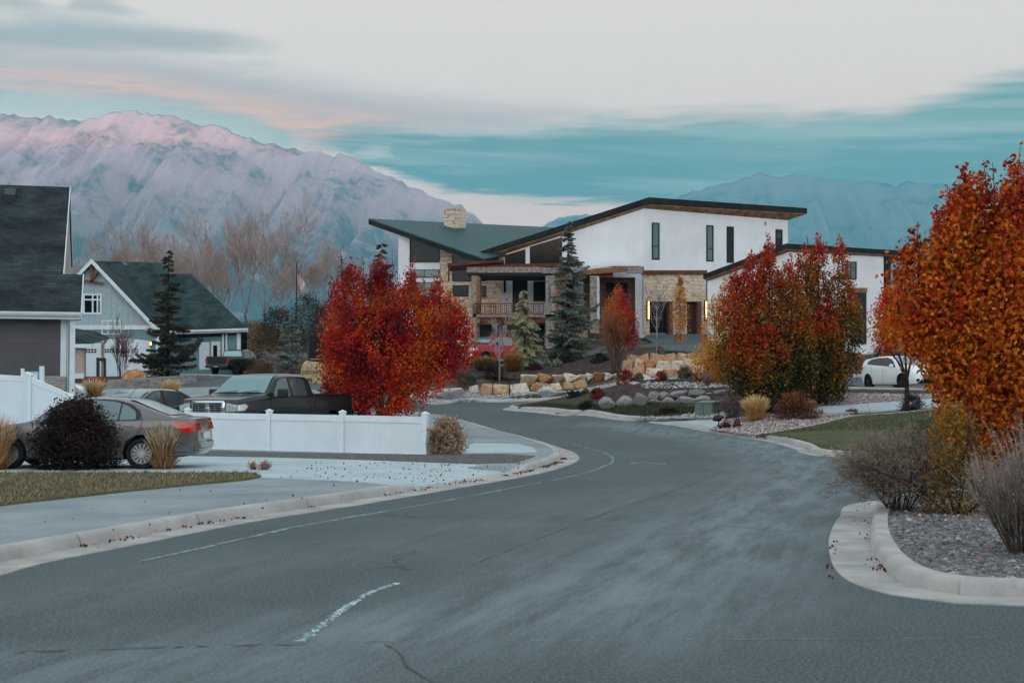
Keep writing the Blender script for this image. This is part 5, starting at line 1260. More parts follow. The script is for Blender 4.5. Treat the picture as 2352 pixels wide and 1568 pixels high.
    Lw = Facade(root, (1080, 97.0), (1350, 97.0)); Lw.rect('lower_opening', 1092, 745, 1128, 775, M_dark, None, .05, .05); Lw.rect('lower_wall', 1080, 741.5, 1350, 810, M_ash, None, 0, .5); Lw.rect('lower_opening', 1143, 745, 1165, 775, M_dark, None, .05, .05); Lw.rect('lower_opening', 1215, 745, 1250, 795, M_dark, None, .05, .05)
    # ---- left wing
    A = Facade(root, (915, 103.6), (1160, 99.2)); U0, U1, U2 = P(847, 502, 105.5), P(1290, 523, 112), P(1112, 594, 96.6)
    hw = plane_z(U0, U1, U2)
    roof_slab(root, 'roof', [U0, U2, U2 + Vector((3.4, 5.5, hw(U2.x + 3.4, U2.y + 5.5) - U2.z)), U1], .10, M_metal)
    d = (U2 - U0).normalized(); q = Vector((d.y, -d.x, 0)) * .05; dn = Vector((0, 0, .44))
    MB().prism([x - root.location for x in (U0 - q, U2 - q, U2 - q - dn, U0 - q - dn)], -q * 1.6).build('fascia', M_fasc, root)
    d = (U1 - U0).normalized(); MB().prism([x - root.location for x in (U0, U1, U1 - dn, U0 - dn)], Vector((-d.y, d.x, 0)) * .06).build('fascia', M_fasc, root)
    roof_slab(root, 'soffit', [x - Vector((0, 0, .30)) for x in (U0 + Vector((.5, .1, 0)), U2 + Vector((-.2, .5, 0)), U2 + Vector((3, 6, hw(U2.x + 3, U2.y + 6) - U2.z)), U1 - Vector((1, .5, 0)))], .05, M_soff)
    A.slab('wall', [(915, 541), (942, 549), (942, 800), (915, 800)], M_stucco, (1, 9, 0)); A.slab('wall', [(942.2, 602), (1010, 602), (1010, 800), (942.2, 800)], M_stucco, (1, 8, 0), out=-.05); A.slab('stone_wall', [(1010, 574), (1118, 606), (1165, 612), (1165, 800), (1010, 800)], M_ash, (0, 5, 0))
    A.window([(941.5, 547), (1010, 570), (1010, 602), (941.5, 602)], 2, M_fasc, M_win); 
    for y0, y1 in ((619, 637), (648, 668), (680, 700)): A.window([(944, y0), (1009, y0), (1009, y1), (944, y1)], 1.6, M_fasc, M_winr, vb=(975,))
    A.window([(1039, 586), (1116, 606), (1116, 609), (1039, 609)], 1.5, M_fasc, M_win); A.window([(1039, 611), (1116, 611), (1116, 646), (1039, 646)], 1.6, M_fasc, M_win, vb=(1094,)); A.window([(1040, 655), (1076, 655), (1076, 681), (1040, 681)], 1.6, M_fasc, M_win); A.window([(1087, 656), (1117, 656), (1117, 682), (1087, 682)], 1.6, M_fasc, M_win)
    A.rect('painted_lamp_glow', 1041.5, 638, 1044, 643, M_gdoor, None, .0, .02)  # plain white patch painted for a lamp's glow, emits nothing
    # ---- chimney
    c0 = P(1043, 500, 106) - root.location; z1 = P(1043, 479, 106).z - root.location.z; w1, w2 = Vector((.60, .55, 0)), Vector((-.72, .55, 0))
    MB().prism([Vector((c0.x, c0.y, z1 - 3.5)), Vector((c0.x, c0.y, z1 - 3.5)) + w1 * 1.4, Vector((c0.x, c0.y, z1 - 3.5)) + w1 * 1.4 + w2 * 1.1, Vector((c0.x, c0.y, z1 - 3.5)) + w2 * 1.1], (0, 0, 3.5)).build('chimney', M_ash, root)
    # ---- right wing
    V0, V1, V2 = P(1806, 559, 91.8), P(2096, 577, 96.5), P(1615, 630, 93.2); hv = plane_z(V0, V1, V2); V3 = V2 + (V1 - V0)
    pl = [P(1626, HZ, 93.5), P(1814, HZ, 92.2), P(2032, HZ, 95.6)]; pl += [pl[2] + Vector((-2.5, 8, 0)), pl[0] + Vector((2, 3.2, 0))]; vs = []; n = 5; zl = P(1700, 850, 93).z
    for p in pl: vs += [(p.x, p.y, zl), (p.x, p.y, hv(p.x, p.y) - .34)]
    vs = [tuple(Vector(v) - root.location) for v in vs]
    MB().add(vs, [(2 * i, 2 * ((i + 1) % n), 2 * ((i + 1) % n) + 1, 2 * i + 1) for i in range(n)] + [tuple(2 * i for i in range(n))[::-1], tuple(2 * i + 1 for i in range(n))]).build('wall', M_stucco, root)
    roof_slab(root, 'roof', [V2, V0, V1, V3], .32, M_fasc); ce = (V0 + V1 + V2 + V3) / 4
    roof_slab(root, 'soffit', [(q + (ce - q).normalized() * .1) - Vector((0, 0, .322)) for q in (V2, V0, V1, V3)], .05, M_soff)
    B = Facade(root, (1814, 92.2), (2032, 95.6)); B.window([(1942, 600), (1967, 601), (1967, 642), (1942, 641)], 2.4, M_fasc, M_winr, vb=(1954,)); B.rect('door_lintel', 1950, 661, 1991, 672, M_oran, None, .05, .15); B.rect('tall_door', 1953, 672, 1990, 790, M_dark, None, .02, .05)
    B.rect('end_panel', 2032, 588, 2046, 790, M_fasc, None, 0, .3)
white_house()
# ---------------------------------------------------------------- fences and small street things
M_vinyl = pmat('white_vinyl', lin(214, 222, 226), 0.45, 0.35, var=0.03, vscale=1.0, extra=boards(0.15, 0.80, 0, 0.06))
M_vinylp = pmat('white_vinyl_post', lin(218, 225, 229), 0.42, 0.35, var=0.03)
M_stake = pmat('rusty_iron', lin(52, 38, 36), 0.8, 0.3, var=0.2)
def fence(label, pts, tops, base=None):
    """vinyl fence through ground points; tops: height above the ground at each post"""
    a = Vector(pts[0][:2]); b = Vector(pts[-1][:2]); ang = math.atan2(b.y - a.y, b.x - a.x)
    root = empty('fence', (a.x, a.y, g(a.x, a.y)), ang, label, 'fence', None); z0 = root.location.z
    loc = [((Vector(p[:2]) - a).length, g(p[0], p[1]) - z0) for p in pts]
    for (x, z), h in zip(loc, tops):
        w = .064; m = MB(); m.box(x - w, x + w, -w, w, z - .25, z + h + .03); po = m.build('post', M_vinylp, root, bevel=.004)
        c = MB(); c.add([(x - .075, -.075, z + h + .031), (x + .075, -.075, z + h + .031), (x + .075, .075, z + h + .031), (x - .075, .075, z + h + .031), (x - .075, -.075, z + h + .055), (x + .075, -.075, z + h + .055), (x + .075, .075, z + h + .055), (x - .075, .075, z + h + .055), (x, 0, z + h + .10)],
                        [(3, 2, 1, 0), (0, 1, 5, 4), (1, 2, 6, 5), (2, 3, 7, 6), (3, 0, 4, 7), (4, 5, 8), (5, 6, 8), (6, 7, 8), (7, 4, 8)]); c.build('post_cap', M_vinylp, po)
    for i in range(len(loc) - 1):
        (xa, za), (xb, zb) = loc[i], loc[i + 1]; xa += .066; xb -= .066; ha, hb = za + tops[i] - .03, zb + tops[i + 1] - .03
        def bar(nm, t0, t1, y, mat, lo=None):
            q = [(xa, y, ha - t0), (xb, y, hb - t0), (xb, y, (hb - t1) if lo is None else zb + lo), (xa, y, (ha - t1) if lo is None else za + lo)]
            return MB().prism(q, (0, -2 * y, 0)).build(nm, mat, root, bevel=.004 if 'rail' in nm else 0)
        bar('top_rail', 0, .16, -.03, M_vinylp); bar('panel', .161, 0, -.014, M_vinyl, lo=.13)
        MB().prism([(xa, -.028, za + .01), (xb, -.028, zb + .01), (xb, -.028, zb + .13), (xa, -.028, za + .13)], (0, .056, 0)).build('bottom_rail', M_vinylp, root)
    return root
FA, FB = G(68, 40.0), G(977, 33.9)
def on_line(px):
    d = ray(px, HZ); A2, B2 = FA, FB; dx, dy = B2.x - A2.x, B2.y - A2.y; k = (A2.x * dy - A2.y * dx) / (d.x * dy - d.y * dx); return Vector((d.x * k, d.y * k))
FP = [on_line(p) for p in (70, 246, 340, 432, 619, 787, 977)]
fence('low white vinyl fence with a sloped first panel in front of the black pickup', FP, [1.80, 1.10, 1.09, 1.09, 1.08, 1.07, 1.05])
tl = [G(p, 40.15) for p in (-250, -93, 63)]
fence('tall white vinyl fence panel cut off by the left edge of the picture', tl, [1.82, 1.82, 1.82])
def small_gate():
    p = G(52, 43.2); root = empty('gate', p, 0, 'short pale blue gate between white posts beside the stone base', 'gate'); f = Facade(root, (0, 43.2), (300, 43.2))
    M_pale = pmat('pale_blue_vinyl', lin(150, 196, 204), 0.5, 0.3, var=.05)
    f.rect('panel', 56, 853, 88, 912, M_pale, None, 0, .03)
    for x, y, w in ((52, 846, 3.4), (97, 841, 5), (82, 861, 5)): f.rect('post', x - w, y, x + w, 915, M_vinylp, None, .08 if w > 4 else .05, .1, .006)
small_gate()
def box_thing(name, label, cat, px, D, w, d, h, col, rot=0.0, lid=True):
    p = G(px, D); root = empty(name, p, rot, label, cat); m = pmat(name + '_paint', col, .55, .35, var=.08, vscale=3)
    b = MB(); b.box(-w / 2, w / 2, -d / 2, d / 2, .12, h - .08); b.build('cabinet', m, root, bevel=.02)
    MB().box(-w / 2 - .05, w / 2 + .05, -d / 2 - .05, d / 2 + .05, -.1, .118).build('base', M_found, root, bevel=.01)
    l = MB(); e = .03; l.add([(-w / 2 - e, -d / 2 - e, h - .079), (w / 2 + e, -d / 2 - e, h - .079), (w / 2 + e, d / 2 + e, h - .079), (-w / 2 - e, d / 2 + e, h - .079), (-w / 2 - e, -d / 2 - e, h - .05), (w / 2 + e, -d / 2 - e, h - .05), (w / 2 + e, d / 2 + e, h + .03), (-w / 2 - e, d / 2 + e, h + .03)], [(3, 2, 1, 0), (4, 5, 6, 7), (0, 1, 5, 4), (1, 2, 6, 5), (2, 3, 7, 6), (3, 0, 4, 7)]); l.build('lid', m, root)
    return root
tb = box_thing('utility_box', 'grey green utility cabinet with paper stickers beside the pale driveway apron', 'utility box', 1626, 56.6, .82, .72, .68, lin(104, 116, 108), R(-38))
M_stick = pmat('sticker_white', lin(214, 224, 220), .6, .2, var=.05); M_stick2 = pmat('sticker_yellow', lin(170, 120, 50), .6, .2, var=.1)
for (y0, y1, z0, z1, m) in ((-.30, -.18, .36, .52, M_stick), (-.12, .02, .36, .56, M_stick), (.10, .28, .46, .58, M_stick2)): MB().box(-.425, -.411, y0, y1, z0, z1).build('sticker', m, tb)
MB().box(.0, .012, -.372, -.361, .14, .58).build('door_gap', M_black, tb)
box_thing('utility_box', 'small teal utility cabinet on the mulch terrace below the yellowish cedar', 'utility box', 1233, 87.0, .75, .6, .6, lin(96, 128, 128), R(-25))
def bollard():
    p = G(2016, 97); root = empty('bollard', p, 0, 'dark green bollard in front of the white right wing', 'bollard')
    z1 = P(2016, 770, 97).z - p.z; MB().lathe([(.20, -.3), (.20, z1 - .1), (.17, z1)], n=14).build('shaft', pmat('bollard_green', lin(34, 52, 50), .5, .3, var=.1), root, smooth=40); MB().lathe([(.21, z1 * .5), (.21, z1 * .56)], n=14).build('band', M_black, root)
bollard()
def stake(px, y0, y1, D, label, w=.022):
    a = P(px, y1, D); b = P(px, y0, D); gz = g(a.x, a.y); o = MB().tube([(0, 0, -.1), (0, 0, b.z - min(gz, a.z))], w, 6).build('stake', M_stake); o.location = (a.x, a.y, min(gz, a.z)); tag(o, label, 'stake', 'iron stakes')
stake(1651, 940, 976, 52.3, 'thin dark marker stake standing in front of the utility cabinet')
for px, y0, y1, D, l in ((1132, 878, 905, 79.2, 'rusty stake left in front of the lower sandstone wall'), (1170, 875, 903, 79.0, 'rusty stake in front of the lower wall, right of the pale trunk'), (1436, 845, 872, 79.6, 'rusty stake at the right end of the lower sandstone wall'), (1334, 808, 832, 87, 'thin rusty stake on the mulch terrace below the blue spruce')): stake(px, y0, y1, D, l, .03)
def ornament():
    p = G(1512, 81.3); root = empty('garden_ornament', (p.x, p.y, p.z), 0, 'rusty iron garden pump ornament before the sandstone wall', 'ornament'); m = MB(); m.lathe([(.20, -.1), (.13, .35), (.10, .40)], n=10); m.build('base', M_stake, root, smooth=30)
    MB().tube([(0, 0, .38), (0, 0, .9)], .05, 8).build('column', M_stake, root); MB().tube([(-.28, 0, .62), (.05, 0, .70), (.18, 0, .66)], .035, 6).build('handle', M_stake, root)
ornament()
def sign_stone():
    p = G(722, 84.0); root = empty('stone_sign', p, 0, 'tan carved stone sign reading ODDARD half hidden by the red tree', 'sign'); f = Facade(root, (700, 84), (900, 84))
    M_tan = pmat('tan_sandstone', lin(186, 160, 124), .9, .2, var=.2, vscale=3, bump=.6, bscale=10)
    f.panel('slab', [(690, 905), (689, 866), (693, 838), (703, 828), (735, 832), (752, 840), (758, 870), (760, 905)], M_tan, None, 0, .45, .05)
    def words(nm, t, x, y, cell):
        mb = MB(); lettering(mb, t, f.pt(x, y, .012), Vector((1, 0, 0)), Vector((0, 0, 1)), cell, (0, .02, 0)); return mb.build(nm, M_num, root)
    words('lettering', 'ODDARD', 693, 850.5, .043); words('lettering', "INGEL'S", 694, 879, .032)
    em = MB(); f2 = lambda a, b, c, d: em.prism([f.pt(x, y, .012) for x, y in ((a, b), (c, b), (c, d), (a, d))], (0, .02, 0))
    f2(706, 868, 717, 869.6); f2(706, 874.4, 717, 876); f2(706, 869.6, 708, 874.4); f2(715, 869.6, 717, 874.4); f2(710, 870.5, 713, 873.5); em.build('emblem', M_num, root)
sign_stone()
def slat_panel():
    p = G(722, 92); root = empty('slatted_screen', p, 0, 'black slatted screen standing behind the carved stone sign', 'screen'); f = Facade(root, (700, 92), (900, 92))
    for x in (709, 748): f.rect('post', x - 1.6, 766, x + 1.6, 868, M_black, None, .03, .12)
    m = MB()
    for k in range(9): m.prism([f.pt(x, y, 0) for x, y in ((711, 770 + k * 5.4), (746, 770 + k * 5.4), (746, 774.4 + k * 5.4), (711, 774.4 + k * 5.4))], (0, .04, 0))
    m.prism([f.pt(x, y, -.05) for x, y in ((711, 769), (746, 769), (746, 838), (711, 838))], (0, .02, 0)); m.build('slat_panel', pmat('black_boards', lin(40, 32, 36), .8, .2, var=.2), root); f.rect('light_rail', 712, 823, 746, 826, M_oldw, None, .05, .05)
slat_panel()
def flag():
    D = 120; p = G(680, D); root = empty('flagpole', p, 0, 'dark flagpole with a hanging striped flag beside the junipers', 'flagpole')
    top = P(682, 606, D) - p; MB().tube([(0, 0, -.2), (0, 0, top.z)], [.07, .045], 8).build('pole', M_stake, root); MB().lathe([(.02, top.z), (.09, top.z + .09), (.02, top.z + .18)], n=8).build('finial', M_oran, root, smooth=True)
    m = bpy.data.materials.new('flag_cloth'); m.use_nodes = True; t = NT(m.node_tree); b = m.node_tree.nodes['Principled BSDF']
    uv = t.node('ShaderNodeAttribute', attribute_name='tint').outputs['Color']; q = t.xyz(uv)
    st = t.math('GREATER_THAN', t.math('FRACT', t.math('MULTIPLY', q[0], 6.5)), 0.5); c = t.mix(st, lin(150, 10, 26), lin(226, 222, 220))
    ca = t.math('MULTIPLY', t.math('LESS_THAN', q[0], 0.54), t.math('LESS_THAN', q[1], 0.4)); 
    star = t.node('ShaderNodeTexVoronoi', feature='F1'); star.inputs['Scale'].default_value = 11; t.put(star.inputs['Vector'], uv); star.inputs['Randomness'].default_value = .1
    cc = t.mix(t.math('LESS_THAN', star.outputs['Distance'], .22), lin(30, 36, 66), lin(225, 225, 228)); c = t.mix(ca, c, cc); t.put(b.inputs['Base Color'], c); b.inputs['Roughness'].default_value = .9
    # cloth hanging in folds from the hoist: s along the fly, r down the hoist
    ns, nr = 22, 14; hh, fl = 1.25, 2.3; vs = []; col = []
    for j in range(nr + 1):
        for i in range(ns + 1):
            s, r = i / ns, j / nr; sag = 1 - math.exp(-3.2 * s); x = .06 + fl * s * .30 + .05 * math.sin(9 * s + 2 * r); y = .16 * math.sin(11 * s + 3 * r) * min(1, 3 * s)
            vs.append((x * (1 - .35 * r), y, top.z - .12 - hh * r * (1 - .25 * s) - fl * .72 * s)); col.append((r, s, 0, 1))
    fs = [(j * (ns + 1) + i, j * (ns + 1) + i + 1, (j + 1) * (ns + 1) + i + 1, (j + 1) * (ns + 1) + i) for j in range(nr) for i in range(ns)]
    me = bpy.data.meshes.new('flag'); me.from_pydata(vs, [], fs); me.update(); at = me.color_attributes.new('tint', 'FLOAT_COLOR', 'POINT'); at.data.foreach_set('color', np.array(col, np.float32).ravel())
    o = link_mesh('flag', me, root, m, True)
flag()
def hoop():
    p = G(236, 99); root = empty('basketball_hoop', p, 0, 'basketball hoop with a clear framed backboard in front of the white garage', 'basketball hoop'); f = Facade(root, (0, 99), (600, 99))
    f.rect('pole', 233, 786, 238.5, 872, M_oldw, None, 0, .15); f.rect('pole_pad', 222, 821, 228, 868, M_black, None, .1, .2); f.rect('pole_pad', 239, 822, 243, 866, M_black, None, .1, .2); f.rect('pad_front', 228, 822, 239, 829, M_black, None, .1, .15)
    m = MB(); B = lambda x0, y0, x1, y1: m.prism([f.pt(x, y, .5) for x, y in ((x0, y0), (x1, y0), (x1, y1), (x0, y1))], (0, .06, 0))
    B(233, 735, 278, 737.5); B(233, 766, 278, 768); B(233, 737.5, 235, 766); B(276, 737.5, 278, 766); B(247, 737.5, 248.5, 766); B(261, 737.5, 262.5, 766); B(248.5, 748, 261, 750); m.build('backboard', M_trim, root)
    m = MB(); m.prism([f.pt(x, y, .3) for x, y in ((250, 765), (258, 763), (240, 790), (234, 788))], (0, .15, 0)); m.build('arm', M_oldw, root)
    c = f.pt(253, 769, .9); m = MB(); m.tube([c + Vector((.23 * math.cos(a), .23 * math.sin(a), 0)) for a in [2 * math.pi * k / 16 for k in range(17)]], .02, 5); m.build('rim', M_rust, root)
hoop()
def far_gable():
    D = 112; p = G(2050, D); root = empty('house', p, 0, 'white gabled house glimpsed between the orange trees on the right', 'house'); f = Facade(root, (1900, D), (2400, D))
    f.slab('wall', [(2034, 700), (2100, 700), (2100, 800), (2034, 800)], M_trim, (0, 4, 0)); f.slab('gable_wall', [(2032, 699.8), (2104, 699.8), (2068, 668)], M_sage, (0, 4, 0), out=.02); f.slab('roof', [(2024, 702), (2068, 661), (2112, 702), (2112, 696), (2068, 655), (2024, 696)], M_trim, (0, 4.5, 0), out=.3)
far_gable()
# ---------------------------------------------------------------- plants
L_ = lambda *c: np.array(lin(*c))
M_leaf = leafmat('autumn_leaves', 0.5, 0.45); M_needle = leafmat('needles', 0.7, 0.12); M_straw = leafmat('dry_grass', 0.75, 0.25); M_twigs = leafmat('dry_twigs', 0.9, 0.05)
M_bark = pmat('grey_bark', lin(92, 80, 74), 0.95, 0.1, var=0.3, vscale=6, bump=0.8, bscale=20)
M_bark2 = pmat('pale_bark', lin(150, 140, 134), 0.95, 0.1, var=0.25, vscale=6)
M_barkd = pmat('dark_bark', lin(50, 42, 40), 0.95, 0.1, var=0.3, vscale=6, bump=0.8, bscale=20)
def unit(v): return v / np.maximum(np.linalg.norm(v, axis=-1, keepdims=True), 1e-9)
def leaves(name, C, size, tint, parent, mat, droop=0.4, aspect=0.62, r=rng, out=None):
    """one kite-shaped leaf at every centre C"""
    n = len(C); d = r.normal(size=(n, 3)); d[:, 2] -= droop
    if out is not None: d += out
    d = unit(d); q = unit(np.cross(d, r.normal(size=(n, 3)))); s = (np.asarray(size) * (0.7 + 0.6 * r.random(n)))[:, None]
    nrm = np.cross(d, q)
    V = np.stack([C - d * s * .5, C - d * s * .05 + q * s * aspect * .5 + nrm * s * .08, C + d * s * .5, C - d * s * .05 - q * s * aspect * .5 + nrm * s * .08], 1)
    return quads_mesh(name, V, mat, parent, tint)
def vnoise(C, f, seed): return np.array([noise.noise(Vector((c[0] * f + seed, c[1] * f, c[2] * f))) for c in C])
def blend(stops, t):
    """colours along 0..1"""
    xs = np.array([s[0] for s in stops]); cs = np.array([s[1] for s in stops]); return np.stack([np.interp(t, xs, cs[:, k]) for k in range(3)], -1)
def flame(n, c, z0, z1, rx, ry, r, twigs=260, peak=.36, sharp=1.0):
    """leaf centres of one upright flame-shaped cluster, gathered round twigs"""
    u = r.beta(1.5, 1.45, twigs); prof = np.where(u < peak, np.sqrt(np.clip(1 - ((u - peak) / (peak + .04)) ** 2, 0.02, 1)), np.clip(1 - ((u - peak) / (1.04 - peak)) ** 2.5, .03, 1) ** sharp)
    a = r.random(twigs) * 2 * np.pi; rad = np.sqrt(r.random(twigs)) ** .6 * prof * (0.86 + .24 * r.random(twigs))
    T = np.stack([c[0] + np.cos(a) * rad * rx, c[1] + np.sin(a) * rad * ry, z0 + u * (z1 - z0)], -1)
    i = r.integers(0, twigs, n); return T[i] + r.normal(size=(n, 3)) * np.array([.11, .11, .17]) * (.5 + .5 * prof[i])[:, None], u[i]
def limb_tree(parent, limbs, mat, name='trunk'):
    """each limb: list of (x, y, z), r0, r1 -> first is the trunk, the others branches"""
    t = None
    for k, (pts, r0, r1) in enumerate(limbs):
        n = len(pts); P_ = crom3(pts, 5); rr = [r0 + (r1 - r0) * i / (len(P_) - 1) for i in range(len(P_))]
        o = MB().tube(P_, rr, 7).build('trunk' if k == 0 else 'branch', mat, parent if t is None else t, smooth=True)
        if t is None: t = o
    return t
def crom3(p, m):
    p = [Vector(q) for q in p]; out = []
    for i in range(len(p) - 1):
        a, b, c, d = p[max(i - 1, 0)], p[i], p[i + 1], p[min(i + 2, len(p) - 1)]
        for k in range(m):
            t = k / m; out.append(0.5 * ((2 * b) + (c - a) * t + (2 * a - 5 * b + 4 * c - d) * t * t + (3 * b - a - 3 * c + d) * t ** 3))
    out.append(p[-1]); return out
def leaf_tree(label, px, D, clusters, n, size, pal, seed, bark=M_bark, trunk_r=.09, fork=.9, kind='pear_tree', depth=.8, tips=60, cat='tree', group=None, twig_n=260, twigs=0):
    """clusters in picture units: (centre px, top py, bottom py, half width px, depth shift m)"""
    r = np.random.default_rng(seed); rd = random.Random(seed); b = G(px, D); root = empty(kind, b, 0, label, cat, group); k = D / F
    CC = []; TT = []; limbs = []; tot = sum((c[2] - c[1]) * c[3] for c in clusters)
    zf = fork
    limbs.append(([(0, 0, -.2), (rd.uniform(-.04, .04), 0, zf * .5), (rd.uniform(-.06, .06), rd.uniform(-.05, .05), zf)], trunk_r, trunk_r * .8))
    for ci, (cx, ty, by, hw, dy) in enumerate(clusters):
        x = (cx - px) * k; z1 = (HZ - ty) * (D + dy) / F + EYE - b.z; z0 = (HZ - by) * (D + dy) / F + EYE - b.z; rx = hw * k; nn = int(n * (by - ty) * hw / tot)
        C, u = flame(nn, (x, dy), z0, z1, rx, rx * depth, r, twig_n); CC.append(C); TT.append(np.stack([u, np.full(nn, ci)], -1))
        if tips:
            m = tips; uu = r.random(m); CC.append(np.stack([x + r.normal(size=m) * .14 * (1.2 - uu), dy + r.normal(size=m) * .12, z1 - .4 + uu * .7], -1)); TT.append(np.stack([np.ones(m), np.full(m, ci)], -1))
        for s in range(twigs):
            bx = x + rd.uniform(-.55, .55) * rx; b0 = Vector((bx, dy + rd.uniform(-.4, .4) * rx, z1 - rd.uniform(.7, 1.1))); b1 = Vector((bx + rd.uniform(-.12, .12), b0.y, z1 + rd.uniform(-.25, .55))); limbs.append(([b0, (b0 + b1) / 2 + Vector((rd.uniform(-.05, .05), 0, 0)), b1], .012, .005))
            m = rd.randint(10, 26); w_ = r.random(m)[:, None] ** .8; CC.append(np.array(b0) * (1 - w_) + np.array(b1) * w_ + r.normal(size=(m, 3)) * .05); TT.append(np.stack([np.ones(m), np.full(m, ci)], -1))
        q = [(0, 0, zf - .05), (x * .35, dy * .35, zf + (z1 - zf) * .25), (x * .8, dy * .8, zf + (z1 - zf) * .5), (x, dy, z1 - .05)]
        limbs.append((q, trunk_r * .55, .008))
        for s in range(5):
            f0 = rd.uniform(.3, .8); a = rd.uniform(0, 6.28); bx, by_, bz = x * .8 * min(1, f0 + .2), dy * .8, zf + (z1 - zf) * f0
            limbs.append(([(bx, by_, bz), (bx + math.cos(a) * rx * .5, by_ + math.sin(a) * rx * .4, bz + (z1 - z0) * .12), (bx + math.cos(a) * rx * .8, by_ + math.sin(a) * rx * .6, bz + (z1 - z0) * .26)], trunk_r * .2, .006))
    C = np.concatenate(CC); T = np.concatenate(TT); T = np.concatenate([T, vnoise(C, 1.1, seed)[:, None], r.random((len(C), 1)), vnoise(C, .45, seed + 9)[:, None]], 1)
    limb_tree(root, limbs, bark)
    leaves('crown', C, size, pal(C, T, r), root, M_leaf, .5, .7, r)
    return root
def jitter(c, r, a=.28): return np.clip(c * (1 + a * r.normal(size=(len(c), 1))) * (1 + .10 * r.normal(size=c.shape)), .002, .9)
CRIM, DEEP, ORNG, GOLD, OLIV, MARO, GREN, RUST = L_(206, 40, 34), L_(146, 26, 38), L_(226, 104, 24), L_(222, 146, 40), L_(98, 90, 38), L_(122, 48, 54), L_(58, 68, 36), L_(184, 76, 28)
def pal_red(C, T, r):
    t = np.clip(.5 + 1.3 * T[:, 2] + .5 * T[:, 4] + .16 * r.normal(size=len(C)), 0, 1)
    c = blend([(0, DEEP), (.25, CRIM), (.5, L_(226, 56, 32)), (.8, L_(226, 88, 26)), (1, ORNG)], t); m = (r.random(len(C)) < .12)[:, None]; c = np.where(m, MARO, c)
    up = np.clip((T[:, 0] - .75) * 3, 0, 1)[:, None]; return jitter(c * (1 - .5 * up) + MARO * .5 * up, r)
def pal_mix(C, T, r):
    h = np.clip(T[:, 0] * 1.25 - .27 + .20 * T[:, 2] + .35 * T[:, 4] + .07 * r.normal(size=len(C)), 0, 1)
    c = blend([(0, GREN * .8), (.20, GREN), (.34, OLIV), (.50, L_(168, 100, 34)), (.64, RUST), (.80, L_(202, 62, 32)), (1, L_(180, 42, 48))], h)
    m = (r.random(len(C)) < .14)[:, None]; return jitter(np.where(m, GOLD * .8, c), r)
def pal_orange(C, T, r):
    h = np.clip(T[:, 0] * .85 - .12 + .4 * T[:, 2] + .25 * T[:, 4] + .10 * r.normal(size=len(C)), 0, 1)
    c = blend([(0, L_(206, 110, 28)), (.32, L_(238, 134, 34)), (.62, L_(222, 98, 28)), (.82, L_(190, 54, 32)), (1, L_(168, 38, 54))], h)
    m = r.random(len(C))[:, None]; c = np.where(m < .12, L_(120, 60, 20), c); return jitter(np.where(m > .92, L_(196, 40, 26), c), r)
def pal_gold(C, T, r): return jitter(blend([(0, L_(176, 104, 28)), (.5, L_(226, 146, 38)), (1, L_(230, 168, 74))], np.clip(.5 + T[:, 2] + .2 * r.normal(size=len(C)), 0, 1)), r)
def pal_or2(C, T, r): return jitter(blend([(0, L_(220, 120, 30)), (.5, L_(236, 104, 28)), (1, L_(214, 60, 30))], np.clip(.45 + 1.2 * T[:, 2] + .2 * T[:, 4] + .12 * r.normal(size=len(C)), 0, 1)), r)
def pal_split(C, T, r):
    x = np.clip(.5 + C[:, 0] * .9 + .5 * T[:, 2] + .1 * r.normal(size=len(C)), 0, 1); return jitter(blend([(0, L_(224, 130, 36)), (.45, L_(232, 106, 30)), (.75, L_(204, 58, 36)), (1, L_(172, 48, 60))], x), r)

leaf_tree('large crimson pear tree behind the low fence at the tail of the black pickup', 880, 43.5, [(772, 655, 930, 40, .2), (810, 612, 965, 54, -.3), (872, 602, 975, 60, .3), (945, 628, 940, 58, -.4), (1002, 655, 880, 52, .3), (1050, 705, 850, 38, 0), (872, 700, 985, 86, -.5), (802, 760, 960, 58, -.4), (995, 720, 895, 60, -.5), (850, 640, 900, 80, .5), (945, 660, 910, 80, .5), (1030, 690, 850, 48, .4)], 52000, .085, pal_red, 11, trunk_r=.10, fork=.5, tips=50, bark=M_bark, twigs=5)
t3a = leaf_tree('broad green to red pear tree, left one of the pair in the gravel bed', 1768, 54.5, [(1690, 630, 870, 40, 0), (1725, 590, 910, 46, -.3), (1770, 562, 930, 46, .2), (1815, 600, 930, 46, -.2), (1705, 720, 920, 46, -.3), (1760, 740, 940, 70, -.5), (1830, 720, 925, 48, -.2)], 42000, .10, pal_mix, 21, M_barkd, .15, .95, tips=40, twigs=2)
leaf_tree('red topped pear tree with upright leaders, right one of the gravel bed pair', 1880, 56.0, [(1850, 575, 900, 40, 0), (1885, 548, 920, 36, .3), (1930, 556, 900, 32, -.1), (1953, 650, 835, 30, .2), (1890, 700, 925, 50, -.4), (1850, 740, 930, 50, .2), (1915, 730, 868, 30, -.2)], 30000, .10, pal_mix, 22, M_barkd, .13, .9, tips=50, twigs=2)
leaf_tree('tall orange pear tree filling the right edge of the picture', 2270, 24.5, [(2114, 560, 800, 60, .3), (2185, 470, 960, 66, -.2), (2160, 520, 860, 60, -.2), (2225, 412, 1020, 64, .1), (2325, 392, 1040, 68, -.2), (2405, 410, 1040, 74, .2), (2215, 640, 1060, 78, -.5), (2290, 540, 1080, 110, -.6), (2270, 430, 800, 80, .3), (2360, 420, 820, 90, .3), (2390, 600, 1080, 110, -.5), (2122, 680, 830, 50, -.1), (2250, 850, 1090, 90, -.4)], 52000, .092, pal_orange, 31, M_barkd, .10, .7, depth=.9, tips=90, twig_n=420, twigs=3)
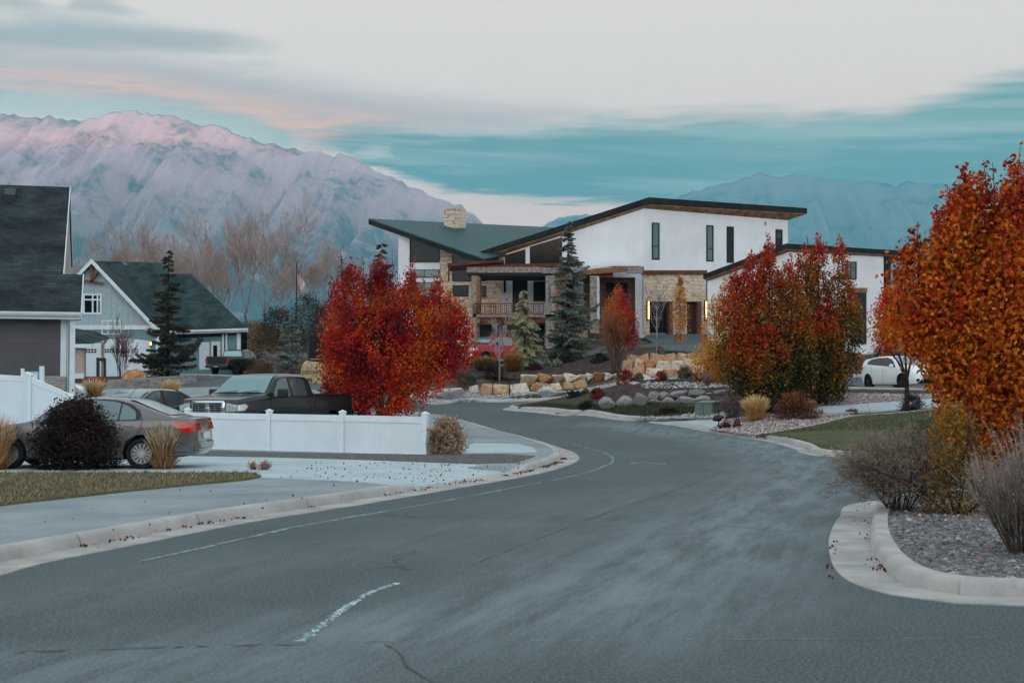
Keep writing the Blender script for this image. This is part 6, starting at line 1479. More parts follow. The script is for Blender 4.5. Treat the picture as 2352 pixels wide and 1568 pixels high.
leaf_tree('bright orange pear tree behind the big one, in front of the white right wing', 2082, 50, [(2040, 670, 800, 36, 0), (2080, 620, 812, 50, .3), (2032, 730, 805, 28, -.2), (2120, 650, 820, 50, 0)], 11000, .085, pal_or2, 33, M_barkd, .09, 1.3, tips=40)
leaf_tree('loose golden tree behind the boulder row, left of the big pear pair', 1655, 64.5, [(1640, 690, 890, 34, 0), (1668, 650, 900, 34, .2), (1625, 780, 880, 38, -.2), (1660, 800, 905, 46, -.3), (1690, 820, 905, 34, -.1)], 9000, .09, pal_gold, 35, M_bark, .07, .5, tips=60)
leaf_tree('slim golden columnar tree between the two garage doors', 1563, 91, [(1563, 638, 802, 16, 0)], 3000, .09, pal_gold, 37, M_bark, .05, .5, tips=15, depth=1.0)
leaf_tree('small orange and red tree with a bare twiggy base on the lawn island', 1420, 69.0, [(1422, 662, 790, 34, 0), (1408, 700, 800, 26, -.1), (1446, 710, 800, 22, .1)], 8000, .075, pal_split, 39, M_bark, .075, .95, tips=25)

# ---- twiggy crowns
def twig_quads(A, B, w, r):
    d = unit(B - A); q = unit(np.cross(d, r.normal(size=A.shape))); w = np.asarray(w)
    w = w[:, None] if w.ndim else w
    return np.stack([A - q * w, A + q * w, B + q * w * .5, B - q * w * .5], 1)
def grow(base, dirs, L0, levels, r, spread, up=.25, kids=3, shrink=.68, w0=.012, wmin=.004):
    """recursive bare branching as straight slivers: returns quads and their level"""
    A = np.repeat(np.asarray(base, float).reshape(-1, 3), len(dirs) // max(1, len(np.asarray(base).reshape(-1, 3))), 0) if len(np.asarray(base).reshape(-1, 3)) != len(dirs) else np.asarray(base, float).reshape(-1, 3)
    d = unit(np.asarray(dirs, float)); V = []; lev = []; L = np.full(len(d), L0) * (.8 + .4 * r.random(len(d))); w = w0
    for k in range(levels):
        B = A + d * L[:, None]; V.append(twig_quads(A, B, np.full(len(A), max(w, wmin)), r)); lev.append(np.full(len(A), k))
        n = len(A) * kids; t = .45 + .55 * r.random(n); i = np.repeat(np.arange(len(A)), kids); t[::kids] = 1.0
        A2 = A[i] + d[i] * (L[i] * t)[:, None]; d = unit(d[i] + r.normal(size=(n, 3)) * spread + np.array([0, 0, up])); L = L[i] * shrink * (.75 + .5 * r.random(n)); A = A2; w *= .6
    return np.concatenate(V), np.concatenate(lev)
def bare_tree_mesh(name, h, seed, col0, col1, levels=7, kids=3, spread=.28, w0=.10, wmin=.010, fork=.22, stems=5, up=.16):
    r = np.random.default_rng(seed); root = empty(name)
    dirs = np.stack([r.normal(size=stems) * .22, r.normal(size=stems) * .22, np.ones(stems)], -1)
    V, lev = grow(np.tile([[0, 0, h * fork]], (stems, 1)), dirs, h * .30, levels, r, spread, up, kids, .66, w0, wmin)
    MB().tube([(0, 0, -.3), (0, 0, h * fork * .6), (0.02 * h, 0, h * fork + .05)], [w0 * 2.1, w0 * 1.6, w0 * 1.1], 7).build('trunk', M_bark, root, smooth=True)
    t = np.clip(lev / (levels - 1) + .1 * r.normal(size=len(lev)), 0, 1); quads_mesh('crown', V, M_twigs, root, jitter(col0 * (1 - t[:, None]) + col1 * t[:, None], r, .2))
    return root
protos = [bare_tree_mesh('bare_tree', 15, 101, L_(146, 134, 130), L_(176, 156, 152), 7, 3, .26, .09, .015), bare_tree_mesh('bare_tree', 14, 102, L_(150, 138, 134), L_(182, 160, 154), 7, 3, .22, .085, .015, stems=6), bare_tree_mesh('bare_tree', 13, 103, L_(140, 122, 116), L_(172, 146, 136), 7, 3, .30, .085, .016, stems=5)]
sp = [(186, 185, 0, .75), (222, 170, 2, .80), (262, 182, 1, .86), (300, 172, 2, 1.0), (345, 178, 0, 1.02), (385, 190, 1, .98), (418, 176, 2, .93), (470, 186, 0, .90), (520, 176, 1, 1.02), (566, 182, 0, 1.08), (608, 172, 1, 1.03), (652, 186, 0, .88), (692, 176, 2, .80), (732, 188, 1, .82), (768, 180, 0, .70), (500, 168, 2, .7), (640, 165, 2, .62), (330, 165, 2, .72), (210, 190, 0, .7), (442, 170, 1, .78)]
for i, (px, D, k, s) in enumerate(sp):
    o = protos[k] if k in (0, 1, 2) and not any(q[2] == k for q in sp[:i]) else copy_tree(protos[k])
    o.location = G(px, D); o.rotation_euler = (0, 0, i * 1.7); o.scale = (s * .95, s * .95, s * .93)
    tag(o, 'bare leafless pinkish tree in the row behind the blue house and junipers', 'tree', 'bare trees behind the blue house')
def bush(label, px, D, w, h, n, size, pal, seed, kind='shrub', cat='shrub', stems=18, lift=.15, shape=1.0, aspect=.6, group=None, mat=None, hollow=.75):
    r = np.random.default_rng(seed); b = G(px, D); root = empty(kind, b, 0, label, cat, group)
    tw = max(40, n // 22); a = r.random(tw) * 2 * np.pi; cz = r.random(tw) ** .8; rad = np.sqrt(np.clip(1 - (cz - .35) ** 2 / .45, .02, 1)) * (r.random(tw) ** .45) * (.8 + .3 * r.random(tw))
    T = np.stack([np.cos(a) * rad * w / 2, np.sin(a) * rad * w / 2, h * (lift + (1 - lift) * cz * (1 - .12 * rad))], -1); i = r.integers(0, tw, n); C = T[i] + r.normal(size=(n, 3)) * (.055 * (w + h) / 2 + .01)
    C[:, 2] = np.maximum(C[:, 2], .02); V = vnoise(C, 2.2 / max(.5, w), seed)
    d = np.stack([r.normal(size=stems) * .7, r.normal(size=stems) * .7, np.ones(stems)], -1); sv, lv = grow(np.zeros((stems, 3)), d, h * .5, 3, r, .35, .1, 3, .6, .012, .005)
    quads_mesh('stems', sv, M_twigs, root, np.tile(L_(58, 44, 40), (len(sv), 1)))
    leaves('foliage', C, size, pal(C, V, r, C[:, 2] / h), root, mat or M_leaf, .1, aspect, r, out=unit(C - np.array([0, 0, h * .3])) * .6)
    return root
def P2(c0, c1, c2=None, f=.5):
    def p(C, V, r, u):
        t = np.clip(.5 + V + .25 * r.normal(size=len(C)), 0, 1); c = blend([(0, c0), (1, c1)], t)
        if c2 is not None: c = np.where((r.random(len(C)) < f)[:, None] & (u > .35)[:, None], c2, c)
        return jitter(c, r, .25)
    return p
def twig_bush(label, px, D, w, h, seed, c0, c1, levels=5, stems=26, kids=3, spread=.34, up=.12, w0=.007, wmin=.0028, tips=0, tipc=None, kind='twiggy_shrub', cat='shrub', fan=.75, L=.36):
    r = np.random.default_rng(seed); b = G(px, D); root = empty(kind, b, 0, label, cat); a = r.random(stems) * 6.283; f = fan * np.sqrt(r.random(stems)) * w / h
    d = np.stack([np.cos(a) * f, np.sin(a) * f, np.ones(stems)], -1); base = np.stack([np.cos(a) * .06 * w, np.sin(a) * .06 * w, np.zeros(stems)], -1)
    V, lev = grow(base, d, h * L, levels, r, spread, up, kids, .62, w0, wmin); t = np.clip(lev / (levels - 1), 0, 1)[:, None]
    V[:, :, 2] = np.maximum(V[:, :, 2], .01); n0 = (lev <= 1)
    quads_mesh('stems', V[n0], M_twigs, root, jitter(np.tile(c0, (n0.sum(), 1)), r, .2)); quads_mesh('twigs', V[~n0], M_twigs, root, jitter(c0 * (1 - t[~n0]) + c1 * t[~n0], r, .25))
    if tips:
        E = V[lev == levels - 1][:, 2]; i = r.integers(0, len(E), tips); leaves('seed_heads' if tipc is None else 'leaves', E[i] + r.normal(size=(tips, 3)) * .015, .021, jitter(np.tile(tipc if tipc is not None else c1, (tips, 1)), r, .3), root, M_straw, 0, .7, r)
    return root
def tuft(label, px, D, h, w, n, seed, base, mid, top, kind='grass_tuft', bend=.25, wid=.006, group='clumps of dry ornamental grass', plume=True):
    """a clump of arching grass stalks, each a tapering three-piece blade"""
    r = np.random.default_rng(seed); b = G(px, D); root = empty(kind, b, 0, label, 'ornamental grass', group); parts = (('leaves', .5, int(n * .45), 1.15), ('stalks', 1.0, n, 1.0))
    for nm, hh, m, sw in parts:
        a = r.random(m) * 6.283; f = np.sqrt(r.random(m)) * w * .5 * sw; q = np.stack([np.cos(a), np.sin(a)], -1); H = h * hh * (.72 + .33 * r.random(m)) * (1 - .18 * (f / (w * .5 * sw)) ** 2)
        P0 = np.concatenate([q * (f * .28)[:, None], np.zeros((m, 1))], 1); P1 = np.concatenate([q * (f * .55)[:, None], (H * .45)[:, None]], 1); P2_ = np.concatenate([q * (f * (.85 + bend * .5))[:, None], (H * .8)[:, None]], 1)
        P3 = np.concatenate([q * (f * (1.0 + bend) + .02)[:, None] + r.normal(size=(m, 2)) * .02 * h, (H * (.97 if hh == 1 else .85))[:, None]], 1)
        side = unit(np.cross(r.normal(size=(m, 3)), [0, 0, 1.0])); ww = wid * (.7 + .6 * r.random(m))[:, None]; V = []; tn = []
        segs = [(P0, P1, 1.0, 1.0, base, mid), (P1, P2_, 1.0, .9, mid, mid * .5 + top * .5), (P2_, P3, 1.5 if (plume and hh == 1) else .8, .15, top, top)]
        for A, B, wa, wb, ca, cb in segs: V.append(np.stack([A - side * ww * wa, A + side * ww * wa, B + side * ww * wb, B - side * ww * wb], 1)); tn.append(jitter(np.tile((ca + cb) / 2, (m, 1)), r, .2))
        quads_mesh(nm, np.concatenate(V), M_straw, root, np.concatenate(tn))
    return root
def conifer(label, px, D, top_y, base_y, hw, seed, dark, light, kind='spruce_tree', droop=.25, tiers=26, per=8, nl=.16, prof=1.0, shaggy=1.0, low=.06, group=None, density=1.0, bark=M_barkd, cat='tree', extra=()):
    r = np.random.default_rng(seed); b = G(px, D); root = empty(kind, b, 0, label, cat, group); k = D / F; h = EYE + (HZ - top_y) * k - b.z; Rm = hw * k; mb = MB(); A_ = []; B_ = []; tint = []
    mb.tube([(0, 0, -.2), (0, 0, h * .5), (0, 0, h * .99)], [.018 * h + .02, .010 * h, .006], 7); tr = mb.build('trunk', bark, root, smooth=True); br = MB()
    specs = []
    for i in range(tiers):
        u = (i + .5) / tiers; z = h * (low + (1 - low) * u ** .92); L = Rm * (1 - u) ** (.82 * prof) * (.75 + .5 * r.random()) + .02 * h
        for j in range(max(3, int(per * (1 - .5 * u)))): specs.append((z + r.normal() * .012 * h, L * (.6 + .55 * r.random()), r.random() * 6.283, droop * (.6 + .8 * r.random())))
    specs += list(extra)
    for z, L, a, dr in specs:
        ca, sa = math.cos(a), math.sin(a); n = 7; s = np.linspace(0, 1, n); rise_ = .10 * (1 - min(1, dr * 2)); X = L * s; Z = z + L * (rise_ * s - dr * s ** 1.6 + .16 * s ** 3.2)
        pts = np.stack([X * ca, X * sa, Z], -1); br.tube([tuple(p) for p in pts[::2]], [.010 + .008 * L, .008, .005, .003][:len(pts[::2])], 3, False)
        m = int((14 + 60 * L) * density); t = r.random(m) ** .75; q = np.stack([np.interp(t, s, pts[:, c]) for c in range(3)], -1); sd = np.where(r.random(m) < .5, -1, 1)
        tl = (.10 + .30 * L * (1 - t) ** .8) * shaggy * (.5 + .8 * r.random(m)); side = np.stack([-sa * sd, ca * sd, np.zeros(m)], -1); fw = np.array([ca, sa, 0])
        e = q + unit(side * .8 + fw * .75 + r.normal(size=(m, 3)) * .25 + np.array([0, 0, -.25 - droop])) * tl[:, None]
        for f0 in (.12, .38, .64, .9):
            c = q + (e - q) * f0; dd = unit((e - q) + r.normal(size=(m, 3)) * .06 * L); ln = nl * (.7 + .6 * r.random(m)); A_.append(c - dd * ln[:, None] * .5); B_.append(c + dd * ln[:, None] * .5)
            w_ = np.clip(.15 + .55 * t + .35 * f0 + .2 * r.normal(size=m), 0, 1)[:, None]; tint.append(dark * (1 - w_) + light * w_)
    br.build('branches', bark, tr)
    A = np.concatenate(A_); B = np.concatenate(B_); d = unit(B - A); q = unit(np.cross(d, r.normal(size=A.shape))) * (nl * .16); M = (A + B) / 2
    quads_mesh('needles', np.stack([A, M + q, B, M - q], 1), M_needle, root, jitter(np.concatenate(tint), r, .2)); return root
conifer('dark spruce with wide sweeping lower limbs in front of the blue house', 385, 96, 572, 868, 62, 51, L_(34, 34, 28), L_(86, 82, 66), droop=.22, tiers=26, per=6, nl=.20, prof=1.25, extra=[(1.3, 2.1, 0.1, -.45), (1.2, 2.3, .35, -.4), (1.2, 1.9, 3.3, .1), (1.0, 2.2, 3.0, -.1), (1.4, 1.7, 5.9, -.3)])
conifer('yellowish weeping cedar in front of the porch deck', 1205, 86.5, 664, 828, 54, 52, L_(84, 82, 58), L_(196, 190, 150), kind='cedar_tree', droop=.55, tiers=18, per=8, nl=.13, prof=.85, shaggy=1.1)
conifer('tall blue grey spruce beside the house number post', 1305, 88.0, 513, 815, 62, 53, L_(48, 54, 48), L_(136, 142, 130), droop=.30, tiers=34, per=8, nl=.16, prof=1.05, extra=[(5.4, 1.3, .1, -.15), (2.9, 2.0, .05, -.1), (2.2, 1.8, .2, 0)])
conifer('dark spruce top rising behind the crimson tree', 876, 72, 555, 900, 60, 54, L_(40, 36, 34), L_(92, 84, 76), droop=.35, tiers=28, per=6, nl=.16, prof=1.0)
conifer('thin grey spruce beside the carved stone sign', 665, 96, 728, 872, 44, 55, L_(70, 74, 72), L_(150, 154, 150), droop=.25, tiers=15, per=6, nl=.16, prof=.8, density=.6, bark=M_bark2)

# ---- left foreground
bush('dark maroon leafy bush in front of the grey saloon', 182, 27.6, 1.80, 1.40, 22000, .055, P2(L_(40, 30, 32), L_(74, 44, 46), L_(92, 74, 44), .06), 61, lift=.04)
tuft('tall feathery grass clump in front of the rear wheel of the grey saloon', 377, 27.5, 1.10, .66, 520, 62, L_(120, 86, 44), L_(168, 122, 72), L_(206, 184, 158))
tuft('feathery grass clump cut off by the left edge beside the grey saloon', -6, 27.3, 1.25, .70, 420, 63, L_(96, 84, 52), L_(190, 134, 78), L_(210, 180, 146))
twig_bush('low brown dried shrub at the tip of the left lawn', 598, 27.2, .62, .36, 64, L_(110, 84, 70), L_(170, 132, 112), 4, 40, 3, .22, .2, .006, .004, fan=.5)
bush('tan dried flower bush at the right end of the white fence', 1027, 34.0, .95, .95, 5200, .045, P2(L_(150, 116, 92), L_(196, 164, 136)), 65, mat=M_straw, lift=.05, aspect=.9)
twig_bush('thin grey twigs standing behind the right end of the fence', 950, 36.5, 1.2, 1.15, 66, L_(120, 108, 106), L_(160, 148, 146), 4, 20, 3, .28, .15, .006, .003)
tuft('straw grass clump beyond the fence, left of the dark green saloon', 215, 62, 1.0, 1.1, 260, 67, L_(140, 104, 60), L_(190, 150, 96), L_(220, 190, 150), wid=.012)
tuft('straw grass clump beside the stone planter, above the dark green saloon', 392, 68, .95, 1.0, 260, 68, L_(150, 110, 62), L_(200, 156, 92), L_(222, 196, 150), wid=.012)
twig_bush('rounded tan shrub at the street edge behind the cab of the near pickup', 543, 86, 1.3, .8, 69, L_(120, 92, 78), L_(168, 136, 116), 4, 40, 3, .3, .1, .014, .009, fan=.8)
twig_bush('leafless multi stem shrub in front of the garage doors', 278, 93, 2.6, 3.9, 70, L_(76, 52, 52), L_(116, 84, 84), 5, 12, 3, .20, .14, .03, .012, kind='bare_shrub', fan=.38)
# ---- right foreground
twig_bush('big grey brown twiggy bush leaning over the corner kerb', 2062, 18.2, 1.15, 1.42, 71, L_(62, 52, 48), L_(142, 124, 110), 6, 70, 3, .40, .05, .008, .0026, fan=.95, L=.33, tips=5000, tipc=L_(150, 130, 116))
bush('yellow green leafy bush between the two twiggy corner bushes', 2195, 17.8, .85, 1.45, 4200, .05, P2(L_(120, 96, 40), L_(168, 132, 62), L_(196, 116, 30), .22), 72, lift=.03)
twig_bush('pale lavender sage bush with upright stems at the right edge', 2340, 13.5, .84, .92, 73, L_(80, 70, 64), L_(154, 140, 130), 4, 170, 3, .12, .10, .0045, .0026, fan=.62, L=.46, tips=2200, tipc=L_(160, 146, 140), kind='sage_bush')
twig_bush('second lavender sage bush cut off by the right edge', 2440, 13.2, .9, 1.15, 74, L_(80, 70, 64), L_(154, 140, 130), 4, 130, 3, .12, .10, .0045, .0026, fan=.62, L=.46, tips=1500, tipc=L_(170, 156, 164), kind='sage_bush')
bush('spreading green juniper at the back edge of the right lawn', 2130, 36, 1.15, .85, 3600, .06, P2(L_(52, 66, 42), L_(92, 108, 72)), 75, mat=M_needle, lift=.02, aspect=.4)
bush('round clipped dark bush beside the pale footpath', 2094, 51.0, .92, .66, 3000, .045, P2(L_(34, 36, 26), L_(60, 56, 40)), 76, lift=.02)
bush('low rust coloured mound on the edge of the pale footpath', 1957, 52.0, .78, .24, 900, .05, P2(L_(112, 66, 36), L_(150, 92, 50)), 77, lift=.02)
# ---- bed under the pear pair
tuft('golden grass clump in front of the pear tree trunk', 1735, 52.4, 1.15, .95, 520, 81, L_(128, 92, 52), L_(206, 152, 82), L_(232, 196, 140), wid=.010)
twig_bush('grey twiggy shrub left of the golden grass clump', 1680, 54.2, 1.0, 1.2, 82, L_(86, 70, 68), L_(130, 108, 102), 4, 40, 3, .26, .12, .010, .006, fan=.7)
bush('red brown leafy shrub on the pink gravel right of the trunk', 1826, 51.6, 1.45, 1.05, 4200, .06, P2(L_(96, 44, 34), L_(150, 84, 58), L_(190, 132, 88), .12), 83, lift=.03)
bush('tan leaved shrub touching the red brown shrub on its right', 1862, 50.9, .75, .75, 1600, .055, P2(L_(120, 74, 50), L_(176, 128, 88)), 84, lift=.03)
twig_bush('dark red twig thicket under the pear pair', 1835, 55.5, 1.7, 1.35, 85, L_(84, 44, 42), L_(124, 66, 58), 4, 60, 3, .22, .15, .010, .006, fan=.65)
bush('dark green juniper at the right foot of the pear pair', 1912, 57.0, 1.15, 1.5, 3600, .07, P2(L_(26, 32, 26), L_(52, 60, 46)), 86, mat=M_needle, lift=.02, aspect=.4)
bush('small burgundy shrub at the left end of the pink gravel', 1665, 51.4, .50, .34, 700, .05, P2(L_(84, 32, 38), L_(120, 56, 52)), 87, lift=.02)
# ---- lawn island and boulder row
for q, (lab, px, D, w, h, c0, c1, sd) in enumerate([('red shrub left on the boulder row above the pale stones', 1372, 64.6, .72, .55, L_(120, 46, 30), L_(176, 76, 42), 91), ('bright red shrub right of the small orange tree trunk', 1438, 66.4, .75, .72, L_(130, 38, 26), L_(186, 62, 34), 92), ('red shrub above the middle of the boulder row', 1518, 65.4, .66, .58, L_(124, 44, 32), L_(178, 76, 44), 93), ('small red shrub above the right part of the boulder row', 1605, 65.2, .36, .46, L_(120, 52, 36), L_(170, 80, 50), 94),
        ('yellow green shrub between the two left red shrubs', 1345, 67.0, .40, .34, L_(96, 92, 52), L_(150, 138, 86), 95), ('pale green shrub beside the big rounded boulder', 1467, 67.5, .46, .50, L_(110, 112, 70), L_(160, 156, 108), 96), ('round olive shrub right of the iron ornament', 1574, 68.5, .76, .72, L_(70, 74, 44), L_(136, 128, 84), 97),
        ('dark spreading juniper at the end of the asphalt drive', 1320, 67.0, 1.1, .40, L_(26, 32, 26), L_(54, 58, 46), 98), ('dark low juniper at the left end of the boulder row', 1352, 62.6, .90, .44, L_(24, 28, 24), L_(50, 52, 42), 99), ('low maroon barberry on the kerb side of the island lawn', 1535, 58.8, 1.0, .36, L_(50, 26, 28), L_(84, 50, 46), 100)]):
    bush(lab, px, D, w, h, 1500, .06, P2(c0, c1), sd, lift=.02)
twig_bush('wispy brown twigs on top of the boulder row', 1625, 63.8, .7, .75, 104, L_(100, 80, 76), L_(150, 128, 120), 4, 24, 3, .25, .12, .010, .006)
# ---- sandstone terraces
for lab, px, D, w, h, c0, c1, sd in [('tall golden brown grass mass left of the pale bare tree', 1112, 85.0, 1.7, 1.05, L_(110, 78, 44), L_(164, 122, 72), 111), ('tall golden brown grass mass right of the pale bare tree', 1178, 84.0, 1.25, 1.35, L_(120, 84, 46), L_(176, 130, 70), 112)]:
    tuft(lab, px, D, h, w, 600, sd, c0 * .6, c0, c1, wid=.016, bend=.1, plume=False, group='grass masses on the mulch terrace')
for lab, px, D, w, h, c0, c1, sd in [('dark shrub at the foot of the golden grass masses', 1135, 82.4, 1.3, .95, L_(34, 28, 28), L_(70, 56, 50), 113), ('pale grey green mound left of the teal cabinet', 1213, 86.2, .55, .45, L_(120, 122, 108), L_(176, 176, 160), 114), ('pale grey green mound below the teal cabinet', 1256, 85.4, .58, .48, L_(120, 122, 106), L_(178, 176, 156), 115), ('pale grey green mound right of its twin below the teal cabinet', 1277, 84.6, .70, .50, L_(118, 120, 104), L_(174, 172, 150), 116), ('burgundy shrub low on the mulch terrace', 1228, 84.2, 1.15, .40, L_(66, 30, 32), L_(106, 56, 52), 117), ('dark evergreen shrub in the middle of the mulch terrace', 1302, 86.0, 1.0, .85, L_(34, 38, 32), L_(66, 70, 58), 118), ('dark low shrub at the right of the mulch terrace', 1378, 84.6, 1.1, .55, L_(32, 32, 28), L_(62, 60, 50), 119), ('tan mixed shrub behind the teal cabinet', 1268, 88.6, 1.3, .75, L_(110, 96, 78), L_(170, 152, 126), 120), ('brown and green shrub left of the lower sandstone wall', 1062, 80.6, 1.3, 1.1, L_(70, 64, 48), L_(128, 104, 74), 121), ('grey green shrub behind the big pale boulder', 1085, 82.2, .55, .55, L_(90, 96, 88), L_(140, 144, 132), 122),
        ('orange shrub behind the hatchback, left of the burgundy one', 1968, 78.5, 1.1, .95, L_(150, 74, 28), L_(196, 116, 44), 123), ('burgundy shrub behind the white hatchback', 2030, 84, 2.0, .95, L_(70, 22, 34), L_(108, 40, 50), 124), ('brown shrub below the porch beside the red pickup', 1150, 95.2, 2.4, 1.2, L_(96, 78, 62), L_(150, 122, 96), 125), ('dark spruce seedling by the tall door of the right wing', 1966, 95.5, .8, 2.6, L_(50, 62, 62), L_(116, 130, 126), 126), ('rust coloured hedge beside the far black pickup', 620, 104, 3.6, 1.0, L_(92, 62, 44), L_(140, 104, 74), 127)]:
    bush(lab, px, D, w, h, int(900 + 900 * w), .07, P2(c0, c1), sd, lift=.02)
for lab, px, D, ty, sd, c in [('slim bare pale tree in front of the red pickup', 1147, 81.5, 752, 131, L_(176, 160, 156)), ('slim bare pale tree in front of the left garage door', 1508, 82.5, 688, 132, L_(160, 142, 138))]:
    r = np.random.default_rng(sd); b = G(px, D); h = EYE + (HZ - ty) * D / F - b.z; root = empty('sapling', b, 0, lab, 'tree'); MB().tube([(0, 0, -.2), (.02, 0, h * .5), (0, 0, h * .9)], [.05, .035, .012], 6).build('trunk', M_bark2, root, smooth=True)
    n = 16; z = h * (.35 + .5 * r.random(n)); a = r.random(n) * 6.283; V, lev = grow(np.stack([z * 0, z * 0, z], -1), np.stack([np.cos(a) * .6, np.sin(a) * .6, np.ones(n)], -1), h * .18, 4, r, .25, .2, 3, .66, .018, .007); quads_mesh('crown', V, M_twigs, root, jitter(np.tile(c, (len(V), 1)), r, .15))
o = twig_bush('twiggy brown base of shoots under the small orange tree', 1412, 68.6, 1.9, 3.6, 133, L_(84, 62, 52), L_(150, 100, 76), 5, 20, 3, .20, .2, .016, .008, fan=.42); o.location.z += .75
# ---- juniper mass and dry brush on the slope behind
for i, (px, D, w, h, c0, c1, lab) in enumerate([(640, 118, 4.6, 4.6, L_(40, 40, 30), L_(78, 74, 56), 'dark juniper left of the flagpole'), (705, 122, 4.4, 5.4, L_(38, 38, 30), L_(72, 70, 54), 'dark juniper right of the flagpole'), (748, 128, 3.6, 4.2, L_(36, 38, 30), L_(70, 68, 52), 'dark juniper touching the crimson tree'), (612, 132, 3.4, 2.8, L_(90, 70, 46), L_(150, 112, 60), 'golden brown brush left of the junipers'), (578, 140, 4.2, 2.6, L_(80, 66, 54), L_(140, 112, 84), 'tan brush behind the blue house corner'), (655, 108, 2.8, 1.5, L_(120, 108, 100), L_(178, 166, 154), 'pale sagebrush above the rust hedge'), (700, 104, 2.4, 1.3, L_(120, 110, 98), L_(170, 160, 146), 'pale sagebrush beside the thin grey spruce'), (600, 112, 2.6, 1.6, L_(110, 98, 92), L_(166, 152, 144), 'grey sagebrush beside the porch column of the blue house')]):
    bush(lab, px, D, w, h, int(1800 + 900 * w), .13, P2(c0, c1), 140 + i, lift=.02, mat=M_needle)
bk_ = []
r = np.random.default_rng(160)
for i in range(130):
    px = r.uniform(150, 1120); D = r.uniform(120, 175); p = G(px, D); n = 90; a = r.random(n) * 6.283; rr = np.sqrt(r.random(n)) * r.uniform(.8, 1.8); bk_.append((np.stack([p.x + np.cos(a) * rr, p.y + np.sin(a) * rr, p.z + r.random(n) * r.uniform(.6, 1.5)], -1), np.tile(blend([(0, L_(96, 80, 66)), (.5, L_(140, 116, 92)), (1, L_(158, 120, 72))], np.array([r.random()])), (n, 1))))
C = np.concatenate([q[0] for q in bk_]); leaves('brush', C, .28, jitter(np.concatenate([q[1] for q in bk_]), r), None, M_straw, -.2, .5, r)['kind'] = 'stuff'

def lawn_blades(polys, seed):
    r = np.random.default_rng(seed); V = []; tn = []
    for poly, n, off, hgt, cols in polys:
        p = scatter(poly, n, off, seed); seed += 1; n = len(p); a = r.random(n) * 6.283; h = hgt * (.5 + r.random(n)); w = .006 + .004 * r.random(n); sd = np.stack([np.cos(a), np.sin(a), 0 * a], -1) * w[:, None]
        tip = p + np.stack([r.normal(size=n) * .6 * h, r.normal(size=n) * .6 * h, h], -1); V.append(np.stack([p - sd, p + sd, tip], 1)); tn.append(jitter(cols[r.integers(0, len(cols), n)], r, .25))
    quads_mesh('grass', np.concatenate(V), M_straw, None, np.concatenate(tn), 3)['kind'] = 'stuff'
def scatter(poly, n, off, seed):
    r = np.random.default_rng(seed); P_ = np.array([(p[0], p[1]) for p in poly]); lo, hi = P_.min(0), P_.max(0); q = lo + (hi - lo) * r.random((n * 4, 2)); ins = np.zeros(len(q), bool); j = len(P_) - 1
    for i in range(len(P_)):
        a, b = P_[i], P_[j]; c = ((a[1] > q[:, 1]) != (b[1] > q[:, 1])) & (q[:, 0] < (b[0] - a[0]) * (q[:, 1] - a[1]) / (b[1] - a[1] + 1e-12) + a[0]); ins ^= c; j = i
    q = q[ins][:n]; return np.concatenate([q, (gv(q[:, 0], q[:, 1]) + off)[:, None]], 1)
lawn_blades([([tuple(q) for q in LE] + [tuple(q) for q in lawn_back] + [(-27, 27.9), (-27, 18.6)], 75000, .163, .05, np.array([L_(104, 98, 70), L_(128, 116, 88), L_(150, 134, 104), L_(84, 84, 56), L_(168, 150, 120)])),
             (isl + [tuple(p) for p in WP([(1235, 929), (1375, 932), (1560, 932), (1612, 938), (1600, 950), (1560, 958), (1500, 960)], 0.13)], 16000, .163, .07, np.array([L_(50, 60, 38), L_(68, 74, 48), L_(92, 92, 66), L_(40, 48, 32)])),
             (kb + [(20, 32.2), (30, 33), (26, 44)] + [tuple(p) for p in l2[::-1]], 34000, .158, .06, np.array([L_(66, 74, 46), L_(92, 94, 62), L_(118, 112, 82), L_(54, 62, 38)]))], 400)
# ---------------------------------------------------------------- rocks, gravel, fallen leaves
def rockmat(name, c0, c1, c2):
    def ex(t, vec, base):
        n = t.noise(vec, 1.6, 5, 0.65); n2 = t.noise(vec, 6, 5, 0.7); oi = t.node('ShaderNodeObjectInfo').outputs['Random']
        c = t.mix(t.smooth(t.math('MULTIPLY_ADD', oi, 0.7, t.math('SUBTRACT', n, 0.32)), 0.36, 0.62), c0, c1); return t.mix(t.smooth(n2, 0.50, 0.66, 0, 0.85), c, c2)
    return pmat(name, c0, 0.95, 0.15, var=0, bump=0.7, bscale=9, extra=ex)
M_gran = rockmat('granite_boulder', lin(150, 144, 142), lin(128, 120, 118), lin(104, 96, 96)); M_pale = rockmat('pale_boulder', lin(196, 194, 194), lin(168, 164, 164), lin(140, 134, 134)); M_sand = rockmat('sandstone_block', lin(208, 192, 174), lin(178, 138, 104), lin(140, 92, 62)); M_ochre = rockmat('ochre_block', lin(168, 114, 68), lin(146, 100, 70), lin(200, 178, 152)); M_redst = rockmat('red_sandstone', lin(140, 74, 48), lin(112, 58, 42), lin(170, 120, 80)); M_maro = rockmat('maroon_stone', lin(84, 44, 46), lin(64, 36, 38), lin(112, 70, 66))
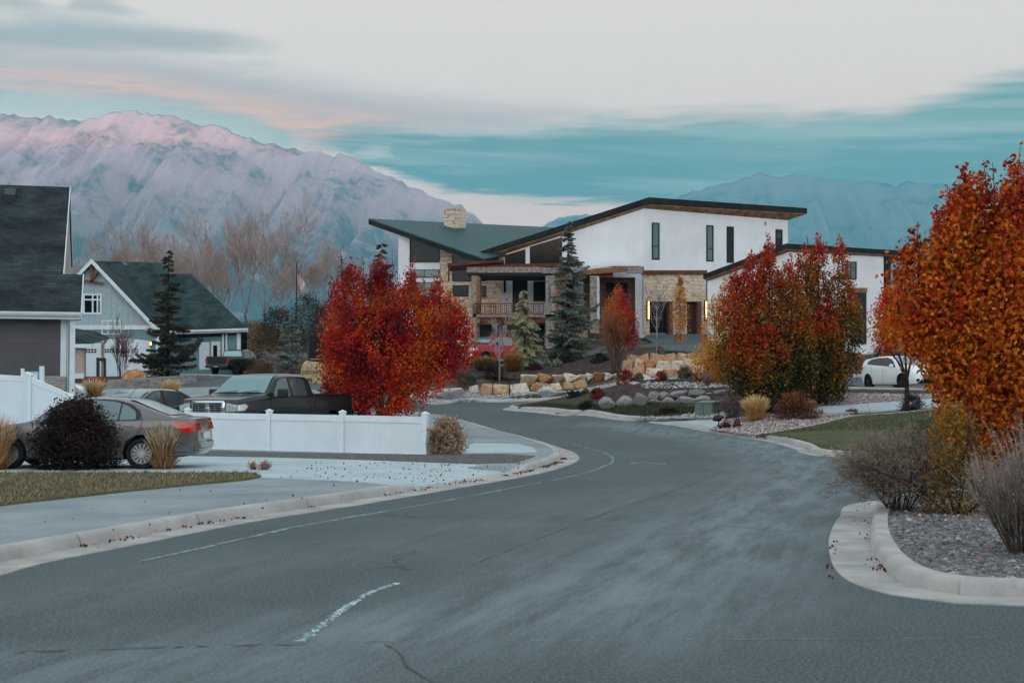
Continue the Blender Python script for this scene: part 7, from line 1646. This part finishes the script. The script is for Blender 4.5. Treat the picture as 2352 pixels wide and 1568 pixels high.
def rock_mesh(name, seed, angular):
    rd = random.Random(seed); bm = bmesh.new()
    if angular:
        for i in range(13):
            v = Vector([rd.choice((-1, 1)) * rd.uniform(.30, 1.0) for _ in range(3)]); bm.verts.new(v * .5)
        bmesh.ops.convex_hull(bm, input=bm.verts[:]); bmesh.ops.delete(bm, geom=[v for v in bm.verts if not v.link_faces], context='VERTS'); bmesh.ops.dissolve_limit(bm, angle_limit=R(14), verts=bm.verts[:], edges=bm.edges[:])
        bmesh.ops.bevel(bm, geom=bm.edges[:], offset=.025, segments=2, affect='EDGES', clamp_overlap=True); bmesh.ops.triangulate(bm, faces=bm.faces[:]); bmesh.ops.subdivide_edges(bm, edges=[e for e in bm.edges if e.calc_length() > .22], cuts=2)
        for v in bm.verts: v.co += v.co.normalized() * noise.noise(v.co * 4 + Vector((seed, 0, 0))) * .045
    else:
        bmesh.ops.create_icosphere(bm, subdivisions=4, radius=.5); cuts = [(Vector((rd.gauss(0, 1), rd.gauss(0, 1), rd.gauss(0, .7))).normalized(), rd.uniform(.27, .42)) for _ in range(15)]
        for v in bm.verts:
            for n, dd in cuts:
                e = v.co.dot(n) - dd
                if e > 0: v.co -= n * e * .93
            v.co += v.co.normalized() * (noise.noise(v.co * 2.2 + Vector((seed, 1, 0))) * .05 + noise.noise(v.co * 7 + Vector((seed, 1, 0))) * .014)
    bmesh.ops.recalc_face_normals(bm, faces=bm.faces[:]); lo = [min(v.co[i] for v in bm.verts) for i in range(3)]; hi = [max(v.co[i] for v in bm.verts) for i in range(3)]
    for v in bm.verts: v.co = Vector([(v.co[i] - lo[i]) / (hi[i] - lo[i]) - (.5 if i < 2 else 0) for i in range(3)])
    me = bpy.data.meshes.new(name); bm.to_mesh(me); bm.free(); me.shade_smooth(); me.set_sharp_from_angle(angle=R(26 if angular else 38)); return me
ROUND = [rock_mesh('boulder', 200 + i, False) for i in range(6)]; ANG = [rock_mesh('block', 300 + i, True) for i in range(8)]
def rock(i, box, D, mat, label, group, angular, name, dk=.85):
    x0, y0, x1, y1 = box; k = D / F; src = (ANG if angular else ROUND)[i % (8 if angular else 6)]; me = src
    key = (src.name, mat.name)
    if key not in RM: RM[key] = src.copy(); RM[key].materials.clear(); RM[key].materials.append(mat)
    o = bpy.data.objects.new(name, RM[key]); COL.objects.link(o); w, h = (x1 - x0) * k, (y1 - y0) * k; a = P((x0 + x1) / 2, y1, D)
    zb = min(a.z, g(a.x, D) + .02) if h > .3 else a.z; h += a.z - zb; o.location = (a.x, D, zb - .04 * h); o.scale = (w * 1.05, max(w * dk, h * .8), h * 1.04); 
    if i % 2: o.scale.x *= -1
    tag(o, label, 'rock', group); return o
RM = {}
ORD = ['first', 'second', 'third', 'fourth', 'fifth', 'sixth', 'seventh', 'eighth', 'ninth', 'tenth', 'eleventh', 'twelfth', 'thirteenth']
Z8 = lambda b: ((b[0] / 5.88 + 2300) / 1.597, (b[1] / 5.88 + 1350) / 1.597, (b[2] / 5.88 + 2300) / 1.597, (b[3] / 5.88 + 1350) / 1.597)
Z1 = lambda b: ((b[0] / 2.138 + 1550) / 1.597, (b[1] / 2.138 + 1150) / 1.597, (b[2] / 2.138 + 1550) / 1.597, (b[3] / 2.138 + 1150) / 1.597)
rows = [('grey granite boulder, %s from the left in the lower course along the lawn', [Z1(b) for b in ((1380, 650, 1512, 722), (1513, 640, 1650, 716), (1650, 618, 1770, 716))] + [Z8(b) for b in ((465, 655, 715, 800), (715, 620, 1030, 805), (1050, 600, 1500, 800), (1470, 585, 1860, 800), (1870, 610, 2130, 800), (2060, 660, 2420, 870))], 61.3, M_gran, False, 'boulders edging the island lawn'),
        ('grey granite boulder, %s from the left in the upper course along the lawn', [Z8(b) for b in ((440, 495, 700, 670), (665, 498, 925, 655), (925, 475, 1300, 650), (1295, 450, 1670, 640), (1660, 520, 1890, 650), (1870, 455, 2200, 645), (2195, 490, 2420, 660))], 62.0, M_gran, False, 'boulders edging the island lawn'),
        ('sandstone block, %s from the left in the lower course of the lower terrace wall', [Z1(b) for b in ((368, 555, 452, 642), (455, 548, 690, 640), (688, 540, 852, 628), (848, 538, 985, 612), (980, 540, 1105, 602), (1100, 538, 1200, 596), (1188, 512, 1300, 586))], 80.0, M_sand, True, 'sandstone blocks of the terrace walls'),
        ('sandstone block, %s from the left in the upper course of the lower terrace wall', [Z1(b) for b in ((770, 475, 905, 552), (900, 466, 1028, 556), (1018, 478, 1115, 545), (1105, 466, 1235, 542), (1222, 476, 1290, 540), (1280, 466, 1352, 535), (1340, 460, 1432, 540), (1415, 460, 1500, 540), (1505, 470, 1600, 532))], 80.9, M_sand, True, 'sandstone blocks of the terrace walls'),
        ('sandstone block, %s from the left in the bottom course of the upper terrace wall', [Z1(b) for b in ((1625, 410, 1755, 482), (1748, 425, 1885, 485), (1870, 436, 2030, 522), (2015, 396, 2150, 470), (2140, 400, 2240, 470))], 78.6, M_sand, True, 'sandstone blocks of the terrace walls'),
        ('sandstone block, %s from the left in the middle course of the upper terrace wall', [Z1(b) for b in ((1560, 362, 1655, 425), (1648, 346, 1740, 420), (1730, 362, 1820, 434), (1815, 366, 1950, 444), (1945, 366, 2055, 450), (2040, 350, 2130, 405), (2120, 345, 2220, 410))], 79.8, M_sand, True, 'sandstone blocks of the terrace walls'),
        ('sandstone block, %s from the left in the top course of the upper terrace wall', [Z1(b) for b in ((1600, 318, 1705, 362), (1695, 308, 1790, 364), (1782, 308, 1895, 380), (1888, 306, 2005, 384), (1995, 306, 2080, 356), (2070, 298, 2160, 350), (2150, 300, 2240, 350))], 81.0, M_sand, True, 'sandstone blocks of the terrace walls'),
        ('sandstone slab, %s from the left along the mulch terrace below the blue spruce', [Z1(b) for b in ((1148, 330, 1205, 368), (1200, 328, 1305, 366), (1300, 335, 1380, 370), (1150, 366, 1250, 392))], 88.4, M_ochre, True, 'sandstone slabs under the blue spruce')]
n_ = 0
for lab, boxes, D, mat, ang, grp in rows:
    for k, b in enumerate(boxes):
        n_ += 1; ochre = ang and (n_ * 7) % 5 == 0
        rock(n_ * 3 + k, b, D + (n_ % 3) * .12, M_ochre if ochre else mat, lab % ORD[k], grp, ang, 'sandstone_block' if ang else 'boulder')
for b, D, mat, lab, ang in [(Z1((98, 580, 316, 692)), 78.6, M_pale, 'big pale blocky boulder at the corner of the gravel verge', False), (Z1((905, 568, 1055, 628)), 77.8, M_pale, 'flat pale boulder lying in front of the lower sandstone wall', False), (Z8((180, 130, 525, 400)), 70.5, M_pale, 'big rounded pale boulder behind the boulder row', False), (Z8((515, 208, 705, 370)), 71.0, M_pale, 'pale boulder just right of the big rounded one', False), (Z8((960, 195, 1145, 360)), 70.5, M_pale, 'pale boulder left of the round olive shrub', False), (Z8((-20, 95, 190, 300)), 72.0, M_gran, 'grey boulder just left of the big rounded pale one', False),
                        ((2022, 902, 2048, 926), 58.5, M_pale, 'upright pale boulder on the cobbles in front of the hatchback', True), ((192, 864, 242, 894), 82, M_redst, 'red brown squared block at the left end of the stone planter', True), ((280, 846, 336, 870), 90.0, M_ochre, 'orange boulder beside the dark spruce in the planter', False), ((652, 851, 688, 876), 98.5, M_redst, 'brown block at the foot of the thin grey spruce', True), ((1637, 953, 1662, 967), 51.8, M_maro, 'dark red stone at the left edge of the pink gravel', False), ((1683, 959, 1701, 979), 51.2, M_maro, 'maroon stone left of the golden grass clump', False), ((1440, 768, 1468, 776), 96.5, M_sand, 'flat sandstone step at the foot of the rain chain', True)]:
    n_ += 1; rock(n_, b, D, mat, lab, None, ang, 'boulder')
# stone planter by the far street
M_plant = pmat('stacked_planter_stone', (.3, .28, .26), .9, .2, var=0, bump=.6, bscale=8, extra=ashlar([(0, lin(130, 120, 116)), (.5, lin(164, 154, 150)), (1, lin(186, 176, 170))], .6, .13))
def planter():
    p = G(330, 88); root = empty('planter', (p.x, p.y, p.z), 0, 'low stacked stone planter wall holding the dark spruce', 'planter'); f = Facade(root, (235, 84), (452, 94)); MB().prism([f.pt(235, 874), f.pt(440, 862), f.pt(452, 872), f.pt(452, 900), f.pt(235, 905)], -f.n * .45).build('wall', M_plant, root)
    MB().prism([f.pt(238, 875, -.45), f.pt(440, 863.5, -.45), f.pt(440, 863.5, -.45) - f.n * 9, f.pt(238, 875, -.45) - f.n * 9], (0, 0, -.3)).build('mulch', M_mulch, root)
planter()
# stones of the corner bed and loose cobbles
M_stone = leafmat('loose_stone', .9, 0)
def stones(name, pts, smin, smax, cols, seed, flat=.6):
    r = np.random.default_rng(seed); base = [Vector(v) for v in ((1, 0, 0), (-1, 0, 0), (0, 1, 0), (0, -1, 0), (0, 0, 1), (0, 0, -1))]
    O = np.array(base); tri = np.array([(0, 2, 4), (2, 1, 4), (1, 3, 4), (3, 0, 4), (2, 0, 5), (1, 2, 5), (3, 1, 5), (0, 3, 5)]); n = len(pts); s = (smin + (smax - smin) * r.random(n) ** 2.2)
    Vx = O[None] * (1 + .35 * r.normal(size=(n, 6, 1))) ; Vx[:, :, 2] *= flat; th = r.random(n) * 6.283; c, sn = np.cos(th), np.sin(th); X = Vx[:, :, 0] * c[:, None] - Vx[:, :, 1] * sn[:, None]; Y = Vx[:, :, 0] * sn[:, None] + Vx[:, :, 1] * c[:, None]
    Vx = np.stack([X * 1.0, Y * .8, Vx[:, :, 2]], -1) * s[:, None, None] + pts[:, None, :]; T = Vx[:, tri].reshape(-1, 3, 3); tint = np.repeat(np.clip(cols[r.integers(0, len(cols), n)] * (1 + .22 * r.normal(size=(n, 1))), .01, .9), 8, 0)
    o = quads_mesh(name, T, M_stone, None, tint, 3); o['kind'] = 'stuff'; return o
SC_ = np.array([L_(120, 114, 112), L_(94, 94, 95), L_(150, 138, 135), L_(172, 162, 158), L_(84, 74, 74), L_(134, 134, 134), L_(134, 110, 104)])
cb = [tuple(p) for p in offset_line(KR, -0.26)[::2]] + [(11, 21.5), (11, 10.2)]
stones('pebbles', scatter(cb, 34000, .118, 5), .009, .036, SC_, 6)
PK = np.array([L_(178, 160, 154), L_(150, 126, 122), L_(186, 176, 172), L_(132, 106, 104), L_(112, 94, 94), L_(164, 146, 142)])
stones('cobbles', np.concatenate([scatter(WP([(1632, 986), (1668, 964), (1760, 954), (1895, 950), (1955, 954), (1860, 978), (1795, 989), (1735, 999)], 0.13), 5000, .145, 7), scatter(WP([(1880, 934), (1940, 931), (2050, 923), (2160, 915), (2330, 912), (2240, 908), (2080, 909), (1960, 906), (1880, 911)], .1), 4500, .17, 8)]), .02, .075, PK, 9)
WH = np.array([L_(186, 180, 178), L_(166, 160, 158), L_(142, 136, 136), L_(196, 192, 190), L_(122, 116, 116)])
stones('cobbles', np.concatenate([scatter(WP([(1455, 959), (1500, 961), (1660, 959), (1690, 949), (1600, 949), (1560, 956)], .13), 1500, .155, 10), scatter([tuple(p) for p in offset_line(KN, 0.25)[60:]][::3] + [(9, 78.4), (4, 79.2), (0, 79.8), (-5, 81)], 4500, .115, 12), scatter(WP([(1380, 891), (1450, 884), (1560, 878), (1650, 878), (1680, 890), (1600, 892), (1480, 893)], .1), 2500, .12, 13)]), .03, .10, WH, 14)
LC = np.array([L_(120, 30, 28), L_(90, 30, 34), L_(150, 66, 36), L_(84, 44, 42), L_(116, 52, 40)])
r = np.random.default_rng(77); lp = [scatter([tuple(q) for q in WP([(640, 1098), (720, 1062), (1180, 1068), (1230, 1045), (1190, 1084), (1000, 1116)], .13)], 200, .15, 15), scatter([tuple(q) for q in WP([(330, 1120), (620, 1098), (900, 1112), (700, 1150), (300, 1230), (0, 1230)], .13)], 22, .14, 16)]
for L, lo, hi, n, sd, sg in ((KL, (300, 1237), (1180, 1089), 260, 17, 1), (KL, (1185, 1088), (1288, 1052), 480, 18, 1), (KL, (1275, 1038), (1200, 1012), 120, 19, 1), (KC, (1940, 1048), (1870, 1033), 220, 20, -1), (KR, (2003, 1200), (2033, 1310), 70, 21, -1), (KL, (0, 1292), (300, 1237), 60, 22, 1)):
    ia, ib = sorted(min(range(len(L)), key=lambda i: (L[i] - q).length) for q in WP([lo, hi])); i = r.integers(ia, ib + 1, n); cl = (np.sin(i * .9 + sd) + np.sin(i * .37)) > -.3 * (n > 400); i = i[cl]; off = offset_line(L, -sg * .05)
    xy = np.array([(off[k].x, off[k].y) for k in i]) + r.normal(size=(len(i), 2)) * .07; lp.append(np.concatenate([xy, (gv(xy[:, 0], xy[:, 1]) + .025)[:, None]], 1))
wl = scatter(WP([(1895, 1330), (1912, 1345), (1916, 1290), (1926, 1240), (1912, 1238), (1899, 1290)]), 60, .014, 31); lp.append(wl)
C = np.concatenate(lp); leaves('fallen_leaves', C, .038, jitter(LC[r.integers(0, len(LC), len(C))], r, .25), None, M_leaf, 0, .8, r)['kind'] = 'stuff'
